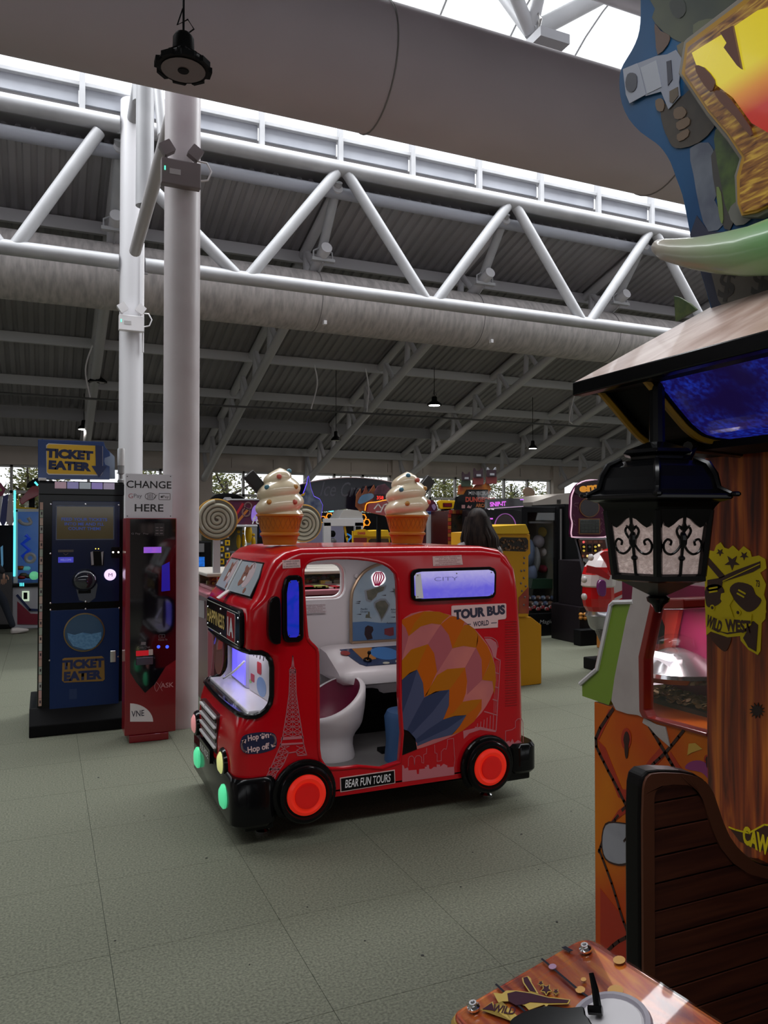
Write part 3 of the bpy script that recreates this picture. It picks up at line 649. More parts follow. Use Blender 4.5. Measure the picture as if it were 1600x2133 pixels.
gas += [nose(y, 0.905, 0.004) for y in reversed(yl)]
gas += [Vector((xside(z), BY-0.003, z)) for z in reversed(zs_)]
gas += [nose(y, 0.605, 0.004) for y in yl]
gas += [Vector((xside(z), BY+BW+0.003, z)) for z in zs_]
MB().tube([tuple(g) for g in gas], 0.013, 8, closed=True).build('windscreen_gasket', black, bus, smooth=True)
cg = glass('bubble_glass', (0.95, 0.95, 0.98)); bb = MB(); rows = []
for i in range(11):
    z = 0.606 + i*0.0297; rows.append([Vector((xside(z)-0.004, BY+0.003, z))] + [nose(y, z, 0.003) for y in yl] + [Vector((xside(z)-0.004, BY+BW-0.003, z))])
nr = len(rows[0]); vs = [p for r in rows for p in r]; fs = [(i*nr+j, i*nr+j+1, (i+1)*nr+j+1, (i+1)*nr+j) for i in range(10) for j in range(nr-1)]
bb.add(vs, fs).build('wrap_windscreen', cg, bus, smooth=True)
# inside the nose: shelf, blue-lit console back, printed card, trailing white lead
MB().box((0.885, BY+0.05, 0.600), (1.07, BY+BW-0.05, 0.622)).build('nose_shelf', liner, bus, bevel=0.006)
blue_lit = mat('blue_panel_lit', (0.18, 0.16, 0.75), 0.3, emit=1.1, ecol=(0.16, 0.13, 1.0))
MB().box((1.00, 4.12, 0.622), (1.06, 4.52, 0.90)).build('console_box', mat('lilac_plastic', (0.45, 0.42, 0.6), 0.3), bus, bevel=0.012)
MB().box((0.994, 4.14, 0.64), (1.0, 4.44, 0.83)).build('console_screen', blue_lit, bus)
cp = Plane((1.01, 4.09, 0), (0.05, -0.999, 0), (0, 0, 1)); cdm = MB().use(mat('card_cream', (0.52, 0.50, 0.48), 0.4)).prism(cp, rrect(0.0, 0.63, 0.36, 0.88, 0.02), 0, 0.004)
cdm.use(mat('print_blue', (0.14, 0.25, 0.42), 0.4)).prism(cp, circ(0.22, 0.68, 0.08, 16, 0.05), 0.004, 0.005)
cdm.use(mat('print_red', (0.42, 0.02, 0.03), 0.4)); cdm.prism(cp, rrect(0.15, 0.74, 0.22, 0.80, 0.01), 0.004, 0.006); cdm.prism(cp, rrect(0.04, 0.68, 0.10, 0.72, 0.005), 0.004, 0.006)
cdm.use(darkp)
for k in range(5): cdm.stroke(cp, [(0.03+k*0.055, 0.82), (0.05+k*0.055, 0.865)], 0.008, 0.004, 0.006)
cdm.use(mat('print_green', (0.25, 0.5, 0.12), 0.4)).prism(cp, circ(0.03, 0.675, 0.02, 10, 0.01), 0.004, 0.006)
cdm.build('printed_card', None, bus)
MB().tube(smoothline([(0.93, 4.35, 0.66), (0.90, 4.22, 0.67), (0.93, 4.12, 0.72), (0.98, 4.08, 0.78)], 5), 0.006, 6).build('lead', white_p, bus, smooth=True)
MB().prism(Plane((0.93, 4.50, 0), (0.5, -0.86, 0), (0, 0, 1)), circ(0, 0.76, 0.04, 16, 0.12), 0, 0.004).build('animal_cutout', brownp, bus)
# ---- side window units and black pod
def unit(name, pl, pts, m_in, depth=0.022, inset=0.02, label=None):
    o = MB().prism(pl, pts, 0.0, depth).build(name, black, bus, bevel=0.009, seg=3, label=label)
    cx = sum(p[0] for p in pts)/len(pts); cz = sum(p[1] for p in pts)/len(pts); W_ = max(p[0] for p in pts)-min(p[0] for p in pts); H_ = max(p[1] for p in pts)-min(p[1] for p in pts)
    inner = [(cx+(a-cx)*(1-2*inset/W_), cz+(b-cz)*(1-2*inset/H_)) for a, b in pts]
    MB().prism(pl, inner, depth-0.004, depth+0.0012).build('lit_pane', m_in, o); return o, inner
tall = [SP.px(*p) for p in ((588, 1216), (592, 1203), (600, 1198), (620, 1197), (628, 1203), (630, 1220), (631, 1325), (628, 1333), (620, 1337), (596, 1338), (589, 1333), (586, 1320), (585, 1230))]
def bluegrad(name, c1, c2, st, wave=False):
    if name in _m: return _m[name]
    m = mat(name, c1, 0.2, coat=0.6, emit=st, ecol=c1); nt = m.node_tree; b = nt.nodes['Principled BSDF']; g = nt.nodes.new('ShaderNodeNewGeometry')
    nz = nt.nodes.new('ShaderNodeTexNoise'); nz.inputs['Scale'].default_value = 9; nz.inputs['Distortion'].default_value = 1.5
    rp = nt.nodes.new('ShaderNodeValToRGB'); rp.color_ramp.elements[0].position = 0.35; rp.color_ramp.elements[1].position = 0.7
    rp.color_ramp.elements[0].color = (*c1, 1); rp.color_ramp.elements[1].color = (*c2, 1)
    nt.links.new(g.outputs['Position'], nz.inputs[0]); nt.links.new(nz.outputs[0], rp.inputs[0]); nt.links.new(rp.outputs[0], b.inputs['Emission Color']); return m
bl1 = bluegrad('blue_backlight', (0.0, 0.02, 0.30), (0.035, 0.015, 0.42), 0.85)
bl2 = mat('lilac_backlight', (0.2, 0.18, 0.5), 0.2, coat=0.5, emit=0.8)
_n = bl2.node_tree; _g = _n.nodes.new('ShaderNodeNewGeometry'); _s = _n.nodes.new('ShaderNodeSeparateXYZ'); _r = _n.nodes.new('ShaderNodeMapRange'); _c = _n.nodes.new('ShaderNodeValToRGB')
_r.inputs[1].default_value = 1.17; _r.inputs[2].default_value = 1.31; _c.color_ramp.elements[0].color = (0.05, 0.035, 0.55, 1); _c.color_ramp.elements[1].color = (0.50, 0.46, 0.66, 1)
_w = _n.nodes.new('ShaderNodeTexNoise'); _w.inputs['Scale'].default_value = 14; _w.inputs['Distortion'].default_value = 2.5; _a = _n.nodes.new('ShaderNodeMath'); _a.operation = 'MULTIPLY_ADD'; _a.inputs[1].default_value = 0.35; 
_n.links.new(_g.outputs['Position'], _s.inputs[0]); _n.links.new(_s.outputs[2], _r.inputs[0]); _n.links.new(_g.outputs['Position'], _w.inputs[0]); _n.links.new(_w.outputs[0], _a.inputs[0]); _n.links.new(_r.outputs[0], _a.inputs[2])
_n.links.new(_a.outputs[0], _c.inputs[0]); _n.links.new(_c.outputs[0], _n.nodes['Principled BSDF'].inputs['Emission Color']); _c.color_ramp.elements[0].position = 0.15; _c.color_ramp.elements[1].position = 1.1 if False else 1.0
tu, _ = unit('side_quarter_window', SP, tall, bl1, inset=0.025, label='tall narrow window lit deep blue')
for px, py in ((602, 1212), (619, 1212), (600, 1322), (621, 1322)): MB().lathe(SP.p(*SP.px(px, py), 0.022), [(0.005, 0), (0.003, 0.003)], 8, (0, -1, 0)).build('screw', chrome, tu)
wide = rrect(*SP.px(853, 1251), *SP.px(1031, 1183), 0.028, 4)
wide = [SP.px(*p) for p in ((853, 1195), (858, 1187), (870, 1184), (1018, 1180), (1028, 1184), (1031, 1192), (1030, 1236), (1026, 1244), (1016, 1247), (872, 1253), (860, 1251), (854, 1244))]
wu, wi = unit('rear_side_window', SP, wide, bl2, inset=0.016, label='wide window with lilac backlight')
MB().prism(SP, [SP.px(*p) for p in ((861, 1195), (872, 1194), (878, 1245), (862, 1246))], 0.022, 0.0245).build('print_strip', white_p, wu)
text('window_print', 'CITY', SP, *SP.px(925, 1205), 0.14, 0.02, mat('print_lilac', (0.3, 0.28, 0.7), 0.4), wu, d=0.0245)
for px, py in ((866, 1198), (947, 1194), (1019, 1192), (866, 1242), (1019, 1238)): MB().lathe(SP.p(*SP.px(px, py), 0.023), [(0.005, 0), (0.003, 0.003)], 8, (0, -1, 0)).build('screw', chrome, wu)
pod = [SP.px(*p) for p in ((556, 1262), (560, 1248), (568, 1241), (576, 1243), (580, 1256), (581, 1330), (577, 1339), (566, 1339), (557, 1330), (554, 1310))]
MB().prism(SP, smoothline(pod, 2, True), 0.0, 0.045).build('side_pod', black, bus, bevel=0.016, seg=3, label='black rounded side pod')
# ---- prints on the near side
pinkd = mat('decal_pink', (0.42, 0.13, 0.15), 0.3, spec=0.25); pk = mat('decal_sticker', (0.60, 0.40, 0.39), 0.35, spec=0.25)
def Q(cx, cyy): return SP.px(780 + cx/3.95, 1120 + cyy/3.95)
bal = MB()
bal.use(mat('balloon_pink', (0.40, 0.115, 0.12), 0.25, spec=0.2, noise=(5, (0.50, 0.15, 0.13), 2))).prism(SP, [Q(*p) for p in smoothline([(225,680),(300,625),(450,600),(600,630),(700,665),(790,720),(860,790),(930,880),(975,980),(998,1100),(990,1220),(950,1330),(880,1440),(800,1520),(700,1600),(600,1650),(500,1690),(400,1725),(300,1755),(226,1790)], 2)], 0.0006, 0.0014)
oran = [mat('balloon_orange', (0.42, 0.085, 0.006), 0.25, spec=0.2), mat('balloon_amber', (0.36, 0.11, 0.006), 0.25, spec=0.2)]
navy = [mat('balloon_navy', (0.028, 0.038, 0.085), 0.25, spec=0.2), mat('balloon_slate', (0.055, 0.065, 0.125), 0.25, spec=0.2)]
pk2 = mat('balloon_pink_dark', (0.34, 0.085, 0.10), 0.25, spec=0.2)
shapes = [
 (0,[(225,675),(330,630),(410,605),(330,700),(280,810),(255,740),(225,705)]), (1,[(410,605),(530,608),(620,640),(560,690),(545,715),(470,705),(380,730),(280,810),(330,700)]),
 (0,[(560,700),(620,650),(680,645),(740,690),(725,740),(640,910),(610,800),(545,715)]), (1,[(740,715),(800,720),(850,790),(850,850),(835,905),(730,890),(640,910),(725,740)]),
 (0,[(850,790),(930,890),(960,960),(940,1040),(885,1170),(880,1000),(835,905)]), (1,[(960,960),(990,1050),(998,1170),(985,1290),(970,1180),(885,1170),(940,1050)]),
 (1,[(225,1010),(300,920),(440,875),(390,980),(350,1085),(270,1130),(225,1170)]), (0,[(440,875),(490,950),(515,1100),(430,1290),(410,1310),(395,1180),(350,1085),(390,980)]),
 (1,[(515,1130),(600,1080),(745,1068),(690,1150),(615,1250),(540,1260),(410,1310)]), (0,[(745,1068),(762,1180),(750,1280),(725,1350),(650,1440),(565,1495),(610,1380),(615,1250),(690,1150)]),
 (1,[(725,1350),(800,1335),(882,1328),(830,1400),(755,1458),(650,1470),(565,1495),(650,1440)]), (0,[(882,1328),(880,1410),(820,1510),(720,1590),(630,1625),(700,1550),(755,1458),(830,1400)]),
 (2,[(225,1170),(290,1110),(350,1085),(300,1250),(228,1450)]), (3,[(350,1085),(400,1200),(408,1315),(340,1440),(265,1585),(228,1575),(228,1450),(300,1250)]),
 (2,[(408,1315),(500,1265),(615,1250),(480,1430),(300,1620),(265,1585),(340,1440)]), (3,[(615,1250),(612,1380),(565,1495),(450,1570),(330,1665),(300,1620),(480,1430)]),
 (2,[(565,1495),(660,1465),(757,1458),(600,1570),(350,1690),(330,1665),(450,1570)]), (3,[(757,1458),(700,1550),(640,1620),(480,1660),(350,1715),(350,1690),(600,1570)]),
 (5,[(225,715),(255,740),(280,810),(225,1005)]), (5,[(545,715),(610,800),(640,910),(515,1110),(490,950),(440,875)]), (5,[(835,905),(880,1000),(885,1170),(762,1290),(762,1180),(745,1068)]),
 (4,[(226,1570),(280,1590),(335,1650),(350,1740),(226,1790)])]
pal = [oran[0], oran[1], navy[0], navy[1], black, pk2]
for c, pts in shapes: bal.use(pal[c]).prism(SP, [Q(*p) for p in pts], 0.0012, 0.0022)
bal.build('balloon_print', None, bus, label='orange, pink and navy hot-air balloon print')
MB().prism(SP, [Q(*p) for p in ((632,565),(642,558),(1075,540),(1083,548),(1083,655),(1075,668),(1015,675),(1013,738),(820,748),(740,690),(690,655),(632,640))], 0.0014, 0.003).build('name_sticker', pk, bus)
inkb = mat('ink_navy', (0.02, 0.018, 0.04), 0.4)
text('tour_bus_lettering', 'TOUR BUS', SP, *Q(866, 612), Q(1075, 0)[0]-Q(655, 0)[0], Q(0, 568)[1]-Q(0, 655)[1], inkb, bus, d=0.0034, bold=0.06, rot=0.05)
text('world_lettering', 'WORLD', SP, *Q(875, 705), Q(940, 0)[0]-Q(812, 0)[0], 0.028, inkb, bus, d=0.0034, bold=0.03, rot=0.05)
MB().stroke(SP, [Q(960, 702), Q(1003, 699)], 0.004, 0.003, 0.0036).stroke(SP, [Q(765, 712), Q(790, 711)], 0.004, 0.003, 0.0036).build('lettering_dash', inkb, bus)
def sticker(pts_px, lines, m=pk, ink=inkb, plane=SP, par=bus, d0=0.0004, name='safety_sticker'):
    q = [plane.px(*p) for p in pts_px]; st = MB().prism(plane, q, d0, d0+0.0015).build(name, m, par)
    a0 = min(p[0] for p in q); a1 = max(p[0] for p in q); b0 = min(p[1] for p in q); b1 = max(p[1] for p in q); n = len(lines)
    sl_ = (q[1][1]-q[0][1])/(q[1][0]-q[0][0]+1e-9)
    for i, t in enumerate(lines):
        text('sticker_lettering', t, plane, (a0+a1)/2, b1-(b1-b0)*(i+0.75)/(n+0.5), (a1-a0)*(0.84 if i % 2 == 0 else 0.6), (b1-b0)/(n+0.5)*0.62, ink, st, d=d0+0.002, rot=math.atan(sl_))
    return st
redink = mat('ink_red', (0.20, 0.02, 0.03), 0.4)
sticker(((588, 1167), (625, 1165), (626, 1182), (589, 1184)), ['STAND CLEAR', 'WHEN RIDE', 'IS IN MOTION'])
sticker(((901, 1159), (961, 1156), (964, 1176), (902, 1179)), ['CHILDREN MUST BE SUPERVISED', 'AT ALL TIMES', 'CHILDREN MUST SIT ON THE SEAT', 'HOLD TIGHT AND REMAIN SEATED', 'UNTIL THE RIDE HAS STOPPED'], ink=redink)
# Hop On Hop off badge
def G(cx, cyy): return SP.px(380 + cx/3.81, 1340 + cyy/3.81)
hp = MB().use(mat('badge_navy', (0.012, 0.014, 0.045), 0.35)).prism(SP, [G(*p) for p in smoothline([(462,770),(500,725),(620,705),(720,712),(748,760),(742,820),(700,850),(600,875),(500,872),(462,830)], 3, True)], 0.0008, 0.002)
hp.use(pk)
for pts in ([(505,860),(478,840),(472,800),(492,768)], [(700,722),(728,738),(738,775),(722,808)]): hp.stroke(SP, [G(*p) for p in smoothline(pts, 4)], 0.0075, 0.002, 0.003)
hp.prism(SP, [G(468,772), G(506,760), G(500,795)], 0.002, 0.003); hp.prism(SP, [G(700,800), G(742,812), G(710,825)], 0.002, 0.003)
for a, b, r in ((638, 745, .008), (620, 728, .0035), (633, 718, .0035), (647, 720, .0035), (656, 732, .0035)): hp.prism(SP, circ(*G(a, b), r, 10), 0.002, 0.003)
hb_ = hp.build('hop_badge', None, bus)
text('badge_lettering', 'Hop', SP, *G(562, 752), 0.052, 0.036, pk, hb_, d=0.0032, bold=0.03, rot=0.1); text('badge_lettering', 'n', SP, *G(673, 733), 0.017, 0.02, pk, hb_, d=0.0032, bold=0.03)
text('badge_lettering', 'Hop off', SP, *G(604, 835), 0.105, 0.038, pk, hb_, d=0.0032, bold=0.03, rot=0.09)
# BEAR FUN TOURS
q = [SP.px(*p) for p in ((708, 1620), (822, 1603), (823, 1631), (709, 1650))]
bf = MB().prism(SP, q, 0.0006, 0.003).build('sill_sign_edge', pk, bus); cxa = sum(p[0] for p in q)/4; cxb = sum(p[1] for p in q)/4
bs = MB().prism(SP, [(cxa+(a-cxa)*0.97, cxb+(b-cxb)*0.88) for a, b in q], 0.003, 0.0042).build('sill_sign', black, bus)
text('sign_lettering', 'BEAR FUN TOURS', SP, cxa, cxb, 0.245, 0.04, white_p, bs, d=0.0046, bold=0.01, shear=0.15, rot=-0.005)
# Eiffel tower print
def E(cx, cyy): return SP.px(380 + cx/3.81, 1340 + cyy/3.81)
ei = MB().use(pinkd)
Lf = [(876,100),(868,185),(850,210),(852,260),(846,400),(825,560),(795,745),(770,830),(700,990),(655,1080),(600,1200),(598,1290)]
Rt = [(876,100),(884,185),(898,210),(898,260),(903,400),(925,560),(955,745),(962,800),(985,885)]
ei.stroke(SP, [E(*p) for p in Lf], 0.0042, 0.0006, 0.002); ei.stroke(SP, [E(*p) for p in Rt], 0.0042, 0.0006, 0.002)
ei.stroke(SP, [E(876, 100), E(876, 200)], 0.0025, 0.0006, 0.002)
def xs(pts, y):
    for i in range(len(pts)-1):
        if pts[i][1] <= y <= pts[i+1][1]: k = (y-pts[i][1])/(pts[i+1][1]-pts[i][1]+1e-9); return pts[i][0]*(1-k)+pts[i+1][0]*k
    return pts[-1][0]
yy = 205
while yy < 735:
    h = 22 + (yy-205)*0.045; y2 = min(yy+h, 740); l1, r1, l2, r2 = xs(Lf, yy), xs(Rt, yy), xs(Lf, y2), xs(Rt, y2); w_ = 0.0018 + (yy-200)*1.6e-6
    m1, m2 = (l1+r1)/2, (l2+r2)/2
    ei.stroke(SP, [E(l1, yy), E(r1, yy)], w_, 0.0006, 0.002)
    if yy < 330: ei.stroke(SP, [E(l1, yy), E(r2, y2)], w_, 0.0006, 0.002); ei.stroke(SP, [E(r1, yy), E(l2, y2)], w_, 0.0006, 0.002)
    else:
        ei.stroke(SP, [E(m1, yy), E(m2, y2)], w_, 0.0006, 0.002)
        for a, b, c, d in ((l1, m1, l2, m2), (m1, r1, m2, r2)): ei.stroke(SP, [E(a, yy), E(d, y2)], w_, 0.0006, 0.002); ei.stroke(SP, [E(b, yy), E(c, y2)], w_, 0.0006, 0.002)
    yy = y2
ei.prism(SP, [E(785,745),(E(960,735)), E(962,755), E(780,768)], 0.0006, 0.002); ei.prism(SP, [E(850,205), E(900,205), E(898,240), E(852,240)], 0.0006, 0.002); ei.prism(SP, [E(775,795), E(962,785), E(960,798), E(772,810)], 0.0006, 0.002)
ei.stroke(SP, [E(*p) for p in ((840,870),(800,960),(745,1030),(715,1120),(695,1290))], 0.0045, 0.0006, 0.002); ei.stroke(SP, [E(840,870), E(905,860), E(915,890), E(985,885)], 0.0045, 0.0006, 0.002)
yy = 815; inn = [(850,815),(840,870),(800,960),(745,1030),(715,1120),(695,1290)]
while yy < 1285:
    y2 = min(yy+46, 1290); l1, r1, l2, r2 = xs(Lf, yy), xs(inn, yy), xs(Lf, y2), xs(inn, y2)
    ei.stroke(SP, [E(l1, yy), E(r1, yy)], 0.0026, 0.0006, 0.002); ei.stroke(SP, [E(l1, yy), E(r2, y2)], 0.0026, 0.0006, 0.002); ei.stroke(SP, [E(r1, yy), E(l2, y2)], 0.0026, 0.0006, 0.002); ei.stroke(SP, [E((l1+r1)/2, yy), E((l2+r2)/2, y2)], 0.0026, 0.0006, 0.002); yy = y2
for yy in (815, 850): ei.stroke(SP, [E(905, yy), E(975, yy+30)], 0.0026, 0.0006, 0.002); ei.stroke(SP, [E(968, yy), E(910, yy+32)], 0.0026, 0.0006, 0.002)
ei.prism(SP, [E(690,985), E(770,985), E(765,1005), E(685,1008)], 0.0006, 0.002)
ei.build('tower_print', None, bus, label='pink lattice tower print')
# leaning tower print, skylines, embossed vents
pt = MB().use(pinkd)
pt.stroke(SP, [Q(*p) for p in smoothline([(905,820),(960,822),(1005,850),(1018,900)], 4)], 0.004, 0.0003, 0.0011)
pt.prism(SP, [Q(*p) for p in ((905,830),(955,830),(1000,860),(1012,900),(1000,985),(980,985),(960,920),(930,870))], 0.0002, 0.001)
for (xa, ya, xb, yb) in ((990,985,1035,1010),(995,1110,1028,1120),(985,1225,1022,1235),(975,1330,1018,1345),(905,1430,1012,1460),(830,1560,1000,1590)): pt.stroke(SP, [Q(xa, ya), Q(xb, yb)], 0.0055, 0.0003, 0.0011)
pt.stroke(SP, [Q(1035,1005), Q(1022,1235), Q(1000,1590)], 0.005, 0.0003, 0.0011)
for k in range(6): pt.stroke(SP, [Q(850+k*26, 1530-k*16), Q(845+k*26, 1575)], 0.0032, 0.0003, 0.0011)
for k in range(3): pt.stroke(SP, [Q(1000+k*10, 1010), Q(980+k*10, 1440)], 0.0016, 0.0003, 0.0011)
pt.prism(SP, [Q(*p) for p in ((730,1590),(870,1555),(998,1585),(998,1600),(870,1580),(780,1610),(735,1655))], 0.0002, 0.001)
pt.build('leaning_tower_print', None, bus)
sk = MB().use(pinkd)
sk.prism(SP, [Q(*p) for p in ((228,1870),(240,1875),(248,1900),(275,1890),(280,1915),(345,1910),(350,1945),(365,1945),(368,1905),(415,1900),(415,1885),(430,1885),(430,1870),(448,1870),(450,1900),(465,1905),(490,1885),(512,1888),(512,1865),(540,1868),(540,1885),(570,1860),(600,1875),(600,1890),(655,1885),(658,1950),(228,2010))], 0.0004, 0.0015)
for pts in ([(278,1880),(280,1820),(290,1800),(310,1795),(325,1810),(330,1870),(332,1815),(345,1795),(370,1792),(388,1808),(390,1850),(405,1855),(405,1785),(428,1775),(430,1730)], [(495,1705),(497,1770),(515,1775),(515,1840),(550,1835),(550,1760),(572,1735),(590,1740),(600,1700),(600,1660),(650,1650),(658,1780),(662,1820),(655,1885)]):
    sk.stroke(SP, [Q(*p) for p in pts], 0.0022, 0.0004, 0.0015)
sk.build('skyline_print', None, bus); sk = MB().use(pinkd)
sk.stroke(SP, [Q(*p) for p in ((1078,1690),(1078,1590),(1130,1580),(1160,1560),(1160,1510),(1180,1490),(1210,1490),(1222,1520),(1225,1690))], 0.003, 0.0004, 0.0015)
sk.prism(SP, [Q(*p) for p in ((1080,1680),(1110,1670),(1115,1690),(1135,1655),(1150,1690),(1180,1665),(1225,1690),(1222,1712),(1085,1718))], 0.0004, 0.0015)
sk.build('skyline_print', None, bus)
vent = MB()
for k in range(34):
    a, b = Q(1075, 690+k*21); a2, _ = Q(1172, 690+k*21); vent.box((a, BY-0.003, b-0.0012), (a2, BY+0.002, b+0.0012))
vent.build('embossed_vents', mat('bus_red_vent', (0.30, 0.003, 0.008), 0.3), bus)
# ---- cabin fittings
tread = mat('tread_steel', (0.30, 0.29, 0.285), 0.35, 0.35, noise=(6, (0.22, 0.21, 0.205), 4))
MB().box((1.06, BY+0.0, 0.196), (2.30, BY+BW-0.08, 0.212)).build('floor_plate', tread, bus, bevel=0.004)
MB().box((1.60, 4.47, 0.205), (2.3, BY+BW-0.07, 0.46)).build('back_panel', blackm, bus)
MB().box((1.75, 4.02, 0.212), (2.3, 4.09, 0.235)).build('foot_rail', blackm, bus, bevel=0.004)
# map screen on the far wall
WP = plane_y(BY+BW-0.06)
mp = [WP.px(*p) for p in ((730, 1338), (730, 1250), (737, 1220), (755, 1193), (780, 1178), (810, 1170), (850, 1166), (880, 1170), (880, 1330))]
gold = mat('gold_trim', (0.42, 0.30, 0.2), 0.3, 0.7)
MB().tube([WP.p(a, b, 0.012) for a, b in smoothline(mp[:8], 3)] , 0.011, 8).tube([WP.p(*mp[0], 0.012), WP.p(*mp[-1], 0.012)], 0.009, 8).build('screen_trim', gold, bus, smooth=True)
mscr = MB().use(mat('map_sky', (0.22, 0.29, 0.35), 0.2, emit=0.10, noise=(4, (0.36, 0.40, 0.43), 3))).prism(WP, mp, 0.0, 0.008)
low = [WP.px(*p) for p in ((732, 1336), (732, 1296), (760, 1294), (790, 1297), (880, 1298), (880, 1330))]
mscr.use(mat('map_blue', (0.07, 0.14, 0.27), 0.2, emit=0.08)).prism(WP, low, 0.008, 0.009)
lnd = mat('map_land', (0.10, 0.11, 0.08), 0.3, noise=(30, (0.16, 0.15, 0.11), 2)); hal = mat('map_halo', (0.25, 0.28, 0.31), 0.3)
def B(cx, cyy): return WP.px(620 + cx/6.957, 1150 + cyy/6.957)
for mm, k, d in ((hal, 1.25, 0.0085), (lnd, 1.0, 0.0095)):
    for pts in ([(990,560),(1090,530),(1180,500),(1250,500),(1230,560),(1150,590),(1130,640),(1060,700),(1010,680)], [(1120,740),(1190,700),(1260,700),(1310,770),(1290,830),(1250,900),(1210,970),(1170,880),(1120,790)], [(1380,540),(1440,520),(1500,540),(1500,700),(1420,660)]):
        ax_ = sum(p[0] for p in pts)/len(pts); ay_ = sum(p[1] for p in pts)/len(pts); mscr.use(mm).prism(WP, [B(ax_+(p[0]-ax_)*k, ay_+(p[1]-ay_)*k) for p in pts], 0.008, d)
mscr.use(darkp).prism(WP, [B(*p) for p in ((970,1090),(1010,1060),(1080,1080),(1090,1130),(1060,1180),(1080,1250),(1000,1270),(960,1190))], 0.009, 0.011)
mscr.use(mat('print_dull_red', (0.2, 0.03, 0.04), 0.4)).prism(WP, [B(*p) for p in ((1250,1110),(1380,1085),(1385,1200),(1330,1215),(1250,1190))], 0.009, 0.011)
mscr.use(lnd).prism(WP, [B(*p) for p in ((975,950),(985,900),(1010,900),(1015,860),(1035,860),(1040,940),(1070,955))], 0.009, 0.0105)
for p in ((870,715),(860,740),(880,900),(1355,570),(1240,625),(1370,940)): mscr.use(darkp).prism(WP, [B(p[0]-35, p[1]), B(p[0]+35, p[1]-8), B(p[0]+30, p[1]+6)], 0.009, 0.0105)
ms = mscr.build('map_screen', None, bus)
text('map_lettering', 'Pacific\nOcean', WP, *B(955, 840), 0.05, 0.028, inkb, ms, d=0.012); text('map_lettering', 'Atlantic\nOcean', WP, *B(1390, 845), 0.05, 0.028, inkb, ms, d=0.012)
text('map_lettering', 'Antarctica', WP, *B(1370, 1020), 0.09, 0.013, inkb, ms, d=0.012)
c = B(1165, 385); bl = MB().use(mat('balloon_lit_white', (0.9, 0.88, 0.9), 0.3, emit=0.9)).prism(WP, [B(*p) for p in smoothline([(1060,350),(1110,290),(1170,278),(1235,300),(1265,370),(1250,430),(1200,475),(1110,500),(1075,440)], 3, True)], 0.008, 0.014)
bl.use(mat('balloon_stripe', (0.4, 0.01, 0.08), 0.3, emit=0.25))
for k in range(5):
    x_ = 1085 + k*38; bl.stroke(WP, [B(*p) for p in smoothline([(1165+(x_-1165)*0.5, 290), (x_, 370), (1140+(x_-1165)*0.35, 480)], 4)], 0.008, 0.014, 0.0155)
bl.build('lit_balloon', None, ms, label='small backlit pink and white balloon')
MB().lathe(WP.p(*B(855, 345), 0.0), [(0.014, 0), (0.013, 0.004), (0.005, 0.005), (0.004, 0.003)], 16, (0, -1, 0)).build('camera_eye', liner, bus)
sticker(((632, 1259), (676, 1258), (682, 1276), (632, 1278)), ['CHILDREN MUST BE SUPERVISED', 'AT ALL TIMES', 'CHILDREN MUST SIT ON THE SEAT', 'HOLD TIGHT AND REMAIN SEATED', 'UNTIL THE RIDE HAS STOPPED'], m=mat('sticker_clear', (0.66, 0.61, 0.62), 0.3), ink=redink, plane=WP, d0=0.0)
# dashboard desk with sloping control panel
yF = 4.12
desk = MB(); DP = Plane((0, yF, 0), (1, 0, 0), (0, 0, 1))
def dz(px, py, Y): return at_y(px, py, Y)
xl = XY(731, yF)
rr = []
for X in (xl-0.05, xl-0.02, xl+0.03, 2.3):
    ins = {xl-0.05: 0.05, xl-0.02: 0.018, xl+0.03: 0.0}.get(X, 0.0)
    rr.append([Vector((X, y, z)) for y, z in ((yF+ins, 0.59+ins*.6), (yF+ins*0.8, 0.635), (yF+0.02+ins, 0.668-ins*0.3), (4.40, 0.752-ins*0.3), (4.52, 0.765-ins*0.3), (4.52, 0.57+ins*.5), (yF+0.06+ins, 0.57+ins*.5))])
desk.sweep(rr).build('dashboard', liner, bus, smooth=True, angle=50)
ctl = Plane((0, yF+0.04, 0.676), (1, 0, 0), (0, 0.955, 0.30))
ptd = [(xl+0.035, 0.245), (2.2, 0.245), (2.2, 0.02), (xl+0.12, 0.02), (xl+0.09, 0.05)]
cm = MB().use(mat('ctl_navy', (0.02, 0.035, 0.10), 0.2, coat=0.4)).prism(ctl, ptd, 0.0, 0.006)
cm.use(mat('ctl_orange', (0.42, 0.17, 0.03), 0.3)).prism(ctl, [(xl+0.11, 0.24), (xl+0.24, 0.24), (xl+0.21, 0.09), (xl+0.13, 0.07)], 0.006, 0.0075)
cm.use(mat('ctl_blue', (0.05, 0.17, 0.42), 0.3)).prism(ctl, circ(xl+0.29, 0.15, 0.09, 20, 0.085), 0.006, 0.0078); cm.prism(ctl, circ(xl+0.44, 0.12, 0.05, 16), 0.006, 0.0078)
cm.use(mat('ctl_red', (0.25, 0.02, 0.02), 0.3)).prism(ctl, circ(xl+0.05, 0.19, 0.03, 12), 0.006, 0.0078)
cm.use(mat('ctl_cream', (0.5, 0.5, 0.4), 0.3)); cm.prism(ctl, circ(xl+0.25, 0.03, 0.022, 14, 0.012), 0.006, 0.008); cm.prism(ctl, [(xl+0.31, 0.03), (xl+0.34, 0.03), (xl+0.35, 0.05), (xl+0.32, 0.05)], 0.006, 0.008)
co = cm.build('control_panel', None, bus)
text('panel_lettering', 'OCEAN', ctl, xl+0.46, 0.215, 0.1, 0.025, white_p, co, d=0.009)
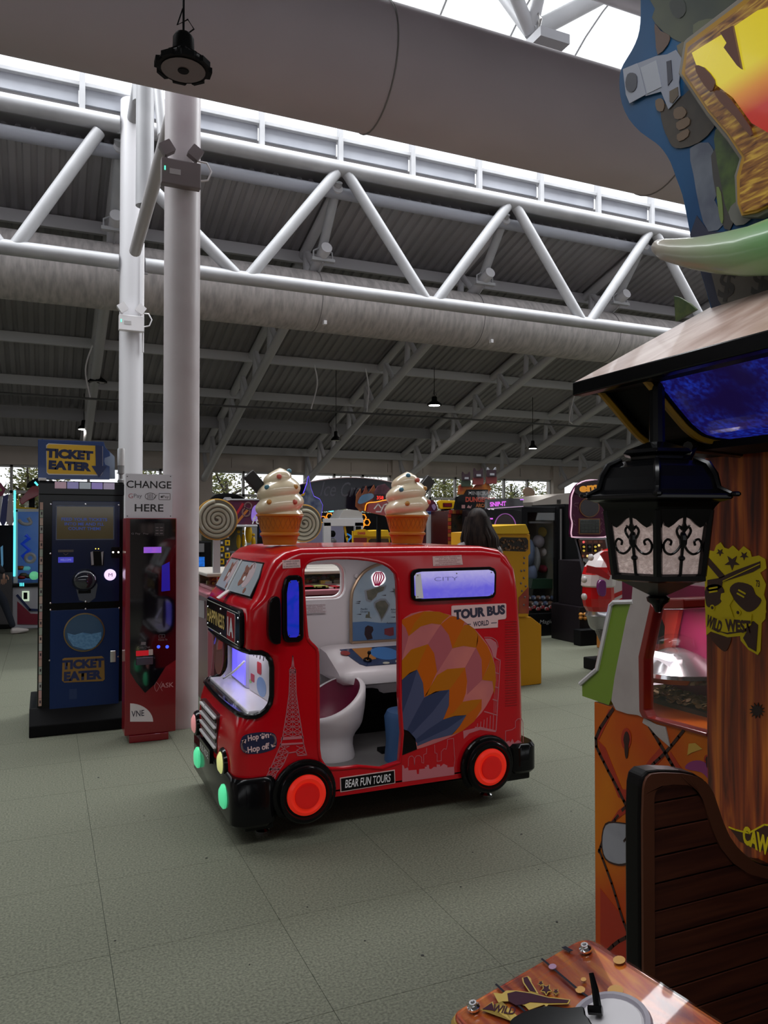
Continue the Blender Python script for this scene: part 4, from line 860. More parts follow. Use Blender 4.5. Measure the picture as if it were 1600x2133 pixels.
MB().tube([ctl.p(xl+0.15, 0.08, 0.006), ctl.p(xl+0.155, 0.08, 0.05)], 0.004, 8).ball(ctl.p(xl+0.155, 0.08, 0.055), 0.012, 10, 6).torus(ctl.p(xl+0.15, 0.08, 0.01), 0.02, 0.006, tuple(ctl.n)).build('joystick', black, bus, smooth=True)
MB().box((xl+0.02, 4.30, 0.455), (2.3, 4.46, 0.575)).build('desk_pedestal', liner, bus)
MB().prism(plane_y(4.295), smoothline([(xl+0.13, 0.455), (xl+0.13, 0.50), (xl+0.17, 0.53), (xl+0.24, 0.52), (xl+0.28, 0.49), (xl+0.55, 0.49), (xl+0.55, 0.455)], 2), 0.0, 0.01).build('leg_recess', blackm, bus)
# bucket seat: white shell with magenta inside
seat_c = Vector((1.475, 4.09, 0.212)); magenta = mat('magenta_pad', (0.16, 0.004, 0.035), 0.45)
prof_s = [(0.0, 0.128), (0.012, 0.13), (0.07, 0.118), (0.11, 0.12), (0.14, 0.135), (0.17, 0.158), (0.195, 0.17), (0.22, 0.18)]
rr = []; NS_ = 36
def rim(t):   # seat rim height: low at front-left, tall at the back right
    return 0.235 + 0.18*(0.5+0.5*math.cos(t - R(25)))**1.1
for h, r in prof_s[:-1]:
    rr.append([seat_c + Vector((r*1.02*math.cos(2*math.pi*i/NS_), r*0.95*math.sin(2*math.pi*i/NS_), h)) for i in range(NS_)])
for k in (0.0, 0.35, 0.7, 1.0):
    rr.append([seat_c + Vector(((0.175+0.018*math.sin(k*math.pi*0.6) )*math.cos(t), (0.168+0.016*math.sin(k*math.pi*.6))*math.sin(t), 0.205 + (rim(t)-0.205)*k)) for t in [2*math.pi*i/NS_ for i in range(NS_)]])
for k, ins, dzz in ((0, 0.012, 0.012), (0, 0.03, 0.008)):
    rr.append([seat_c + Vector(((0.19-ins)*math.cos(t), (0.182-ins)*math.sin(t), rim(t)+dzz)) for t in [2*math.pi*i/NS_ for i in range(NS_)]])
st = MB().sweep(rr, caps=False).build('seat', liner, bus, smooth=True, angle=70)
rr = []
for k, r in ((1.0, 0.158), (0.8, 0.15), (0.5, 0.14), (0.2, 0.12), (0.0, 0.08), (0.0, 0.01)):
    rr.append([seat_c + Vector((r*math.cos(t), r*0.95*math.sin(t), 0.19 + (rim(t)+0.006-0.19)*k)) for t in [2*math.pi*i/NS_ for i in range(NS_)]])
MB().sweep(rr, caps=False).build('seat_lining', magenta, st, smooth=True, label='dark magenta lining')
MB().lathe((1.835, 3.88, 0.212), [(0.0, 0), (0.12, 0.0), (0.11, 0.1), (0.12, 0.24), (0.105, 0.27), (0.0, 0.275)], 28).build('stool', mat('stool_blue', (0.035, 0.10, 0.24), 0.35), bus, smooth=True, label='blue drum stool')
ll = bpy.data.lights.new('cabin_fill', 'AREA'); ll.shape = 'RECTANGLE'; ll.size = 0.5; ll.size_y = 0.3; ll.energy = 1.7; ll.color = (1, 0.93, 0.95); lo = bpy.data.objects.new('cabin_fill', ll); C.objects.link(lo); lo.location = (1.7, 4.0, 1.33)  # added fill with no visible fitting, brightens the bus interior
ll = bpy.data.lights.new('nose_fill', 'AREA'); ll.shape = 'RECTANGLE'; ll.size = 0.06; ll.size_y = 0.5; ll.energy = 0.9; ll.color = (0.85, 0.82, 1.0); lo = bpy.data.objects.new('nose_fill', ll); C.objects.link(lo); lo.location = (0.95, 4.05, 0.893)  # added blue-white fill with no visible fitting, brightens the nose interior
# ---- ice creams on the roof
cream = mat('ice_cream', (0.70, 0.58, 0.40), 0.22, coat=0.6); wafer = mat('wafer', (0.42, 0.135, 0.012), 0.35, spec=0.35); wl = mat('wafer_line', (0.26, 0.085, 0.015), 0.5)
def cone(px, name, flip, label):
    x = XY(px, 4.06); c = Vector((x, 4.06, 1.398)); t = thing('ice_cream_cone', label, 'ice cream model', tuple(c), 'ice cream models on the bus roof')
    k = MB().lathe(c, [(0.0, 0), (0.088, 0.0), (0.092, 0.018), (0.098, 0.045), (0.107, 0.052), (0.107, 0.062), (0.098, 0.068), (0.104, 0.082), (0.115, 0.13), (0.122, 0.152), (0.128, 0.156), (0.128, 0.165), (0.115, 0.165)], 40).build('wafer_cone', wafer, t, smooth=True, angle=50)
    ln = MB()
    for i in range(26):
        for s in (-1, 1):
            a = 2*math.pi*i/26; b = a + s*0.22; r0, r1 = 0.1055, 0.1205; ln.tube([c+Vector((r0*math.cos(a), r0*math.sin(a), 0.086)), c+Vector((r1*math.cos(b), r1*math.sin(b), 0.145))], 0.0009, 4)
    ln.build('wafer_lines', wl, k)
    # whipped swirl: radius follows a descending helix
    N, M_ = 72, 60; rr = []
    for j in range(M_+1):
        h = j/M_; rr.append([])
        for i in range(N):
            a = 2*math.pi*i/N; ph = h*3.05 - a/(2*math.pi)
            base = 0.126*(1-h**2.6)**0.62*(0.93+0.08*math.sin(min(h*2.4, 1.57))); bulge = 0.027*abs(math.cos(math.pi*ph))**0.9 * (1-h*0.35) - 0.010
            r = max(base + bulge*(1 if h < 0.93 else 0.3) - 0.004, 0.002); z = 0.155 + 0.262*h
            rr[-1].append(c + Vector((r*math.cos(a), r*math.sin(a), z)))
    MB().sweep(rr).build('cream_swirl', cream, t, smooth=True, angle=80)
    dots = [(-0.4, 0.93, (0.05, 0.18, 0.25)), (-1.9, 0.80, (0.5, 0.09, 0.06)), (-2.5, 0.58, (0.05, 0.18, 0.25)), (-1.0, 0.60, (0.45, 0.22, 0.04)), (-2.3, 0.28, (0.45, 0.22, 0.04)), (-1.2, 0.28, (0.5, 0.09, 0.06))] if not flip else \
           [(-1.9, 0.90, (0.05, 0.18, 0.25)), (-1.2, 0.80, (0.5, 0.09, 0.06)), (-2.3, 0.58, (0.05, 0.18, 0.25)), (-0.8, 0.62, (0.45, 0.22, 0.04)), (-2.0, 0.28, (0.45, 0.22, 0.04)), (-0.75, 0.32, (0.5, 0.09, 0.06))]
    for a, h, cc in dots:
        r = 0.126*(1-h**2.6)**0.62 + 0.007; MB().ball(c + Vector((r*math.cos(a), r*math.sin(a), 0.155+0.262*h)), 0.0145, 10, 7).build('sweet', mat('sweet_%d' % int(cc[0]*100), cc, 0.35), t, smooth=True)
    s = 1 if flip else -1; fl = Plane(c + Vector((s*0.085, 0.02, 0.30)), (0.72, 0, s*0.62 if False else (-0.62*s if not flip else -0.62)), (s*0.62, 0, 0.72))
    r_ = Vector((0.75, 0, -s*0.66)); u_ = Vector((s*0.66, 0, 0.75)); fl = Plane(c + Vector((s*0.07, 0.03, 0.27)), r_, u_)
    MB().prism(fl, rrect(-0.032, 0, 0.032, 0.15, 0.006), -0.02, 0.02).build('chocolate_flake', mat('chocolate', (0.012, 0.009, 0.008), 0.35), t, bevel=0.004)
cone(583, 'a', False, 'swirled ice cream model above the bus door, flake leaning left')
cone(848, 'b', True, 'swirled ice cream model above the bus rear half, flake leaning right')
# ================================================================ TICKET MACHINE (left)
navy_p = mat('cab_navy', (0.005, 0.012, 0.055), 0.15, spec=0.4); navy_b = mat('cab_blue', (0.012, 0.05, 0.21), 0.3, coat=0.3)
yel = mat('sign_yellow', (0.60, 0.36, 0.02), 0.4); inkn = mat('sign_navy', (0.008, 0.018, 0.085), 0.4)
TYF = 6.12
tx0, tx1 = XY(80, TYF), XY(258, TYF)
te = thing('ticket_counting_machine', 'tall black and navy ticket counting machine with yellow lettered header sign', 'ticket machine', ((tx0+tx1)/2, TYF+0.3, 0))
zt = at_y(170, 1003, TYF).z
MB().box((tx0, TYF, 0.02), (tx1, TYF+0.62, zt)).build('cabinet', black, te, bevel=0.01)
b_ = MB(); b_.prism(Plane((tx0-0.0, 0, 0), (0, -1, 0), (0, 0, 1)), [(-(TYF-0.09), 0.0), (-(TYF+0.72), 0.0), (-(TYF+0.72), 0.07), (-(TYF+0.62), 0.19), (-(TYF+0.0), 0.19), (-(TYF-0.09), 0.08)], -(tx1-tx0+0.0), 0.05)
b_.build('plinth', blackm, te, bevel=0.006)
TP = plane_y(TYF)
def tp(*a): return TP.px(*a)
MB().prism(TP, rrect(*tp(107, 1257), *tp(249, 1045), 0.004), 0, 0.012).build('upper_door', navy_p, te, bevel=0.003)
ld = MB().prism(TP, rrect(*tp(103, 1478), *tp(248, 1266), 0.004), 0, 0.012).build('lower_door', mat('cab_navy2', (0.005, 0.022, 0.10), 0.3, spec=0.3), te, bevel=0.003)
MB().box((tx0, TYF-0.02, tp(0, 1029)[1]), (tx1, TYF, tp(0, 1003)[1])).build('light_bar_housing', black, te, bevel=0.006)
lm = [mat('ticket_print_%d' % i, c, 0.4, emit=0.35) for i, c in enumerate([(0.42, 0.28, 0.34), (0.28, 0.26, 0.5), (0.34, 0.38, 0.42), (0.30, 0.24, 0.55), (0.38, 0.32, 0.45)])]
a0, zb0 = tp(113, 1017.5); a1, zb1 = tp(239, 1006.5)
for k in range(5):
    w = (a1-a0)/5; MB().prism(TP, rrect(a0+k*w+0.004, zb0, a0+(k+1)*w-0.004, zb1, 0.003), 0.02, 0.024).use(0) if False else MB().prism(TP, rrect(a0+k*w+0.003, zb0, a0+(k+1)*w-0.003, zb1, 0.003), 0.02, 0.024).build('lit_ticket_tile', lm[k], te)
# strip of ticket prints down the left edge
sa, sb = XY(83, TYF), XY(89.5, TYF); zz0, zz1 = tp(0, 1478)[1], tp(0, 1045)[1]; n = 26
tcol = [mat('strip_%d' % i, c, 0.4) for i, c in enumerate([(0.5, 0.33, 0.26), (0.42, 0.44, 0.40), (0.36, 0.42, 0.34), (0.5, 0.30, 0.27), (0.55, 0.42, 0.34)])]
for k in range(n):
    z = zz0+(zz1-zz0)*k/n; o = MB().box((sa, TYF-0.008, z+0.002), (sb, TYF, z+(zz1-zz0)/n-0.001)).build('ticket_strip_tile', tcol[(k*3) % 5], te)
    if k % 2 == 0: MB().box(((sa+sb)/2-0.004, TYF-0.0095, z+0.022), ((sa+sb)/2+0.006, TYF-0.0078, z+0.042)).build('printed_mark', mat('mark_dark', (0.05, 0.03, 0.04), 0.5), o)
# screen
sc = MB().prism(TP, rrect(*tp(116, 1125), *tp(238, 1054), 0.004), 0.012, 0.016).build('screen', mat('screen_edge', (0.10, 0.13, 0.22), 0.3), te)
MB().prism(TP, rrect(*tp(118, 1123), *tp(236, 1056), 0.002), 0.016, 0.018).build('screen_image', mat('screen_olive', (0.07, 0.05, 0.016), 0.12, coat=0.3, emit=0.2, noise=(6, (0.07, 0.055, 0.02), 2)), sc)
sblue = mat('screen_text_blue', (0.03, 0.06, 0.25), 0.4, emit=0.5)
for i, (t, w) in enumerate((('FEED YOUR TICKETS', 88), ("INTO ME AND I'LL", 76), ('COUNT THEM!', 62))):
    a, b = tp(176, 1082+i*9.5); text('screen_lettering', t, TP, a, b, w*0.00358, 0.023, sblue, sc, d=0.0185, bold=0.02, rot=-0.01)
# reader, chute, dome, coin window
rd = MB().prism(TP, rrect(*tp(121, 1172), *tp(153, 1160), 0.002), 0.012, 0.016).build('reader_display', mat('reader_blue', (0.05, 0.05, 0.45), 0.3, emit=0.7), te)
text('display_lettering', 'WELCOME', TP, *tp(137, 1166), 0.075, 0.014, mat('text_pale', (0.4, 0.42, 0.8), 0.4, emit=0.4), rd, d=0.0165)
lb = MB().prism(TP, rrect(*tp(121, 1150), *tp(153, 1145), 0.001), 0.012, 0.014).build('reader_label', mat('reader_tag', (0.15, 0.12, 0.08), 0.4), te)
text('reader_lettering', 'TICKET COUNTER', TP, *tp(137, 1147.5), 0.1, 0.01, inkn, lb, d=0.015)
MB().stroke(TP, [tp(132, 1152), tp(137, 1156), tp(142, 1152)], 0.003, 0.012, 0.014).build('chevron', mat('reader_tag', (0.15, 0.12, 0.08), 0.4), te)
ch = MB().prism(TP, [tp(188, 1150), tp(196, 1148), tp(208, 1148), tp(216, 1150), tp(215, 1178), tp(189, 1178)], 0.012, 0.03).build('ticket_slot', black, te, bevel=0.003)
for x_, s in ((190, 1), (212, -1)): MB().prism(TP, [tp(x_-2, 1150), tp(x_+3, 1148), tp(x_+3+s*2, 1176), tp(x_, 1177)], 0.03, 0.034).build('slot_guide', mat('guide_pale', (0.4, 0.38, 0.4), 0.4), ch)
for x_ in (199, 205): MB().lathe(TP.p(*tp(x_, 1143), 0.012), [(0.004, 0), (0.003, 0.003)], 8, (0, -1, 0)).build('led', mat('led_amber', (1, 0.7, 0.1), 0.4, emit=2.5), te)
MB().prism(TP, [tp(x, y) for x, y in ((155, 1213), (162, 1240), (165, 1250), (185, 1255), (198, 1245), (203, 1218), (196, 1196), (176, 1186), (160, 1194))], 0.012, 0.016).build('dome_plate', mat('steel_dark', (0.10, 0.11, 0.13), 0.3, 0.7), te)
dm = MB().ball(TP.p(*tp(176, 1208), 0.012), (0.088, 0.07, 0.085), 24, 14).build('dome', mat('dome_smoke', (0.012, 0.014, 0.025), 0.05, coat=1.0), te, smooth=True, label='smoked glass dome')
MB().prism(TP, rrect(*tp(163, 1236), *tp(189, 1224), 0.004), 0.016, 0.022).build('dome_mouth', black, te)
bt = MB().lathe(TP.p(*tp(229, 1197), 0.012), [(0.042, 0), (0.042, 0.012), (0.036, 0.018), (0.02, 0.02)], 28, (0, -1, 0)).build('push_button', mat('button_lit', (0.75, 0.6, 0.85), 0.3, emit=1.2), te, smooth=True, label='round white lit button')
text('button_lettering', 'M', TP, *tp(229.5, 1197), 0.028, 0.024, mat('button_mark', (0.4, 0.1, 0.3), 0.4), bt, d=0.033)
MB().prism(TP, rrect(*tp(231, 1162), *tp(250, 1139), 0.01), 0.012, 0.03).build('bill_slot', black, te, bevel=0.004)
for x_ in (235, 246): MB().lathe(TP.p(*tp(x_, 1150), 0.03), [(0.007, 0), (0.006, 0.004)], 10, (0, -1, 0)).build('led_white', mat('led_white', (1, 0.95, 0.85), 0.3, emit=2.5), te)
MB().lathe(TP.p(*tp(175.5, 1316.5), 0.012), [(0.142, 0), (0.142, 0.008), (0.133, 0.010), (0.133, 0.004)], 40, (0, -1, 0), caps=False).build('porthole_ring', mat('ring_brass', (0.22, 0.15, 0.06), 0.3, 0.6), te)
pm = MB().prism(TP, circ(*tp(175.5, 1316.5), 0.132, 32), 0.012, 0.0145).build('porthole', mat('porthole_dark', (0.012, 0.03, 0.06), 0.08, coat=0.8, emit=0.04, ecol=(0.1, 0.3, 0.6)), te)
MB().prism(TP, [tp(140, 1318), tp(155, 1322), tp(172, 1317), tp(190, 1320), tp(211, 1316), tp(210, 1330), tp(196, 1350), tp(176, 1352), tp(152, 1345), tp(142, 1330)], 0.0145, 0.017).build('shredded_tickets', mat('shred_blue', (0.05, 0.14, 0.26), 0.6, emit=0.12, noise=(60, (0.12, 0.26, 0.4), 3)), pm)
def tlogo(pts, par, s, d, px_t, px_e, nm):
    q = [TP.px(*p) for p in pts]; st = MB().prism(TP, q, d, d+0.004).build(nm, mat('logo_ochre', (0.26, 0.14, 0.02), 0.4), par, bevel=0.0015)
    text('sign_lettering', 'TICKET', TP, *TP.px(*px_t[:2]), px_t[2]*s, px_t[3]*s, inkn, st, d=d+0.0055, bold=0.06, rot=-0.01)
    text('sign_lettering', 'EATER', TP, *TP.px(*px_e[:2]), px_e[2]*s, px_e[3]*s, inkn, st, d=d+0.0055, bold=0.06, rot=-0.01); return st
tlogo([(130, 1372), (134, 1370), (212, 1366), (217, 1370), (218, 1414), (214, 1418), (134, 1421), (129, 1417)], te, 0.00362, 0.013, (173, 1382, 80, 19), (173, 1406, 72, 19), 'lower_logo')
MB().prism(TP, rrect(*tp(229, 1379), *tp(241, 1354), 0.004), 0.012, 0.022).build('lock_handle', chrome, te, bevel=0.003)
for x_, y_ in ((106, 1050), (178, 1050), (247, 1052), (105, 1153), (105, 1256), (178, 1253), (105, 1270), (178, 1268), (248, 1266), (103, 1375), (246, 1367), (101, 1481), (174, 1474), (245, 1468)):
    MB().lathe(TP.p(*tp(x_, y_), 0.012), [(0.007, 0), (0.006, 0.005), (0.003, 0.006)], 10, (0, -1, 0)).build('bolt', chrome, te)
MB().prism(TP, rrect(*tp(144, 1456), *tp(160, 1434), 0.002), 0.012, 0.0128).build('speaker_grille', mat('grille_blue', (0.008, 0.03, 0.11), 0.5), te)
# header sign: lit box shaped like a ticket, arrow in front
HP = plane_y(TYF+0.05)
MB().prism(HP, [HP.px(*p) for p in ((80, 998), (80, 916), (205, 920), (217, 934), (228, 938), (240, 950), (241, 996))], -0.10, -0.05).build('header_back', mat('acrylic_pale', (0.35, 0.42, 0.52), 0.3), te)
MB().prism(HP, [HP.px(*p) for p in ((79, 999), (79, 916), (90, 915), (90, 998))], -0.05, 0.0).build('header_side', navy_b, te)
hs = MB().prism(HP, [HP.px(*p) for p in ((80, 998), (80, 916), (216, 921), (219, 932), (228, 942), (229, 950), (218, 954), (217, 961), (219, 968), (228, 972), (228, 999))], -0.02, 0.02).build('header_sign', navy_b, te, bevel=0.002)
MB().prism(HP, [HP.px(*p) for p in ((96, 928), (101, 924), (214, 930), (214, 985), (210, 991), (101, 989), (97, 985))], 0.02, 0.0225).build('header_edge', white_p, te)
hy = MB().prism(HP, [HP.px(*p) for p in ((98, 929), (102, 926), (200, 929), (200, 972), (212, 985), (208, 989), (102, 987), (98, 984))], 0.0225, 0.025).build('header_panel', mat('header_yellow', (0.62, 0.37, 0.02), 0.4, emit=0.08), te)
text('header_lettering', 'TICKET', HP, *HP.px(145, 947), 89*0.00365, 19*0.0037, inkn, hy, d=0.027, bold=0.07, rot=-0.03); text('header_lettering', 'EATER', HP, *HP.px(146, 971), 80*0.00365, 18*0.0037, inkn, hy, d=0.027, bold=0.07, rot=-0.03)
MB().prism(HP, [HP.px(*p) for p in ((198, 928), (213, 930), (213, 971), (222, 972), (206, 995), (190, 971), (199, 971))], 0.026, 0.032).build('header_arrow', mat('arrow_navy', (0.010, 0.022, 0.11), 0.3), te)
MB().box((XY(79, TYF), TYF-0.01, zt), (XY(96, TYF), TYF+0.06, zt+0.02)).build('clamp', white_p, te, bevel=0.004)
lp = at_y(252, 1005, TYF+0.05)
MB().lathe((lp.x, lp.y, zt), [(0.024, 0), (0.024, 0.02), (0.012, 0.03), (0.012, 0.06), (0.024, 0.07), (0.024, 0.13)], 16).build('beacon_base', mat('beacon_grey', (0.28, 0.28, 0.28), 0.4), te, smooth=True)
MB().lathe((lp.x, lp.y, zt+0.13), [(0.026, 0), (0.027, 0.12), (0.024, 0.13), (0.0, 0.13)], 16).build('beacon', mat('beacon_white', (0.62, 0.62, 0.62), 0.3), te, smooth=True)

# ================================================================ CHANGE MACHINE
CYF = 5.62
cx0, cx1 = XY(262, CYF), XY(368, CYF); CP = plane_y(CYF)
def cp_(*a): return CP.px(*a)
chg = thing('change_machine', 'slim red change machine with black glass front, beside the round column', 'change machine', ((cx0+cx1)/2, CYF+0.11, 0))
dred = mat('cab_red', (0.20, 0.004, 0.010), 0.3, coat=0.4)
zc = cp_(0, 1078)[1]
MB().box((cx0, CYF, 0.05), (cx1, CYF+0.215, zc)).build('cabinet', dred, chg, bevel=0.006)
MB().box((cx0+0.03, CYF-0.01, 0.0), (cx1-0.05, CYF+0.2, 0.05)).build('foot_plate', dred, chg, bevel=0.004)
gf = MB().prism(CP, [cp_(*p) for p in ((271, 1081), (366, 1081), (366, 1374), (345, 1388), (322, 1425), (302, 1443), (283, 1420), (271, 1400))], 0.0, 0.006).build('glass_front', mat('black_glass', (0.004, 0.003, 0.006), 0.06, coat=1.0), chg)
MB().prism(CP, rrect(*cp_(299, 1152), *cp_(336, 1139), 0.002), 0.006, 0.009).build('display', mat('display_violet', (0.22, 0.08, 0.55), 0.3, emit=0.8, noise=(30, (0.45, 0.1, 0.5), 2)), gf)
MB().prism(CP, [cp_(337, 1178), cp_(353, 1170), cp_(354, 1230), cp_(336, 1232)], 0.006, 0.0075).build('dim_blue_panel', mat('panel_blue_dim', (0.008, 0.01, 0.10), 0.2, emit=0.25, ecol=(0.03, 0.02, 0.8)), gf)  # skewed quad with a dim blue emission
MB().prism(CP, rrect(*cp_(283, 1366), *cp_(309, 1354), 0.002), 0.006, 0.02).build('coin_flap', mat('flap_red', (0.55, 0.01, 0.02), 0.3, emit=0.35), gf)
MB().prism(CP, rrect(*cp_(309, 1364), *cp_(318, 1352), 0.002), 0.006, 0.018).build('coin_stripes', mat('stripe_pale', (0.5, 0.42, 0.4), 0.4), gf)
MB().prism(CP, rrect(*cp_(283, 1385), *cp_(318, 1367), 0.002), 0.006, 0.024).build('coin_tray', mat('tray_steel', (0.12, 0.11, 0.16), 0.25, 0.8), gf, bevel=0.003)
for px in (330, 348): MB().lathe(CP.p(*cp_(px, 1347), 0.006), [(0.012, 0), (0.01, 0.005)], 12, (0, -1, 0)).build('note_led', mat('led_blue', (0.05, 0.1, 0.9), 0.3, emit=1.2), gf)
tg = mat('text_grey', (0.16, 0.14, 0.15), 0.4)
text('glass_lettering', 'Coin Out', CP, *cp_(299, 1348), 0.085, 0.016, tg, gf, d=0.0065); text('glass_lettering', 'Note In', CP, *cp_(339, 1332), 0.06, 0.014, tg, gf, d=0.0065)
text('glass_lettering', 'G Pay', CP, *cp_(283, 1112), 0.06, 0.016, tg, gf, d=0.0065); text('glass_lettering', 'Pay', CP, *cp_(304, 1112), 0.035, 0.014, tg, gf, d=0.0065)
MB().stroke(CP, rrect(*cp_(331, 1329), *cp_(343, 1321), 0.003), 0.002, 0.006, 0.007, closed=True).stroke(CP, circ(*cp_(337, 1325), 0.006, 10), 0.0015, 0.006, 0.007, closed=True).build('note_icon', tg, gf)
MB().prism(CP, [cp_(294, 1337), cp_(304, 1337), cp_(303, 1343), cp_(293, 1343)], 0.006, 0.007).build('coin_icon', tg, gf)
MB().prism(CP, rrect(*cp_(322, 1116), *cp_(342, 1090), 0.002), 0.006, 0.0075).build('card_reader', mat('reader_dark', (0.02, 0.02, 0.022), 0.3), gf)
for k in range(3):
    for j in range(2): MB().prism(CP, rrect(*cp_(324+j*9, 1100+k*6), *cp_(330+j*9, 1098+k*6), 0.001), 0.0075, 0.009).build('reader_key', tg, gf)
text('maker_lettering', 'ASK', CP, *cp_(348, 1427), 0.09, 0.034, mat('text_rose', (0.5, 0.25, 0.27), 0.4), chg, d=0.002, bold=0.01)
MB().stroke(CP, [cp_(*p) for p in smoothline([(326, 1418), (322, 1430), (326, 1440), (331, 1432), (337, 1420)], 4)], 0.003, 0.0, 0.002).stroke(CP, [cp_(*p) for p in smoothline([(324, 1419), (332, 1428), (338, 1439)], 4)], 0.003, 0.0, 0.002).build('maker_mark', mat('text_rose', (0.5, 0.25, 0.27), 0.4), chg)
qd = [cp_(271, 1503)] + [cp_(271 + 48*math.sin(R(a))*1.0, 1503 - 38*math.cos(R(a))) for a in range(0, 91, 9)]
wq = MB().prism(CP, qd, 0.0, 0.003).build('maker_badge', white_p, chg)
text('badge_lettering', 'VNE', CP, *cp_(287, 1486), 0.085, 0.042, inkb, wq, d=0.0035, bold=0.01)
# change sign
SG = plane_y(CYF+0.03); q0 = SG.px(261, 1078); q1 = SG.px(359, 989)
sg = thing('change_sign', 'square white sign board reading CHANGE HERE standing on the red change machine', 'sign', ((q0[0]+q1[0])/2, CYF+0.03, zc))
sb_ = MB().prism(SG, rrect(q0[0], zc, q1[0], q1[1], 0.006), -0.008, 0.006).build('board', mat('sign_white', (0.66, 0.67, 0.72), 0.25, coat=0.3), sg)
inkk = mat('ink_black', (0.012, 0.012, 0.014), 0.4)
text('sign_lettering', 'CHANGE', SG, *SG.px(310.5, 1009.5), 0.305, 0.052, inkk, sb_, d=0.007, bold=0.015); text('sign_lettering', 'HERE', SG, *SG.px(310.5, 1058), 0.195, 0.052, inkk, sb_, d=0.007, bold=0.015)
text('sign_lettering', 'G', SG, *SG.px(272, 1033), 0.03, 0.033, mat('ink_red2', (0.4, 0.1, 0.12), 0.4), sb_, d=0.007); text('sign_lettering', 'Pay', SG, *SG.px(287, 1034), 0.055, 0.036, mat('ink_grey', (0.12, 0.12, 0.14), 0.4), sb_, d=0.007)
sg_i = MB(); sg_i.stroke(SG, circ(*SG.px(313, 1034), 0.036, 24, 0.024), 0.003, 0.006, 0.0072, closed=True)
for k in range(4): sg_i.stroke(SG, [SG.px(307+k*3.2, 1029+0), SG.px(308.5+k*3.2, 1034), SG.px(307+k*3.2, 1039)], 0.003, 0.006, 0.0072)
sg_i.stroke(SG, [SG.px(320, 1038), SG.px(327, 1031)], 0.003, 0.006, 0.0072).build('contactless_symbol', inkk, sb_)
MB().stroke(SG, rrect(*SG.px(331, 1041), *SG.px(354, 1028), 0.004), 0.003, 0.006, 0.0072, closed=True).ball(SG.p(*SG.px(336.5, 1035), 0.006), (0.007, 0.001, 0.008), 8, 6).build('pay_frame', inkk, sb_)
text('sign_lettering', 'Pay', SG, *SG.px(345, 1035.5), 0.042, 0.026, inkk, sb_, d=0.007)
for x_, y_ in ((265, 992.5), (355, 992.5), (265, 1075), (355, 1075)): MB().lathe(SG.p(*SG.px(x_, y_), 0.006), [(0.004, 0), (0.003, 0.002)], 8, (0, -1, 0)).build('screw', inkk, sb_)
# ================================================================ GUNSLINGER CABINET (right foreground)
woodp = grain('wood_print', (0.05, 0.005, 0.002), (0.28, 0.040, 0.006), (0.60, 0.15, 0.014), (4.5, 4.5, 0.3), 9, 0.3, 0.2)
gun = thing('shooting_game_cabinet', 'wood-print western shooting game cabinet with canopy, pillar and yellow pistol badge', 'arcade machine', (1.9, 0.9, 0))
GX = plane_x(1.5)
def gx(x, y): return GX.px(x, y)
def gpt(cx, cyy, s=3.231): return gx(1180 + cx/s, cyy/s)
# pillar and the body behind it
MB().box((1.5, 1.252, 0.0), (1.58, 1.437, 1.84)).build('pillar', woodp, gun, bevel=0.006)
MB().box((1.58, 0.30, 0.0), (2.2, 1.43, 1.84)).build('body', mat('cab_side_dark', (0.03, 0.008, 0.004), 0.5, spec=0.2), gun)
# knots in the print
kn = MB().use(mat('knot_dark', (0.022, 0.006, 0.003), 0.5))
kn.prism(GX, [gx(*p) for p in star(1578, 1480, 17, 0.55, 12, 10)], 0.0005, 0.002); kn.build('knot_print', None, gun)
k2 = MB().use(mat('knot_brown', (0.07, 0.014, 0.005), 0.4)); k2.prism(GX, [gx(*p) for p in smoothline([(1480,1322),(1490,1340),(1510,1357),(1520,1345),(1524,1325),(1505,1318)], 3, True)], 0.0005, 0.0018); k2.build('knot_print', None, gun)
# badge
yb = mat('badge_yellow', (0.74, 0.57, 0.010), 0.4, spec=0.25); bbr = mat('badge_brown', (0.05, 0.012, 0.006), 0.4)
def bp(cx, cyy): return gx(1180 + cx/3.333, 620 + cyy/3.333)
bg_ = MB().use(yb)
bg_.prism(GX, [bp(*p) for p in [(965,1740),(1000,1755),(1030,1760),(1045,1720),(1075,1698),(1100,1735),(1130,1745),(1160,1720),(1200,1760),(1235,1725),(1280,1760),(1290,1800),(1340,1790),(1385,1815),(1392,1880),(1350,1910),(1390,1990),(1375,2060),(1390,2110),(1385,2230),(1340,2280),(1160,2310),(1080,2290),(975,2240),(967,2150)]], 0.0006, 0.0022)
def bq(cx, cyy): return gx(1180 + cx/3.678, 1220 + cyy/3.678)
bg_.prism(GX, [bq(*p) for p in ((1075,210),(1240,245),(1400,200),(1460,130),(1510,60),(1535,200),(1500,280),(1490,500),(1470,530),(1400,490),(1340,420),(1335,385),(1240,395),(1110,350),(1075,380))], 0.0004, 0.0020)
bg_.use(bbr)
bg_.prism(GX, [bp(*p) for p in star(1157, 1838, 55)], 0.0022, 0.0034); bg_.prism(GX, [bp(*p) for p in star(1073, 1768, 28)], 0.0022, 0.0034); bg_.prism(GX, [bp(*p) for p in star(1240, 1792, 32)], 0.0022, 0.0034)
bg_.prism(GX, [bp(*p) for p in ((968,1775),(1110,1935),(1070,1950),(968,1830))], 0.0022, 0.0034)
bg_.prism(GX, [bp(*p) for p in ((1352,1830),(1352,1875),(1300,1905),(1090,1975),(1085,2010),(1040,2040),(985,2035),(985,1960),(1060,1948),(1190,1890))], 0.0022, 0.0034)
bg_.prism(GX, [bp(*p) for p in smoothline([(975,2010),(1060,1990),(1100,2030),(1090,2090),(1060,2130),(1000,2150),(975,2120)], 3, True)], 0.0022, 0.0034)
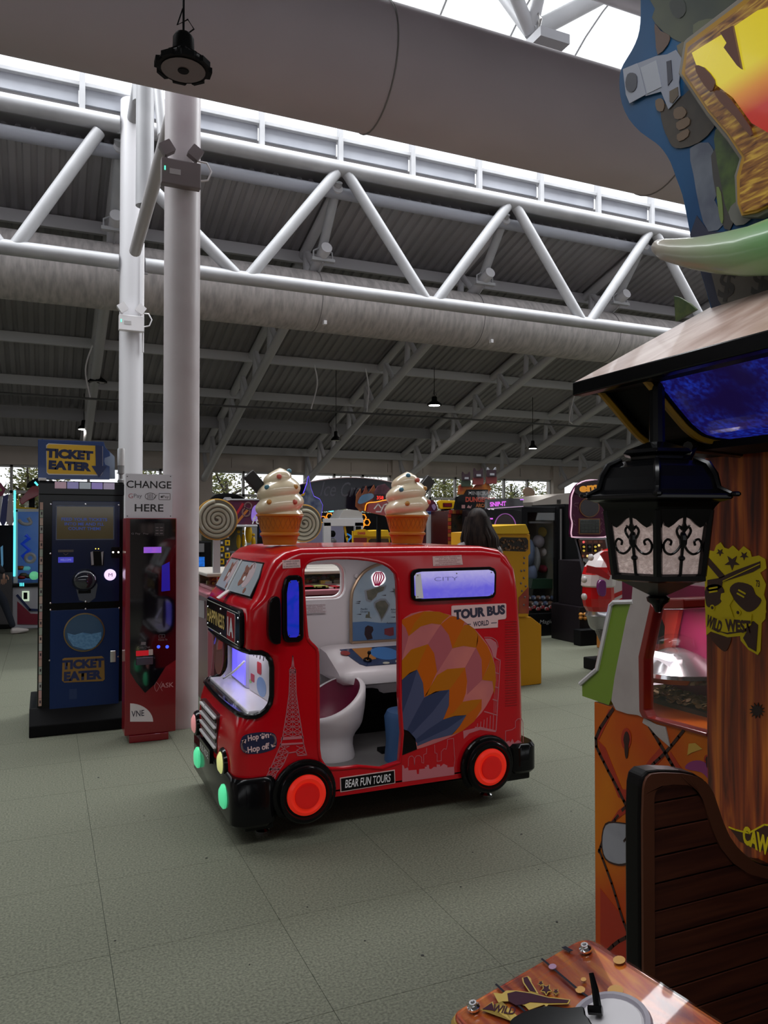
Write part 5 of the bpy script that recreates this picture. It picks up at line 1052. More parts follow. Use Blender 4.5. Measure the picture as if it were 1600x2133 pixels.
bg_.prism(GX, [bp(*p) for p in smoothline([(1145,2010),(1200,1975),(1290,2000),(1320,2060),(1360,2100),(1320,2160),(1260,2180),(1190,2120),(1150,2060)], 3, True)], 0.0022, 0.0034)
bg_.prism(GX, [bq(*p) for p in ((1110,330),(1240,372),(1390,350),(1360,400),(1400,470),(1460,505),(1475,300),(1440,270),(1240,362))][::-1], 0.0020, 0.0030)
bg_.use(yb)
for a in ((1000, 2020, 1055, 2010), (1002, 2045, 1055, 2036), (1205, 2030, 1250, 2055), (1195, 2052, 1240, 2078)): bg_.stroke(GX, [bp(a[0], a[1]), bp(a[2], a[3])], 0.004, 0.0034, 0.0044)
bg_.stroke(GX, [bp(1095, 1968), bp(1350, 1850)], 0.002, 0.0034, 0.0044)
for a_, b_ in ((1128, 168), (1325, 205)): bg_.prism(GX, circ(*bq(a_, b_), 0.0075, 14), 0.0034, 0.0044)
bg_.prism(GX, [bq(*p) for p in ((1195,60),(1260,40),(1290,100),(1260,150),(1290,240),(1180,240),(1215,150),(1190,100))], 0.0034, 0.0044)
bg_.use(bbr)
for a_, b_ in ((1128, 168), (1325, 205)): bg_.prism(GX, circ(*bq(a_, b_), 0.004, 12), 0.0044, 0.0050)
bgo = bg_.build('pistol_badge', None, gun, label='yellow badge with crossed pistols and stars')
bn = MB().use(yb).prism(GX, [bq(*p) for p in smoothline([(1075,215),(1150,250),(1240,262),(1340,250),(1430,215)], 3) + smoothline([(1425,300),(1340,345),(1240,355),(1150,340),(1078,305)], 3)], 0.0034, 0.0046).build('badge_banner', None, bgo)
text('badge_lettering', 'WILD', GX, *bq(1143, 292), bq(1203, 0)[0]-bq(1083, 0)[0], 0.030, bbr, bn, d=0.0052, bold=0.05, rot=-0.28); text('badge_lettering', 'WEST', GX, *bq(1325, 308), bq(1425, 0)[0]-bq(1228, 0)[0], 0.030, bbr, bn, d=0.0052, bold=0.05, rot=0.05)
text('badge_lettering', '73', GX, *bp(1335, 1985), 0.010, 0.016, bbr, bgo, d=0.003, bold=0.03)
lw = MB().use(yb); lw.stroke(GX, [bq(*p) for p in ((1250,1850),(1300,1870),(1400,1895),(1520,1830),(1600,1840))], 0.0035, 0.0006, 0.002); lw.build('lower_badge', None, gun)
MB().prism(GX, [bq(*p) for p in ((1262,1868),(1400,1905),(1530,1842),(1700,1845),(1700,2080),(1440,2010),(1330,1960))], 0.0004, 0.0012).build('lower_banner', bbr, gun)
text('badge_lettering', 'CAW', GX, *bq(1455, 1950), 0.072, 0.044, yb, gun, d=0.0016, bold=0.05, rot=-0.05)
# bench side (carved planks) at Y = 1.25
BP = plane_y(1.25); 
def bpx(*a): return BP.px(*a)
brown = mat('bench_frame_brown', (0.085, 0.028, 0.014), 0.4, spec=0.25); pl_m = grain('bench_planks', (0.030, 0.006, 0.003), (0.055, 0.013, 0.006), (0.080, 0.021, 0.009), (0.35, 3, 6), 9, 0.4, 0.15)
edge_px = [(1334, 2150), (1332, 1700), (1334, 1640), (1338, 1618), (1350, 1607), (1375, 1604), (1420, 1606), (1448, 1612), (1468, 1624), (1482, 1645), (1492, 1675), (1502, 1705), (1515, 1735), (1530, 1757), (1548, 1775), (1570, 1792), (1590, 1800), (1640, 1806), (1700, 1810), (1700, 2200)]
edge = [bpx(*p) for p in edge_px]
bot = [(edge[0][0], 0.0)]; outline = bot + edge[1:-1] + [(edge[-2][0], 0.0)]
bench = MB().prism(BP, outline, -0.045, 0.0).build('bench_side', mat('bench_black', (0.004, 0.003, 0.003), 0.35, spec=0.15), gun, bevel=0.006, label='carved plank bench side with black edge')
ins_px = [(1360, 2150), (1359, 1660), (1362, 1645), (1372, 1636), (1400, 1632), (1430, 1634), (1447, 1644), (1460, 1664), (1470, 1695), (1482, 1730), (1498, 1765), (1522, 1795), (1555, 1818), (1600, 1830), (1700, 1840), (1700, 2150)]
ins = [bpx(*p) for p in ins_px]
fr = [(edge[0][0]+0.004, 0.0)] + [(a+0.004 if i < 4 else a, b-0.004) for i, (a, b) in enumerate(edge[1:-1])]
ring = MB(); o_ = fr; i_ = [(ins[0][0], 0.0)] + ins[1:-1]
# frame: build as quads between resampled outer and inner curves
def resamp(pts, n):
    L = [0]
    for i in range(1, len(pts)): L.append(L[-1] + math.dist(pts[i], pts[i-1]))
    out = []
    for k in range(n):
        t = L[-1]*k/(n-1); j = max(i for i in range(len(L)) if L[i] <= t+1e-9); j = min(j, len(pts)-2); u = (t-L[j])/(L[j+1]-L[j]+1e-12)
        out.append((pts[j][0]+(pts[j+1][0]-pts[j][0])*u, pts[j][1]+(pts[j+1][1]-pts[j][1])*u))
    return out
A = [o_[0]] + resamp(o_[1:], 60); Bq = [i_[0]] + resamp(i_[1:], 60); n = len(A)
vs = [BP.p(*a, 0.0) for a in A] + [BP.p(*a, 0.006) for a in A] + [BP.p(*a, 0.006) for a in Bq] + [BP.p(*a, 0.0) for a in Bq]; fs = []
for i in range(n-1):
    for k in range(3): fs.append((k*n+i, k*n+i+1, (k+1)*n+i+1, (k+1)*n+i))
ring.add(vs, fs).build('bench_frame', brown, bench, smooth=True, angle=30)
# planks: horizontal boards clipped to the inner outline
top = resamp(ins[1:-1], 80)
def xr(z):   # right limit of the boards at height z
    c = [p for p in top if p[1] >= z]; return max(p[0] for p in c) if c else None
zt_, x0_ = max(p[1] for p in top), ins[1][0]
z = zt_ - 0.002; k = 0
while z > 0.03:
    h = 0.052 if k else 0.03; zb_ = z - h; pts = [(x0_, zb_), (x0_, z)]
    prof_pts = [p for p in top if zb_ < p[1] < z and p[0] > x0_+0.012]
    xt, xb = xr(z), xr(zb_)
    right = [(xt, z)] if xt else []
    pr = [(x0_, zb_)] + ([(x0_, z)] if xt else []) + right + sorted(prof_pts, key=lambda q: (q[0])) + [(xb or xt, zb_)]
    MB().prism(BP, [(a, b) for a, b in pr], -0.001, 0.0025).build('plank', pl_m, bench, bevel=0.0015)
    z = zb_ - 0.0035; k += 1
# control desk: tilted board on a pedestal
P1 = at_z(945, 2113, 0.80); P2 = at_z(1215, 1955, 0.857); P3 = at_z(1500, 2133, 0.857)
u1 = Vector((P2.x-P1.x, P2.y-P1.y, P2.z-P1.z)); 
cpl = Plane((0.53, 0.985, 0.797), (0.24, 0, 0.058), (0, 1, 0))      # a along the slope, b towards +Y
def dk(x, y): return cpl.px(x, y)
dA, dB, dC = dk(940, 2120), dk(1222, 1953), dk(1500, 2133)
wood2 = grain('desk_wood', (0.16, 0.010, 0.006), (0.38, 0.06, 0.012), (0.55, 0.17, 0.02), (9, 1.2, 1), 7, 0.2, 0.2)
L_ = dB[0]; vA, vB, vC = Vector(dk(938, 2112)), Vector(dk(1222, 1948)), Vector(dk(1500, 2128))
def corner(p, q, s, rr):
    a = p + (q-p).normalized()*0 ; o = []
    d1 = (p-q).normalized(); d2 = (s-q).normalized(); A_ = q + d1*rr; B_ = q + d2*rr
    for k in range(7):
        t = k/6; o.append(tuple((1-t)**2*A_ + 2*t*(1-t)*q + t*t*B_))
    return o
vN = vA + Vector((0.02, -0.6)); vM = vC + (vC-vB).normalized()*0.35
desk = [tuple(vN)] + corner(vN, vA, vB, 0.02) + corner(vA, vB, vC, 0.028) + [tuple(vM)]
dsk = MB().prism(cpl, desk, -0.02, 0.0).build('control_desk', wood2, gun, bevel=0.003)
MB().prism(cpl, [(vB.x*0.6+(a-vB.x*0.6)*0.985, -0.1+(b+0.1)*0.985) for a, b in desk], 0.0, 0.004).build('clear_cover', glass('desk_cover'), dsk)
MB().tube([cpl.p(a, b, -0.012) for a, b in desk[1:-1]], 0.008, 6).build('desk_trim', mat('trim_gold', (0.30, 0.18, 0.03), 0.4), dsk, smooth=True)
MB().prism(cpl, [(vB.x*0.6+(a-vB.x*0.6)*0.93, -0.1+(b+0.1)*0.9) for a, b in desk], -0.78, -0.02).build('desk_pedestal', mat('pedestal_grey', (0.05, 0.04, 0.05), 0.5), gun)
dd = MB().use(mat('desk_gap', (0.012, 0.012, 0.02), 0.5, spec=0.1))
cpl_p = Plane(cpl.o + cpl.n*0.0045, (0.24, 0, 0.058), (0, 1, 0))
def dl(cx, cyy): return cpl_p.px(940 + cx/4.444, 1960 + cyy/4.444)
dd.stroke(cpl, [dl(840,165), dl(1160,435)], 0.003, 0.0042, 0.0047); dd.build('plank_gap', None, dsk); dd = MB().use(mat('desk_gap', (0.012, 0.012, 0.02), 0.5, spec=0.1)); dd.stroke(cpl, [dl(1215,480), dl(1345,575)], 0.003, 0.0042, 0.0047); dd.stroke(cpl, [dl(415,400), dl(680,650)], 0.003, 0.0042, 0.0047)
dd.build('plank_gap', None, dsk); dd = MB().use(mat('desk_gap', (0.012, 0.012, 0.02), 0.5, spec=0.1)); dd.prism(cpl, [dl(1020,60), dl(1060,48), dl(1130,88), dl(1090,100)], 0.0042, 0.0048); dd.build('nail_patch', None, dsk); dd = MB()
dd.use(mat('desk_amber', (0.42, 0.20, 0.02), 0.3))
dd.build('print_spots', None, dsk, kind='stuff') if dd.f else None
dd = MB().use(mat('desk_amber', (0.42, 0.20, 0.02), 0.3))
for a, b, r in ((1520, 458, 0.011), (1335, 500, 0.006), (1195, 450, 0.007), (1225, 355, 0.004), (1555, 175, 0.009)): dd.prism(cpl, circ(*dl(a, b), r, 12), 0.0042, 0.0047)
dd.build('amber_spots', None, dsk, kind='stuff'); dd = MB()
dd.use(mat('desk_lilac', (0.25, 0.13, 0.22), 0.3)).prism(cpl, circ(*dl(938, 238), 0.006, 12), 0.0045, 0.0050)
dd.build('desk_print', None, dsk)
# desk badge
db = MB().use(mat('badge_gold', (0.36, 0.24, 0.03), 0.35))
db.prism(cpl, [dl(*p) for p in ((275,640),(385,560),(410,640),(560,745),(620,700),(500,600),(430,560),(390,480),(470,490),(510,460),(600,460),(750,480),(900,520),(1000,530),(1105,545),(1085,585),(900,590),(880,610),(860,590),(720,640),(680,600),(560,560),(470,560),(420,680))], 0.0042, 0.0048)
db.prism(cpl, [dl(*p) for p in ((655,345),(710,325),(740,350),(745,385),(810,490),(720,470),(665,390))], 0.0042, 0.0048)
for a, b, r in ((830, 393, 30), (880, 450, 58), (970, 470, 34)): db.prism(cpl, [dl(*p) for p in star(a, b, r, 0.55)], 0.0042, 0.0048)
db.use(mat('badge_plum', (0.035, 0.010, 0.020), 0.5, spec=0.1))
db.prism(cpl, [dl(*p) for p in ((290,635),(378,575),(400,650))], 0.0048, 0.0054)
db.prism(cpl, [dl(*p) for p in ((520,490),(600,470),(740,490),(900,530),(1090,552),(1075,578),(900,580),(730,570),(680,590),(600,600),(530,560))], 0.0048, 0.0054)
db.prism(cpl, [dl(*p) for p in ((668,345),(705,335),(790,480),(730,465),(675,385))], 0.0048, 0.0054)
for a, b, r in ((830, 393, 22), (880, 450, 46), (970, 470, 26)): db.prism(cpl, [dl(*p) for p in star(a, b, r, 0.5)], 0.0048, 0.0054)
dbo = db.build('desk_badge', None, dsk)
text('desk_lettering', 'WILD', cpl, *dl(490, 640), 0.034, 0.014, mat('badge_plum', (0.035, 0.010, 0.020), 0.5, spec=0.1), dbo, d=0.0056, bold=0.02, rot=-0.9)
for a, b in ((1243, 80), (210, 618)): 
    c = cpl.p(*dl(a, b), 0.004); MB().lathe(c, [(0.0095, 0), (0.0095, 0.003), (0.006, 0.006), (0.0055, 0.009), (0.003, 0.009), (0.003, 0.006)], 16, tuple(cpl.n)).build('dome_bolt', chrome, dsk, smooth=True)
# pistol lying in its cradle
pg = thing('toy_pistol', 'glossy black toy pistol resting on the wood-print control desk', 'toy gun', tuple(cpl.p(*dl(900, 720), 0.004)), None)
cpl_g = Plane(cpl.o + cpl.n*0.032, (0.24, 0, 0.058), (0, 1, 0))
MB().prism(cpl, [cpl_g.px(940+p[0]/4.444, 1960+p[1]/4.444) for p in smoothline([(540,740),(580,700),(700,640),(850,600),(950,598),(1080,612),(1210,602),(1235,630),(1245,680),(1290,740),(1300,900),(560,900)], 3)], 0.006, 0.032).build('frame', black, pg, bevel=0.006, seg=3)
MB().tube([cpl.p(*dl(1355, 580), 0.05), cpl.p(*dl(1372, 640), 0.035), cpl.p(*dl(1375, 720), 0.012)], [0.0035, 0.005, 0.006], 8).tube([cpl.p(*dl(1290, 735), 0.02), cpl.p(*dl(1420, 745), 0.02)], 0.006, 8).build('hammer', black, pg, smooth=True)
MB().torus(cpl.p(*dl(1480, 760), 0.005), 0.048, 0.006, tuple(cpl.n), 28, 6).build('ring_guard', mat('grey_plastic', (0.28, 0.26, 0.30), 0.35), dsk, smooth=True)
MB().lathe(cpl.p(*dl(1480, 760), 0.004), [(0.046, 0), (0.04, 0.004), (0.0, 0.005)], 28, tuple(cpl.n)).build('ring_disc', mat('pale_disc', (0.50, 0.48, 0.5), 0.3), dsk)
# canopy roof
roofw = grain('canopy_wood', (0.42, 0.27, 0.21), (0.54, 0.38, 0.32), (0.64, 0.49, 0.42), (1.2, 4, 1), 5, 0.35, 0.3)
e0 = (1.10, 1.43, 1.826); r0 = (1.516, 1.43, 2.045)
cpn = Vector((-(2.045-1.826), 0, 1.516-1.10)).normalized()*0.02
rf = MB(); vs = [Vector((1.10, y, 1.826)) for y in (1.43, 0.2)] + [Vector((1.516, y, 2.045)) for y in (0.2, 1.43)]
rf.add([v for v in vs] + [v - cpn for v in vs], [(0,1,2,3), (7,6,5,4), (0,4,5,1), (1,5,6,2), (2,6,7,3), (3,7,4,0)]).build('canopy_roof', roofw, gun)
vs2 = [Vector((1.516, y, 2.045)) for y in (1.43, 0.2)] + [Vector((2.2, y, 2.0)) for y in (0.2, 1.43)]
MB().add(vs2 + [v - Vector((0, 0, 0.02)) for v in vs2], [(0,1,2,3), (7,6,5,4), (0,4,5,1), (1,5,6,2), (2,6,7,3), (3,7,4,0)]).build('canopy_top', roofw, gun)
MB().box((1.096, 0.2, 1.795), (1.125, 1.432, 1.826)).build('eaves_strip', black, gun, bevel=0.003)
MB().box((1.12, 0.2, 1.80), (2.2, 1.425, 1.815)).build('soffit', blackm, gun)
# cheek boards with yellow edging, slanted blue lit marquee
YM = mat('yellow_edging', (0.42, 0.22, 0.012), 0.35)
chk = smoothline([(1.15, 1.81), (1.19, 1.775), (1.235, 1.735), (1.275, 1.705), (1.33, 1.688), (1.50, 1.684)], 3)
for y0, y1 in ((1.39, 1.41), (1.245, 1.265)):
    MB().prism(plane_y(y0), chk + [(1.58, 1.684), (1.58, 1.81)], -(y1-y0), 0).build('cheek_board', blackm, gun)
    MB().tube([(a-0.004, (y0+y1)/2, b-0.002) for a, b in chk], 0.0085, 6).build('yellow_edging', YM, gun, smooth=True)
vv = [Vector((a+0.01, y, b+0.006)) for y in (1.39, 1.265) for a, b in chk]; nq = len(chk)
MB().add(vv, [(i, i+1, nq+i+1, nq+i) for i in range(nq-1)]).build('cheek_infill', blackm, gun)
vv = [Vector((a+0.006, y, b+0.004)) for y in (1.245, 0.25) for a, b in chk]
blm = mat('marquee_blue', (0.008, 0.006, 0.06), 0.25, coat=0.2, emit=0.55); _n = blm.node_tree; _g = _n.nodes.new('ShaderNodeNewGeometry'); _v = _n.nodes.new('ShaderNodeTexNoise'); _v.inputs['Scale'].default_value = 90; _v.inputs['Detail'].default_value = 3
_r = _n.nodes.new('ShaderNodeValToRGB'); _r.color_ramp.elements[0].position = 0.42; _r.color_ramp.elements[0].color = (0.012, 0.008, 0.16, 1); _r.color_ramp.elements[1].position = 0.72; _r.color_ramp.elements[1].color = (0.02, 0.06, 0.7, 1)
_v2 = _n.nodes.new('ShaderNodeTexNoise'); _v2.inputs['Scale'].default_value = 5; _mm = _n.nodes.new('ShaderNodeMix'); _mm.data_type = 'RGBA'; _mm.inputs[6].default_value = (0.012, 0.006, 0.06, 1)
_rr = _n.nodes.new('ShaderNodeValToRGB'); _rr.color_ramp.elements[0].position = 0.35; _rr.color_ramp.elements[1].position = 0.6
_n.links.new(_g.outputs['Position'], _v.inputs[0]); _n.links.new(_g.outputs['Position'], _v2.inputs[0]); _n.links.new(_v.outputs[0], _r.inputs[0]); _n.links.new(_v2.outputs[0], _rr.inputs[0]); _n.links.new(_rr.outputs[0], _mm.inputs[0]); _n.links.new(_r.outputs[0], _mm.inputs[7])
_n.links.new(_mm.outputs[2], _n.nodes['Principled BSDF'].inputs['Emission Color'])
MB().add(vv, [(i, i+1, nq+i+1, nq+i) for i in range(nq-1)]).build('marquee_panel', blm, gun, label='glowing speckled blue marquee panel')
MB().box((1.33, 0.25, 1.668), (1.6, 1.43, 1.684)).build('marquee_floor', blackm, gun)
# header board on the roof with painted gunslinger art and lit title frame
hd = [(500,-160),(500,0),(498,150),(480,250),(440,340),(385,430),(360,500),(358,600),(375,700),(420,800),(500,890),(600,960),(650,1010),(700,1090),(740,1200),(780,1310),(810,1450),(835,1580),(880,1750),(940,1950),(975,2085)]
hpts = [gpt(*p) for p in smoothline(hd, 2)] + [(-0.65, 2.03), (-0.65, 3.15), (-1.45, 3.15)]
hbm = mat('header_blue', (0.020, 0.11, 0.26), 0.4, spec=0.25, noise=(3, (0.012, 0.06, 0.16), 2))
hb = MB().prism(GX, hpts, -0.018, 0.0).build('header_board', hbm, gun, label='blue cut-out header board with painted gunslinger')
art = MB()
def ap(col, rough, pts, d0, d1, sm=True, nz=None):
    art.use(mat('art_%s' % '_'.join('%d' % int(c*1000) for c in col), col, rough, noise=nz)).prism(GX, [gpt(*p) for p in (smoothline(pts, 2, True) if sm else pts)], d0, d1)
ap((0.075, 0.085, 0.052), 0.4, [(590,-100),(600,60),(580,120),(640,200),(720,260),(800,290),(880,290),(960,220),(1100,140),(1250,0),(1290,-100)], 0.0, 0.002, nz=(6, (0.04, 0.05, 0.045), 2))
ap((0.04, 0.045, 0.04), 0.4, [(700,20),(720,100),(770,125),(810,80),(800,10),(750,-20)], 0.002, 0.0035)
ap((0.12, 0.13, 0.075), 0.4, [(860,170),(950,130),(1080,130),(1100,160),(980,220),(880,260)], 0.002, 0.0035)
ap((0.11, 0.06, 0.04), 0.4, [(600,160),(640,210),(700,240),(690,300),(620,370),(605,250)], 0.002, 0.0034)
ap((0.15, 0.13, 0.08), 0.4, [(750,310),(830,280),(880,340),(870,430),(820,470),(780,400)], 0.002, 0.004)
ap((0.055, 0.042, 0.028), 0.45, [(640,720),(720,690),(800,640),(850,600),(930,640),(1000,760),(1000,860),(900,960),(780,1000),(720,985),(690,930),(660,860)], 0.002, 0.004, nz=(16, (0.035, 0.026, 0.02), 2))
for q in ([(610,680),(650,665),(670,700),(660,750),(620,745)], [(735,740),(790,720),(820,760),(790,800),(740,800)], [(750,830),(830,790),(840,840),(770,880)], [(755,910),(830,870),(830,920),(770,955)]): ap((0.15, 0.095, 0.055), 0.45, q, 0.004, 0.006)
ap((0.31, 0.33, 0.40), 0.35, [(395,470),(490,430),(510,470),(550,640),(440,700),(415,640)], 0.006, 0.008, False)
ap((0.26, 0.28, 0.35), 0.35, [(490,430),(620,380),(690,370),(750,340),(790,400),(770,560),(780,650),(700,740),(650,620),(545,650),(510,470)], 0.005, 0.007, False)
ap((0.36, 0.38, 0.44), 0.35, [(515,460),(620,410),(655,590),(560,635)], 0.007, 0.0085, False)
ap((0.022, 0.022, 0.04), 0.35, [(415,560),(430,505),(465,495),(492,520),(490,590),(460,625),(425,610)], 0.008, 0.010)
ap((0.10, 0.07, 0.04), 0.4, [(710,620),(765,590),(770,650),(730,700),(712,690)], 0.007, 0.009, False)
ap((0.03, 0.03, 0.05), 0.4, [(690,420),(720,410),(730,540),(700,580)], 0.007, 0.009, False)
ap((0.14, 0.16, 0.20), 0.4, [(835,1000),(960,960),(1010,1080),(1040,1250),(1000,1350),(1070,1500),(960,1560),(900,1400),(860,1180)], 0.0, 0.002, nz=(12, (0.07, 0.08, 0.12), 3))
ap((0.05, 0.045, 0.04), 0.4, [(980,1050),(1050,1000),(1080,1200),(1130,1500),(1070,1540),(1020,1350)], 0.002, 0.0034)
ap((0.07, 0.12, 0.018), 0.4, [(1000,940),(1040,860),(1150,960),(1220,1080),(1210,1250),(1180,1400),(1100,1450),(1050,1250)], 0.002, 0.0036, nz=(25, (0.03, 0.05, 0.015), 3))
ap((0.16, 0.22, 0.06), 0.4, [(1020,1260),(1050,1300),(1065,1480),(1050,1500),(1030,1400)], 0.0036, 0.005)
ap((0.15, 0.15, 0.13), 0.4, [(1100,1430),(1150,1360),(1220,1350),(1250,1480),(1150,1520)], 0.0036, 0.005)
ap((0.018, 0.022, 0.05), 0.4, [(835,1580),(880,1450),(960,1560),(1100,1560),(1400,1500),(1500,2040),(1030,2080),(985,2080),(900,1800)], 0.0, 0.0016, False)
ap((0.105, 0.095, 0.08), 0.5, [(975,1810),(1400,1700),(1600,1760),(1600,2010),(1060,2065),(1030,2020)], 0.0016, 0.004, False)
art.build('painted_art', None, hb)
sackm = mat('sack_ink', (0.03, 0.026, 0.022), 0.5)
text('sack_marking', '$', GX, *gpt(1090, 1925), 0.05, 0.075, sackm, hb, d=0.005, bold=0.02, rot=-0.2); text('sack_marking', '$', GX, *gpt(1320, 1905), 0.05, 0.075, sackm, hb, d=0.005, bold=0.02, rot=-0.2)
ttl = [(1280,-20),(1350,-80),(1600,-300),(1700,1300),(1360,1480),(1250,1480),(1210,1400),(1200,1200),(1235,1090),(1150,970),(1010,800),(820,520),(860,300),(880,280)]
MB().prism(GX, [gpt(*p) for p in ttl], 0.01, 0.035).build('title_frame', mat('title_grey', (0.22, 0.20, 0.17), 0.35), hb, bevel=0.004)
t2 = [(1300,20),(1600,-240),(1700,1290),(1370,1450),(1270,1470),(1240,1390),(1235,1210),(1270,1080),(1170,930),(1040,780),(860,520),(890,320)]
MB().prism(GX, [gpt(*p) for p in t2], 0.035, 0.042).build('title_edge', YM, hb)
t3 = [(1310,60),(1600,-190),(1700,1280),(1380,1430),(1285,1450),(1265,1390),(1265,1220),(1300,1080),(1190,920),(1060,770),(890,520),(910,350)]
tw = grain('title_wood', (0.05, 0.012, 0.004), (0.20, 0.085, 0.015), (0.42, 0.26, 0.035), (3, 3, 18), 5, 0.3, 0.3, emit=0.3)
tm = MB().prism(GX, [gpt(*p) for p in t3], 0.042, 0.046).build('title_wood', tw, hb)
fire = mat('title_fire', (0.05, 0.03, 0.003), 0.25, coat=0.3, emit=0.8); _n = fire.node_tree; _g = _n.nodes.new('ShaderNodeNewGeometry'); _s = _n.nodes.new('ShaderNodeSeparateXYZ'); _r = _n.nodes.new('ShaderNodeMapRange'); _r.inputs[1].default_value = gpt(1300, 820)[1]; _r.inputs[2].default_value = gpt(1300, 500)[1]
_c = _n.nodes.new('ShaderNodeValToRGB'); _c.color_ramp.elements[0].color = (0.42, 0.002, 0.006, 1); _c.color_ramp.elements[1].color = (0.72, 0.58, 0.01, 1); _e = _c.color_ramp.elements.new(0.5); _e.color = (0.6, 0.2, 0.006, 1)
_n.links.new(_g.outputs['Position'], _s.inputs[0]); _n.links.new(_s.outputs[2], _r.inputs[0]); _n.links.new(_r.outputs[0], _c.inputs[0]); _n.links.new(_c.outputs[0], _n.nodes['Principled BSDF'].inputs['Emission Color'])
MB().prism(GX, [gpt(*p) for p in ((950,390),(1170,260),(1400,110),(1600,60),(1600,1000),(1357,860),(1230,690),(1110,600),(1100,560),(1040,490),(980,470))], 0.046, 0.052).build('title_lit_panel', fire, tm, label='yellow to red glowing title panel')
MB().prism(GX, [gpt(*p) for p in ((1155,260),(1240,215),(1300,505),(1270,480),(1180,360),(1200,330))], 0.052, 0.058).build('title_letter', mat('letter_brown', (0.10, 0.035, 0.02), 0.4, emit=0.1), tm)
MB().prism(GX, [gpt(*p) for p in smoothline([(980,480),(1040,490),(1110,570),(1110,620),(1080,650),(1010,560)], 2, True)], 0.052, 0.056).build('title_letter', mat('letter_brown', (0.10, 0.035, 0.02), 0.4, emit=0.1), tm)
MB().prism(GX, [gpt(*p) for p in smoothline([(1110,650),(1160,650),(1220,700),(1357,890),(1357,950),(1250,820),(1150,720)], 2, True)], 0.052, 0.056).build('title_letter', mat('letter_brown', (0.10, 0.035, 0.02), 0.4, emit=0.1), tm)
# green horn tusk, tapering to the left, sticking out in front of the board
tm_ = mat('horn_green', (0.22, 0.36, 0.17), 0.3, coat=0.3)
_n = tm_.node_tree; _g = _n.nodes.new('ShaderNodeNewGeometry'); _s = _n.nodes.new('ShaderNodeSeparateXYZ'); _r = _n.nodes.new('ShaderNodeMapRange'); _c = _n.nodes.new('ShaderNodeValToRGB')
_r.inputs[1].default_value = 1.15; _r.inputs[2].default_value = 1.52; _c.color_ramp.elements[0].color = (0.17, 0.36, 0.14, 1); _c.color_ramp.elements[1].color = (0.42, 0.35, 0.30, 1)
_n.links.new(_g.outputs['Position'], _s.inputs[0]); _n.links.new(_s.outputs[1], _r.inputs[0]); _n.links.new(_r.outputs[0], _c.inputs[0]); _n.links.new(_c.outputs[0], _n.nodes['Principled BSDF'].inputs['Base Color'])
TX = 1.42; hz = []
for (x, yt, ybm) in ((1363, 510, 516), (1368, 500, 527), (1385, 498, 541), (1410, 498, 549), (1450, 495, 560), (1500, 487, 569), (1560, 474, 574), (1620, 452, 572), (1700, 420, 560)):
    a = at_x(x, yt, TX); b = at_x(x, ybm, TX); c = (a+b)/2; r = (a-b).length/2; hz.append((c, max(r, 0.004)))
MB().tube([c for c, r in hz], [r for c, r in hz], 20).build('horn', tm_, gun, smooth=True, label='pale green plastic horn')
MB().prism(plane_x(1.9), [plane_x(1.9).px(*p) for p in ((1409, 617), (1412, 670), (1455, 645), (1440, 632), (1420, 620))], 0, 0.01).build('leaf_cutout', mat('leaf_print', (0.04, 0.075, 0.02), 0.4, noise=(30, (0.10, 0.13, 0.03), 3)), gun)

# ---------------------------------------------------------------- LANTERN
lc = Vector((0, 0, CAMZ)) + ray(1370, 1095)*1.62; lx, ly = lc.x, lc.y
ln = thing('hanging_lantern', 'black hexagonal carriage lantern with scrollwork over rippled panes, under the canopy', 'lantern', (lx, ly, 1.34))
pha = math.atan2(-ly, -lx)
def hexr(r, z): return [Vector((lx + r*math.cos(pha + i*math.pi/3), ly + r*math.sin(pha + i*math.pi/3), z)) for i in range(6)]
bk = mat('lantern_black', (0.003, 0.003, 0.0035), 0.2, spec=0.3)
MB().sweep([hexr(r, z) for r, z in ((0.120, 1.530), (0.125, 1.538), (0.135, 1.548), (0.158, 1.553), (0.158, 1.562), (0.128, 1.572), (0.122, 1.598), (0.108, 1.62), (0.082, 1.632), (0.06, 1.636), (0.06, 1.645), (0.078, 1.65), (0.07, 1.658), (0.04, 1.668), (0.022, 1.675))]).build('lantern_roof', bk, ln, bevel=0.002)
for i in range(6):
    a = pha + i*math.pi/3 + math.pi/6*0
    MB().tube([Vector((lx+r*math.cos(a), ly+r*math.sin(a), z)) for r, z in ((0.16, 1.562), (0.132, 1.575), (0.124, 1.602), (0.110, 1.624), (0.082, 1.637))], [0.004, 0.006, 0.007, 0.007, 0.005], 6).build('roof_rib', bk, ln, smooth=True)
    MB().tube([Vector((lx+0.113*math.cos(a), ly+0.113*math.sin(a), 1.532)), Vector((lx+0.096*math.cos(a), ly+0.096*math.sin(a), 1.400))], 0.009, 6).build('corner_bar', bk, ln)
    MB().ball((lx+0.165*math.cos(a), ly+0.165*math.sin(a), 1.562), (0.01, 0.01, 0.006), 8, 5).build('roof_tip', bk, ln)
MB().sweep([hexr(r, z) for r, z in ((0.088, 1.386), (0.104, 1.390), (0.104, 1.400), (0.096, 1.404), (0.090, 1.403))]).build('lower_rim', bk, ln)
MB().sweep([hexr(r, z) for r, z in ((0.088, 1.388), (0.05, 1.370), (0.018, 1.355))]).build('lower_cone', mat('lantern_grey', (0.03, 0.03, 0.03), 0.4), ln)
MB().lathe((lx, ly, 1.30), [(0.0, 0.018), (0.006, 0.02), (0.010, 0.03), (0.014, 0.036), (0.022, 0.042), (0.024, 0.05), (0.015, 0.056), (0.02, 0.062)], 14).build('finial', bk, ln, smooth=True)
rip = mat('rippled_glass', (0.36, 0.27, 0.255), 0.12, coat=0.6, noise=(110, (0.75, 0.62, 0.58), 2), emit=0.2, ecol=(0.8, 0.6, 0.55));  # faint emission paints bright highlights into the panes
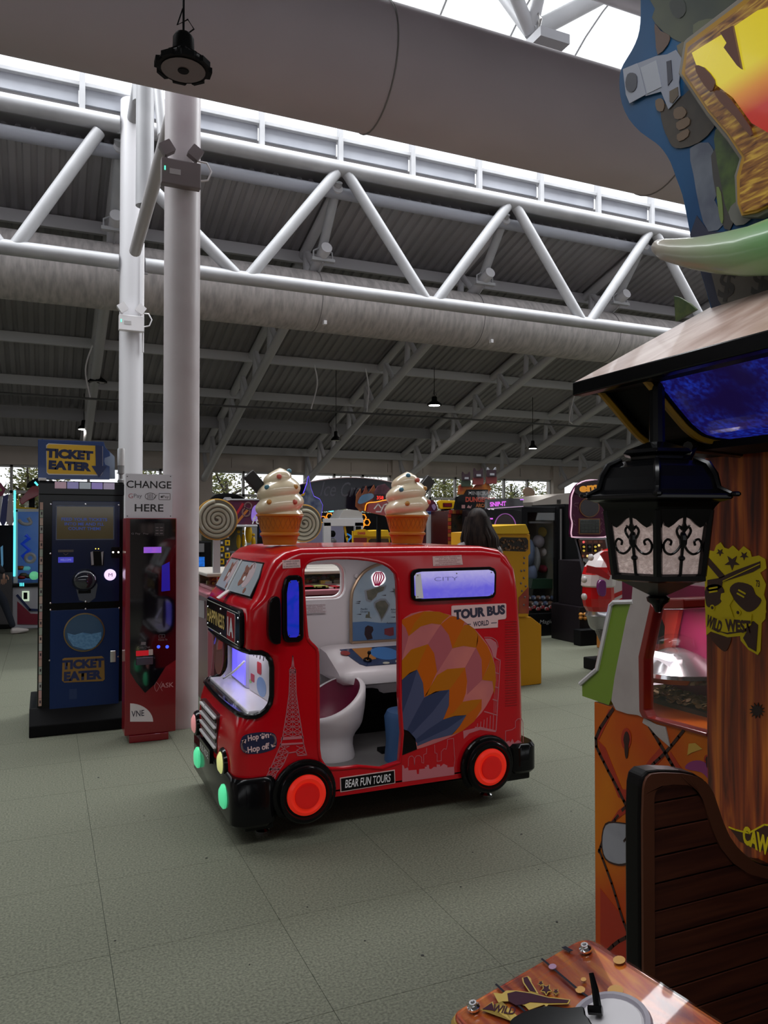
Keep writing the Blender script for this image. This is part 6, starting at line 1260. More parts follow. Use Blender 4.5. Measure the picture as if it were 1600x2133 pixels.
_n = rip.node_tree; _b = _n.nodes['Principled BSDF']; _w = _n.nodes.new('ShaderNodeTexNoise'); _w.inputs['Scale'].default_value = 150; _bp = _n.nodes.new('ShaderNodeBump'); _bp.inputs['Strength'].default_value = 1.0; _bp.inputs['Distance'].default_value = 0.004; _gg = _n.nodes.new('ShaderNodeNewGeometry')
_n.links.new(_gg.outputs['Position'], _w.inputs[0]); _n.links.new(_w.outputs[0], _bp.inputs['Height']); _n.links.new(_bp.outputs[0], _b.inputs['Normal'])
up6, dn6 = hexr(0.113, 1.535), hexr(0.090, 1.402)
for i in range(6):
    j = (i+1) % 6; a, b, c, d = dn6[i], dn6[j], up6[j], up6[i]
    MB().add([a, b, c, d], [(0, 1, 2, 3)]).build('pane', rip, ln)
    if i not in (0, 5): continue
    mid_d = (a+b)/2; mid_u = (c+d)/2; u_ = (mid_u-mid_d).normalized(); r_ = (b-a).normalized()
    n_ = r_.cross(u_); out = (mid_d - Vector((lx, ly, mid_d.z))).normalized()
    if n_.dot(out) < 0: r_ = -r_
    pl = Plane(mid_d, r_, u_); Hh = (mid_u-mid_d).length; wd = (b-a).length/2; wu_ = (c-d).length/2
    MB().prism(pl, [(-wu_, Hh), (-wu_+0.008, Hh-0.038)] + [(wu_*0.85*math.sin(t), Hh-0.038+0.022*math.cos(t*1.9)**2) for t in [R(k) for k in range(-75, 76, 15)]] + [(wu_-0.008, Hh-0.038), (wu_, Hh)], 0.002, 0.008).build('arched_rail', bk, ln)
    MB().tube([pl.p(0, 0, 0.006), pl.p(0, Hh, 0.006)], 0.0034, 6).build('centre_rod', bk, ln)
    MB().ball(pl.p(0, 0.035, 0.006), (0.007, 0.007, 0.006), 8, 5).build('rod_knop', bk, ln); MB().ball(pl.p(0, 0.072, 0.006), (0.008, 0.008, 0.018), 8, 6).build('rod_collar', bk, ln)
    MB().prism(pl, [(-0.002, 0.088), (-0.012, 0.102), (-0.005, 0.099), (0, 0.110), (0.005, 0.099), (0.012, 0.102), (0.002, 0.088)], 0.004, 0.009).build('rod_leaf', bk, ln)
    for s in (-1, 1):
        big = [(0.0, 0.070), (0.010*s, 0.052), (0.024*s, 0.043), (0.037*s, 0.049), (0.041*s, 0.063), (0.034*s, 0.073), (0.025*s, 0.069), (0.027*s, 0.061)]
        sml = [(0.002*s, 0.070), (0.010*s, 0.078), (0.015*s, 0.090), (0.010*s, 0.098), (0.004*s, 0.093)]
        for q in (big, sml): MB().tube([pl.p(x, y, 0.006) for x, y in smoothline(q, 4)], 0.0026, 6).build('scroll', bk, ln, smooth=True)
MB().tube([(lx, ly, 1.665), (lx, ly, 1.80)], 0.016, 10).build('stem', bk, ln)
p_ = Vector((1.50, 1.30, 1.66)); MB().tube([(lx+0.06, ly+0.0, 1.60), (lx+0.12, ly+0.02, 1.675)], 0.011, 8).build('stay', bk, ln)
MB().tube([(lx+0.10, ly+0.015, 1.672), (1.5, 1.33, 1.672)], 0.012, 8).build('arm', bk, ln)

# ================================================================ PINEAPPLE PUSHER behind the gun cabinet
PX = 1.69; PP = plane_x(PX)
pu = thing('fruit_print_coin_pusher', 'orange coin pusher with painted pineapple-skin side, green end panel and red window', 'arcade machine', (PX+0.4, 1.8, 0))
def pq(cx, cyy): return PP.px(1180 + cx/3.678, 1220 + cyy/3.678)
orp = mat('fruit_orange', (0.58, 0.17, 0.004), 0.3, spec=0.3, noise=(2.5, (0.46, 0.055, 0.004), 2)); orr = mat('fruit_red', (0.36, 0.02, 0.004), 0.35); orn = mat('fruit_line', (0.028, 0.004, 0.003), 0.4)
bl_, br_ = pq(215, 890), (-1.66, 0)
z_t = bl_[1]
MB().prism(PP, [(bl_[0], 0.0), (bl_[0], z_t), (pq(330, 925)[0], pq(330, 925)[1]), (pq(600, 1010)[0], pq(600, 1010)[1]), (pq(1095, 1155)[0], pq(1095, 1155)[1]), (br_[0]+0.2, pq(1095, 1155)[1]-0.03), (br_[0]+0.2, 0.0)], -1.0, 0.0).build('lower_body', orp, pu)
ar = MB().use(orr)
for pts in ([(330,945),(230,1160),(250,1180),(360,960)], [(240,1180),(300,1240),(430,1560),(500,1560),(540,1500),(545,1580),(480,1660),(400,1620),(270,1290)], [(800,1270),(870,1380),(890,1400),(840,1395),(790,1310)], [(720,1240),(640,1330),(560,1450),(560,1560),(650,1420),(770,1290)], [(340,1810),(400,1720),(480,1660),(540,1690),(430,1760),(370,1810)]):
    ar.prism(PP, [pq(*p) for p in pts], 0.0005, 0.0015)
ar.use(orn)
for pts, w in (([(360,945),(228,1170),(290,1350),(400,1560),(520,1810)], .012), ([(640,1080),(760,1280),(830,1400)], .012), ([(900,1110),(760,1280),(640,1400),(540,1600),(430,1720)], .009), ([(250,2040),(310,1880),(400,1760)], .008)):
    ar.stroke(PP, [pq(*p) for p in smoothline(pts, 3)], w, 0.001, 0.0022)
ar.stroke(PP, [PP.px(*p) for p in smoothline([(1249, 1770), (1275, 1840), (1300, 1920), (1330, 2000)], 3)], 0.010, 0.001, 0.0022)
ar.stroke(PP, [PP.px(*p) for p in smoothline([(1262, 1985), (1290, 1960), (1335, 1940)], 3)], 0.010, 0.001, 0.0022)
ar.use(orr).prism(PP, [PP.px(*p) for p in ((1251, 1850), (1290, 1900), (1330, 2000), (1330, 2040), (1251, 2040))], 0.0004, 0.0009)
ar.use(orn)
for c_, rx_, ry_ in (((465, 1220), 26, 105), ((1085, 1350), 16, 45)):
    ar.use(orr).prism(PP, [pq(c_[0]-4+rx_*1.5*math.cos(t), c_[1]-ry_*0.45+ry_*0.8*math.sin(t)) for t in [k*math.pi/8 for k in range(16)]], 0.001, 0.002)
    ar.use(orn).prism(PP, [pq(c_[0]+rx_*math.cos(t)*(0.6+0.4*(math.sin(t) < 0)), c_[1]+ry_*math.sin(t)) for t in [k*math.pi/8 for k in range(16)]], 0.002, 0.003)
yg = mat('fruit_yellow', (0.55, 0.33, 0.05), 0.35); ar.use(yg).prism(PP, [pq(*p) for p in ((940,1210),(990,1205),(1045,1250),(960,1280),(930,1300))], 0.001, 0.002)
ar.use(mat('fruit_magenta', (0.26, 0.03, 0.16), 0.3)).prism(PP, [pq(*p) for p in smoothline([(915,1400),(950,1350),(1030,1340),(1095,1380),(1095,1480),(1040,1430)], 3, True)], 0.001, 0.002)
ar.build('fruit_skin_print', None, pu)
def pr(px, py): return PP.px(px, py)
gy = MB().use(orn).prism(PP, [pr(*p) for p in smoothline([(1262,1715),(1290,1712),(1325,1720),(1335,1735),(1400,1740),(1400,1800),(1320,1800),(1290,1803),(1262,1790),(1254,1755)], 3, True)], 0.002, 0.003)
gy.use(mat('glove_grey', (0.30, 0.30, 0.33), 0.35, noise=(8, (0.20, 0.20, 0.22), 2))).prism(PP, [pr(*p) for p in smoothline([(1264,1719),(1290,1715),(1323,1723),(1335,1740),(1400,1745),(1400,1795),(1320,1795),(1290,1799),(1264,1787),(1257,1755)], 3, True)], 0.003, 0.004)
gy.use(orn).stroke(PP, [pr(*p) for p in smoothline([(1302,1752),(1312,1740),(1322,1742),(1328,1752)], 3)], 0.006, 0.004, 0.005)
gy.prism(PP, [pr(*p) for p in ((1326,1715),(1334,1685),(1336,1730))], 0.003, 0.005)
gy.build('cartoon_glove_print', None, pu)
up_ = mat('peeled_white', (0.42, 0.37, 0.35), 0.55, noise=(7, (0.35, 0.30, 0.28), 3))
MB().prism(PP, [pq(*p) for p in ((520,0),(680,20),(660,130),(570,540),(575,960),(600,1010),(560,990),(480,980),(390,950),(355,880),(380,700),(420,500),(470,250),(510,110))], -0.02, 0.006).build('unpainted_flank', up_, pu)
MB().prism(PP, [pq(*p) for p in ((600,1010),(690,1060),(765,1080),(800,1235),(700,1150),(640,1080),(590,1050))], 0.0, 0.004).build('peeling_flap', up_, pu)
gr = mat('end_green', (0.16, 0.26, 0.018), 0.35, coat=0.2); 
ge = MB().prism(PP, [pq(*p) for p in ((515,125),(375,130),(350,160),(245,640),(120,760),(122,845),(325,915),(360,820),(400,620),(500,170))], -0.03, 0.0).build('end_panel', gr, pu, label='lime green end panel')
MB().tube([PP.p(*pq(*p), 0.003) for p in ((520,122),(372,126),(345,150),(240,640),(112,752))], 0.008, 6).build('end_panel_trim', white_p, ge)
redf = mat('frame_red', (0.20, 0.012, 0.008), 0.3, coat=0.3)
ol = [(680,20),(660,130),(570,540),(575,960),(600,1005),(650,1020),(1095,1155),(1500,1280),(1500,1200),(1095,1060),(720,1000),(680,990),(615,560),(690,180),(915,180),(1300,180),(1300,100),(720,100)]
MB().prism(PP, [pq(*p) for p in ((660,130),(690,180),(612,560),(612,950),(640,1005),(1095,1128),(1095,1156),(600,1012),(575,960),(568,540))], -0.03, 0.010).build('window_frame', redf, pu, bevel=0.003)
MB().prism(PP, [pq(*p) for p in ((690,98),(918,98),(922,180),(680,182))], -0.7, 0.012).build('hood', redf, pu, bevel=0.006)
PI2 = plane_x(1.985)
def pw_(cx, cyy): return PI2.px(1180 + cx/3.678, 1220 + cyy/3.678)
zf = pq(640, 985)[1]
MB().prism(PI2, [(-2.30, zf-0.3), (-1.46, zf-0.3), (-1.46, 1.30), (-2.30, 1.30)], -0.03, 0.0).build('inside_back', mat('inside_magenta', (0.17, 0.008, 0.05), 0.35, noise=(5, (0.10, 0.006, 0.02), 2)), pu)
MB().box((PX+0.005, 1.46, zf-0.12), (1.985, 2.04, zf-0.10)).build('playfield', mat('playfield_red', (0.30, 0.03, 0.015), 0.2, coat=0.4), pu)
io = MB().use(mat('inside_red', (0.20, 0.008, 0.006), 0.3)).prism(PI2, [pw_(*p) for p in ((600,180),(780,180),(850,560),(770,560),(755,920),(600,930))], 0.002, 0.012); io.build('inside_panel', None, pu)
MB().prism(PI2, [pw_(*p) for p in ((810,185),(915,185),(840,560),(770,750),(745,720),(800,430))], 0.012, 0.03).build('inner_pillar', redf, pu)
MB().prism(PI2, [pw_(*p) for p in ((650,260),(740,220),(800,380),(770,440),(640,450),(620,380))], 0.012, 0.02).build('dark_recess', blackm, pu)
ca = PI2.p(*pw_(985, 540), 0.05)
MB().lathe((1.90, ca.y, ca.z-0.03), [(0.03, 0.06), (0.07, 0.045), (0.11, 0.022), (0.165, 0.0), (0.17, -0.012), (0.15, -0.03)], 28).build('carousel', mat('carousel_steel', (0.45, 0.44, 0.46), 0.12, 0.9), pu, smooth=True)
MB().lathe((1.90, ca.y, ca.z+0.03), [(0.07, 0.0), (0.065, 0.03), (0.03, 0.045)], 20).build('carousel_dome', glass('dome_glass'), pu, smooth=True)
MB().tube([PI2.p(*pw_(900, 490), 0.16), PI2.p(*pw_(1095, 530), 0.16)], 0.012, 6).build('carousel_light', mat('tube_white', (0.9, 0.85, 0.9), 0.3, emit=1.6), pu)
b0_, b1_ = pw_(755, 800), pw_(1250, 760)
MB().box((1.86, -b1_[0]-0.1, b0_[1]-0.05), (1.97, -b0_[0], b0_[1])).build('pusher_bed', mat('bed_grey', (0.10, 0.09, 0.085), 0.3, 0.6), pu)
MB().tube([PI2.p(*pw_(780, 742), 0.11), PI2.p(*pw_(1250, 690), 0.11)], 0.004, 6).build('light_rail', mat('tube_pink', (0.8, 0.65, 0.72), 0.3, emit=0.9), pu)
tok = MB().use(mat('token_gold', (0.42, 0.32, 0.17), 0.3, 0.8)); random.seed(3)
for k in range(220):
    tok.lathe((random.uniform(1.855, 1.965), random.uniform(-b1_[0]-0.1, -b0_[0]-0.004), b0_[1]+0.003+random.random()*0.02), [(0.010, 0), (0.010, 0.002)], 8, (random.uniform(-.7, .7), random.uniform(-.7, .7), 1))
tok.build('tokens', None, pu, kind='stuff')
ll = bpy.data.lights.new('cabinet_lamp', 'AREA'); ll.size = 0.12; ll.energy = 1.2; ll.color = (1, 0.85, 0.85); lo = bpy.data.objects.new('cabinet_lamp', ll); C.objects.link(lo); lo.location = (1.84, 1.9, 1.22)
MB().prism(PP, [pq(*p) for p in ((612,560),(612,950),(640,1000),(1095,1125),(1200,1155),(1200,180),(690,180))], -0.008, -0.005).build('window_pane', glass('pusher_glass'), pu)
MB().prism(plane_x(2.35), [plane_x(2.35).px(*p) for p in ((1403, 1215), (1475, 1185), (1478, 1290), (1478, 1330), (1425, 1302), (1428, 1240))], -0.02, 0.0).build('rear_topper', mat('topper_pale', (0.42, 0.34, 0.34), 0.4), pu)
# ================================================================ MACHINES FURTHER BACK
def X_(px, Y): return XY(px, Y)
def Z_(px, py, Y): return at_y(px, py, Y).z
def cab_box(t, name, px0, px1, py_top, py_bot, Y, depth, m, bevel=0.01, Yr=None):
    r_ = Yr or Y; x0, x1 = X_(px0, r_), X_(px1, r_); z1 = Z_((px0+px1)/2, py_top, r_); z0 = 0.0 if py_bot is None else Z_((px0+px1)/2, py_bot, r_)
    return MB().box((x0, Y, z0), (x1, Y+depth, z1)).build(name, m, t, bevel=bevel)
def pan(t, name, Y, pts, m, d0=0.0, d1=0.012, sm=False, bevel=0, label=None):
    pl = plane_y(Y); q = [pl.px(*p) for p in pts]
    if sm: q = smoothline(q, 3, True)
    return MB().prism(pl, q, d0, d1).build(name, m, t, bevel=bevel, label=label)
def rectpx(x0, y0, x1, y1): return ((x0, y1), (x1, y1), (x1, y0), (x0, y0))
yellow = mat('machine_yellow', (0.64, 0.38, 0.008), 0.35, spec=0.3); amber = mat('machine_amber', (0.44, 0.20, 0.005), 0.45, spec=0.2)
whitem = mat('machine_white', (0.48, 0.48, 0.50), 0.35); greym = mat('machine_grey', (0.16, 0.16, 0.17), 0.4); maroon = mat('machine_maroon', (0.10, 0.008, 0.022), 0.35, coat=0.3); pinkm = mat('machine_pink', (0.36, 0.12, 0.15), 0.35)
ccyan = mat('tube_cyan', (0.1, 0.75, 0.85), 0.3, emit=1.6); purp = mat('neon_purple', (0.45, 0.12, 0.8), 0.3, emit=1.3); ledred = mat('led_red', (0.9, 0.03, 0.02), 0.3, emit=1.5); cglass = glass('machine_glass')

# ---- candy pusher with lollipops and arched sign, behind the bus
sw = thing('sweet_shop_pusher', 'long maroon and white sweet-themed coin pusher standing behind the bus', 'arcade machine', (2.4, 7.0, 0))
SX0, SX1, SY0, SY1 = 1.25, 3.62, 6.40, 7.75
MB().box((SX0, SY0, 0), (SX1, SY1, 0.90)).build('base', maroon, sw, bevel=0.01)
MB().box((SX0-0.03, SY0-0.03, 0.90), (SX1+0.03, SY1+0.03, 0.945)).build('counter', pinkm, sw, bevel=0.01)
MB().box((SX0-0.02, SY0-0.02, 0.0), (SX0+0.03, SY0+0.02, 0.9)).build('corner_post', pinkm, sw, bevel=0.004)
p_ = plane_x(SX0); MB().prism(p_, [p_.px(*q) for q in ((414, 1250), (427, 1252), (427, 1288), (414, 1284))], 0, 0.006).build('side_hatch', mat('hatch_grey', (0.3, 0.27, 0.28), 0.4), sw)
candy = [mat('candy_%d' % i, c, 0.3) for i, c in enumerate([(0.45, 0.30, 0.03), (0.40, 0.02, 0.03), (0.12, 0.09, 0.06), (0.06, 0.05, 0.045), (0.35, 0.33, 0.30), (0.42, 0.14, 0.03), (0.28, 0.3, 0.08)])]
MB().box((SX0+0.06, 6.64, 0.945), (SX1-0.06, 7.2, 0.975)).build('display_shelf', mat('shelf_pink', (0.42, 0.2, 0.22), 0.3), sw, bevel=0.006)
MB().box((SX0+0.06, 7.2, 0.945), (SX1-0.06, 7.24, 1.07)).build('display_back', mat('back_olive', (0.085, 0.075, 0.05), 0.4, noise=(16, (0.2, 0.15, 0.06), 3)), sw)
random.seed(11)
sweets = MB()
for k in range(230):
    sweets.use(candy[k % 7]); x = random.uniform(SX0+0.1, SX1-0.1); y = random.uniform(6.66, 7.15); q = random.uniform(0.016, 0.034)
    if k % 3: sweets.ball((x, y, 0.975+q*0.8), (q, q, q*0.8), 8, 5)
    else: sweets.box((x-q*1.4, y-q*.7, 0.975), (x+q*1.4, y+q*.7, 0.975+q))
sweets.build('loose_sweets', None, sw, kind='stuff')
lowm = MB()
for k in range(60):
    lowm.use(candy[(k*5) % 7]); x = random.uniform(SX0+0.05, SX1-0.1); lowm.box((x, 6.44, 0.945), (x+random.uniform(.05, .14), 6.6, 0.955+random.random()*0.02))
lowm.build('prize_strips', None, sw, kind='stuff')
MB().box((SX0, 6.55, 1.070), (SX1, 7.6, 1.10)).build('canopy_shelf', mat('shelf_cream', (0.42, 0.38, 0.34), 0.4), sw, bevel=0.008)
for x in (SX0+0.12, 2.08, 2.9, SX1-0.04):
    MB().box((x-0.02, 6.6, 0.945), (x+0.02, 6.63, 1.070)).build('striped_post', yellow, sw)
    for k in range(3): MB().box((x-0.021, 6.598, 0.965+k*0.04), (x+0.021, 6.632, 0.983+k*0.04)).build('red_band', candy[1], sw)
MB().box((SX0+0.02, 6.57, 0.95), (SX1-0.02, 6.575, 1.068)).build('front_glass', cglass, sw)
def lolly(px, py, rpx, Y, label):
    c = at_y(px, py, Y); r = rpx/F*c.length*0.99; t = thing('spiral_lollipop', label, 'lollipop model', (c.x, Y, 1.10), 'spiral lollipop models on the sweet pusher'); pl = plane_y(Y)
    MB().lathe((c.x, Y, c.z), [(r*0.9, -0.01), (r, 0.0), (r, 0.04), (r*0.9, 0.05)], 44, (0, 1, 0)).build('rim', mat('lolly_rim', (0.42, 0.22, 0.03), 0.35, coat=0.3), t, smooth=True)
    MB().lathe((c.x, Y-0.012, c.z), [(0.0, 0.0), (r*0.93, 0.0), (r*0.93, 0.02)], 44, (0, 1, 0)).build('disc', mat('lolly_groove', (0.13, 0.12, 0.09), 0.5), t)
    pts = []
    for k in range(190):
        a = k/190*2*math.pi*4.1; rr = r*0.05 + r*0.83*k/190; pts.append((c.x + rr*math.cos(-a+2.2), Y-0.014, c.z + rr*math.sin(-a+2.2)))
    MB().tube(pts, r*0.088, 8).build('spiral', mat('lolly_cream', (0.42, 0.40, 0.31), 0.3, coat=0.5), t, smooth=True)
    MB().box((c.x-0.03, Y+0.0, 1.10), (c.x+0.03, Y+0.03, c.z-r*0.9)).build('stick', whitem, t)
lolly(452, 1082, 42, 6.60, 'large cream spiral lollipop disc with orange rim, just right of the round column')
lolly(633, 1090, 39, 6.95, 'cream spiral lollipop disc half hidden behind the first ice cream')
sgn = thing('arched_sign', 'dark curved sign board with faint Ice Cream script behind the two ice creams', 'sign', (2.9, 7.45, 1.10)); AP = plane_y(7.45)
ap_ = [AP.px(*p) for p in smoothline([(606, 1016), (650, 1003), (720, 995), (790, 1000), (850, 1014), (885, 1028)], 4)]; am_ = [AP.px(*p) for p in ((885, 1110), (840, 1085), (780, 1068), (720, 1060), (660, 1068), (606, 1082))]
MB().prism(AP, ap_+am_, 0.0, 0.02).build('board', mat('board_slate', (0.008, 0.009, 0.018), 0.15, spec=0.4), sgn); MB().tube([AP.p(a, b, 0.02) for a, b in ap_], 0.006, 6).build('board_edge', mat('edge_rose', (0.25, 0.18, 0.18), 0.4), sgn, smooth=True)
text('script_lettering', 'Ice Cream', AP, *AP.px(725, 1020), 0.62, 0.15, mat('script_grey', (0.075, 0.078, 0.10), 0.3), sgn, d=0.021, shear=0.35, rot=-0.02)
for x in (2.4, 3.4): MB().box((x-0.02, 7.46, 1.10), (x+0.02, 7.49, 1.72)).build('leg', whitem, sgn)
fin = thing('blue_fin_topper', 'purple-lit blue leaping fish topper beside the first ice cream', 'sign', (2.35, 7.35, 1.10)); FPn = plane_y(7.35)
f_px = [(612, 1035), (630, 1030), (638, 1008), (641, 992), (646, 1018), (652, 1034), (664, 1040), (670, 1052), (667, 1080), (655, 1084), (640, 1072), (626, 1052), (612, 1042)]
MB().prism(FPn, [FPn.px(*p) for p in f_px], 0.0, 0.03).build('fish', mat('fish_blue', (0.04, 0.06, 0.14), 0.4, noise=(16, (0.16, 0.2, 0.3), 2)), fin)
MB().tube([FPn.p(*FPn.px(*p), 0.02) for p in f_px], 0.006, 6, closed=True).build('neon_edge', mat('neon_violet', (0.12, 0.06, 0.8), 0.3, emit=1.0), fin)
MB().prism(FPn, [FPn.px(*p) for p in ((615, 1036), (634, 1026), (632, 1032))], 0.03, 0.034).build('beak', yellow, fin)
MB().box((2.33, 7.36, 1.10), (2.37, 7.39, 1.7)).build('stand', blackm, fin)

# ---- left of the pusher: prize cabinets seen between the column and the bus
k1 = thing('yellow_prize_crane', 'prize cabinet with yellow and white letter blocks and hanging yellow toys', 'arcade machine', (X_(490, 9.6), 9.9, 0))
cab_box(k1, 'base', 444, 535, 1190, None, 9.6, 0.8, greym); cab_box(k1, 'back', 444, 535, 1096, 1190, 10.35, 0.05, mat('back_olive2', (0.08, 0.08, 0.05), 0.5), Yr=9.6)
cab_box(k1, 'header', 442, 537, 1093, 1098, 9.6, 0.8, whitem)
pan(k1, 'left_jamb', 9.6, rectpx(443, 1097, 452, 1190), whitem, 0, 0.04)
for r_ in range(7):
    for c_ in range(2):
        x, y = 456+c_*12, 1099+r_*13; o = pan(k1, 'letter_block', 9.6, rectpx(x, y, x+10, y+11), (yellow if (r_+c_) % 2 else mat('block_dark', (0.03, 0.03, 0.035), 0.4)), 0, 0.03)
        pan(k1, 'block_mark', 9.6, rectpx(x+3, y+3, x+7, y+8), (mat('block_dark', (0.03, 0.03, 0.035), 0.4) if (r_+c_) % 2 else whitem), 0.03, 0.034)
for i, (x, y, w, h) in enumerate(((497, 1128, 5, 20), (507, 1125, 4, 18), (518, 1112, 8, 26), (528, 1130, 5, 16))):
    c = at_y(x, y, 9.95); MB().ball(c, (w*0.006, 0.04, h*0.005), 10, 7).ball(c+Vector((0, 0, h*0.0062)), (w*0.0042, 0.03, w*0.0045), 8, 6).build('hanging_toy', yellow, k1, smooth=True)
cab_box(k1, 'counter', 490, 535, 1150, 1154, 9.62, 0.5, whitem, 0.004)
for x, y in ((498, 1165), (510, 1172), (520, 1162), (528, 1175)): MB().ball(at_y(x, y, 9.8), 0.035, 8, 6).build('grey_toy', greym, k1, smooth=True)
bn_ = thing('colour_banner', 'colourful banner board with swirling loops above the yellow prize cabinet', 'sign', (X_(500, 9.75), 9.75, 1.4))
pan(bn_, 'board', 9.75, ((470, 1094), (545, 1092), (545, 1040), (470, 1043)), mat('banner_plum', (0.09, 0.012, 0.03), 0.35, noise=(9, (0.03, 0.01, 0.06), 2)), 0, 0.02)
BNP = plane_y(9.75)
MB().use(candy[1]).stroke(BNP, [BNP.px(480, 1090), BNP.px(505, 1050)], 0.03, 0.02, 0.024).use(candy[5]).stroke(BNP, [BNP.px(492, 1090), BNP.px(515, 1062)], 0.03, 0.02, 0.024).use(mat('loop_pale', (0.35, 0.2, 0.2), 0.4)).stroke(BNP, circ(*BNP.px(516, 1054), 0.045, 14), 0.016, 0.02, 0.026, True).stroke(BNP, circ(*BNP.px(512, 1067), 0.05, 14), 0.016, 0.02, 0.026, True).build('loops', None, bn_)
pan(bn_, 'lit_patch', 9.75, ((524, 1085), (524, 1062), (532, 1052), (540, 1058), (542, 1080)), mat('violet_patch', (0.25, 0.15, 0.55), 0.4, emit=0.5), 0.02, 0.026, True)
text('banner_lettering', 'fe', BNP, *BNP.px(534, 1082), 0.13, 0.12, white_p, bn_, d=0.028, shear=0.3)
pan(bn_, 'top_rail', 9.75, rectpx(470, 1039, 546, 1042), whitem, 0, 0.03)
b9 = thing('black_car_topper', 'black curved car-shaped topper above the banner board', 'sign', (X_(470, 9.9), 9.9, 1.7)); pan(b9, 'shell', 9.9, ((438, 1046), (446, 1032), (462, 1028), (490, 1030), (508, 1044)), black, 0, 0.06, True); pan(b9, 'badge', 9.9, ((462, 1040), (466, 1036), (478, 1036), (482, 1040), (474, 1044)), whitem, 0.06, 0.064)
MB().box((X_(470, 9.92)-0.03, 9.9, 1.62), (X_(470, 9.92)+0.03, 9.94, 1.9)).build('bracket', blackm, b9)
gm = thing('blue_screen_game', 'dark game cabinet with a small glowing blue screen beside the round column', 'arcade machine', (X_(425, 9.0), 9.3, 0)); cab_box(gm, 'body', 410, 441, 1128, None, 9.0, 0.7, blackm)
pan(gm, 'screen', 9.0, rectpx(413, 1160, 426, 1180), mat('screen_azure', (0.01, 0.12, 0.5), 0.3, emit=0.8, noise=(30, (0.0, 0.02, 0.1), 2)), 0, 0.01); pan(gm, 'panel', 9.0, rectpx(412, 1132, 425, 1150), greym, 0, 0.01); pan(gm, 'toy_lights', 9.0, rectpx(414, 1188, 424, 1196), candy[6], 0, 0.01)

# ---- behind the bus between the two ice creams
wc = thing('white_prize_cabinet', 'white prize cabinet with slanted grey hood seen between the ice creams', 'arcade machine', (X_(713, 9.4), 9.8, 0))
for nm, a, b, c, d in (('left_frame', 672, 1088, 687, 1190), ('right_frame', 736, 1088, 754, 1190), ('top_frame', 672, 1080, 754, 1096)): pan(wc, nm, 9.4, rectpx(a, b, c, d), whitem, 0, 0.05, bevel=0.004)
cab_box(wc, 'body', 672, 754, 1190, None, 9.4, 0.7, whitem); cab_box(wc, 'back', 672, 754, 1090, 1190, 10.05, 0.05, mat('lilac_back', (0.22, 0.21, 0.3), 0.4), Yr=9.4)
pan(wc, 'hood', 9.4, ((703, 1080), (714, 1062), (752, 1060), (754, 1080)), mat('hood_grey', (0.36, 0.35, 0.34), 0.35), -0.3, 0.03, bevel=0.004)
pan(wc, 'menu_panel', 9.4, rectpx(738, 1096, 749, 1124), blackm, 0.05, 0.054)
for k, (x, y) in enumerate(((692, 1112), (694, 1128), (690, 1134))): MB().ball(at_y(x, y, 9.7), 0.05, 8, 6).build('toy', greym if k else blackm, wc, smooth=True)
W9 = plane_y(9.4)
MB().stroke(W9, [W9.px(717, 1098), W9.px(721, 1118), W9.px(727, 1138)], 0.025, 0.0, 0.02).build('yellow_ribbon', yellow, wc); MB().stroke(W9, smoothline([W9.px(722, 1112), W9.px(731, 1118), W9.px(724, 1128), W9.px(731, 1138)], 4), 0.018, 0.0, 0.02).build('blue_ribbon', mat('ribbon_blue', (0.04, 0.25, 0.6), 0.4, emit=0.3), wc)
hx = thing('honeycomb_light_wall', 'row of orange honeycomb lights above the white prize cabinet', 'light', (X_(715, 10.6), 10.6, 0)); H9 = plane_y(10.6)
cab_box(hx, 'backing', 660, 815, 1068, None, 10.62, 0.3, blackm)
for x, y in ((672, 1082), (686, 1076), (698, 1082), (742, 1078), (756, 1078), (764, 1088), (690, 1092), (752, 1094)):
    a, b = H9.px(x, y); MB().stroke(H9, circ(a, b, 0.05, 6), 0.012, 0.0, 0.015, True).build('honeycomb_cell', mat('amber_lit', (0.8, 0.3, 0.02), 0.3, emit=0.9), hx)
for x in (684, 745): pan(hx, 'cyan_bar', 10.6, rectpx(x, 1062, x+10, 1066), ccyan, 0, 0.02)
ch2 = thing('yellow_change_machine', 'yellow change kiosk with red lettered plates between the ice creams', 'change machine', (X_(770, 8.4), 8.7, 0))
cab_box(ch2, 'body', 733, 812, 1138, None, 8.4, 0.6, amber); pan(ch2, 'left_front', 8.4, rectpx(733, 1106, 763, 1142), yellow, 0, 0.03); pan(ch2, 'hood', 8.4, ((762, 1118), (764, 1106), (806, 1104), (812, 1118)), yellow, -0.4, 0.03, bevel=0.004)
pan(ch2, 'surround', 8.4, rectpx(762, 1118, 812, 1142), yellow, -0.02, 0.01); pan(ch2, 'bark_window', 8.4, ((768, 1140), (767, 1126), (772, 1122), (808, 1122), (812, 1140)), mat('bark_print', (0.10, 0.06, 0.03), 0.6, noise=(22, (0.03, 0.02, 0.012), 3)), 0.01, 0.014)
CH = plane_y(8.4); ctop = pan(ch2, 'name_plate', 8.4, ((736, 1115), (737, 1104), (757, 1102), (765, 1106), (764, 1116)), yellow, 0.03, 0.04); text('plate_lettering', 'CHANGE', CH, *CH.px(750, 1110.5), 0.1, 0.033, candy[1], ctop, d=0.042, bold=0.05)
for a, b in ((1120, 1130), (1134, 1142)): pan(ch2, 'red_plate', 8.4, rectpx(735, a, 762, b), mat('plate_red', (0.16, 0.01, 0.01), 0.4), 0.03, 0.036)
rt = thing('flame_race_topper', 'red and blue flaming racer topper with red digits above the arched sign end', 'sign', (X_(785, 9.2), 9.2, 0)); R9 = plane_y(7.30)
rt.location = (X_(785, 7.3), 7.3, 1.10)
_loc[rt.name] = tuple(rt.location)
MB().box((X_(790, 7.31)-0.02, 7.31, 1.10), (X_(790, 7.31)+0.02, 7.34, 1.6)).build('stand', blackm, rt)
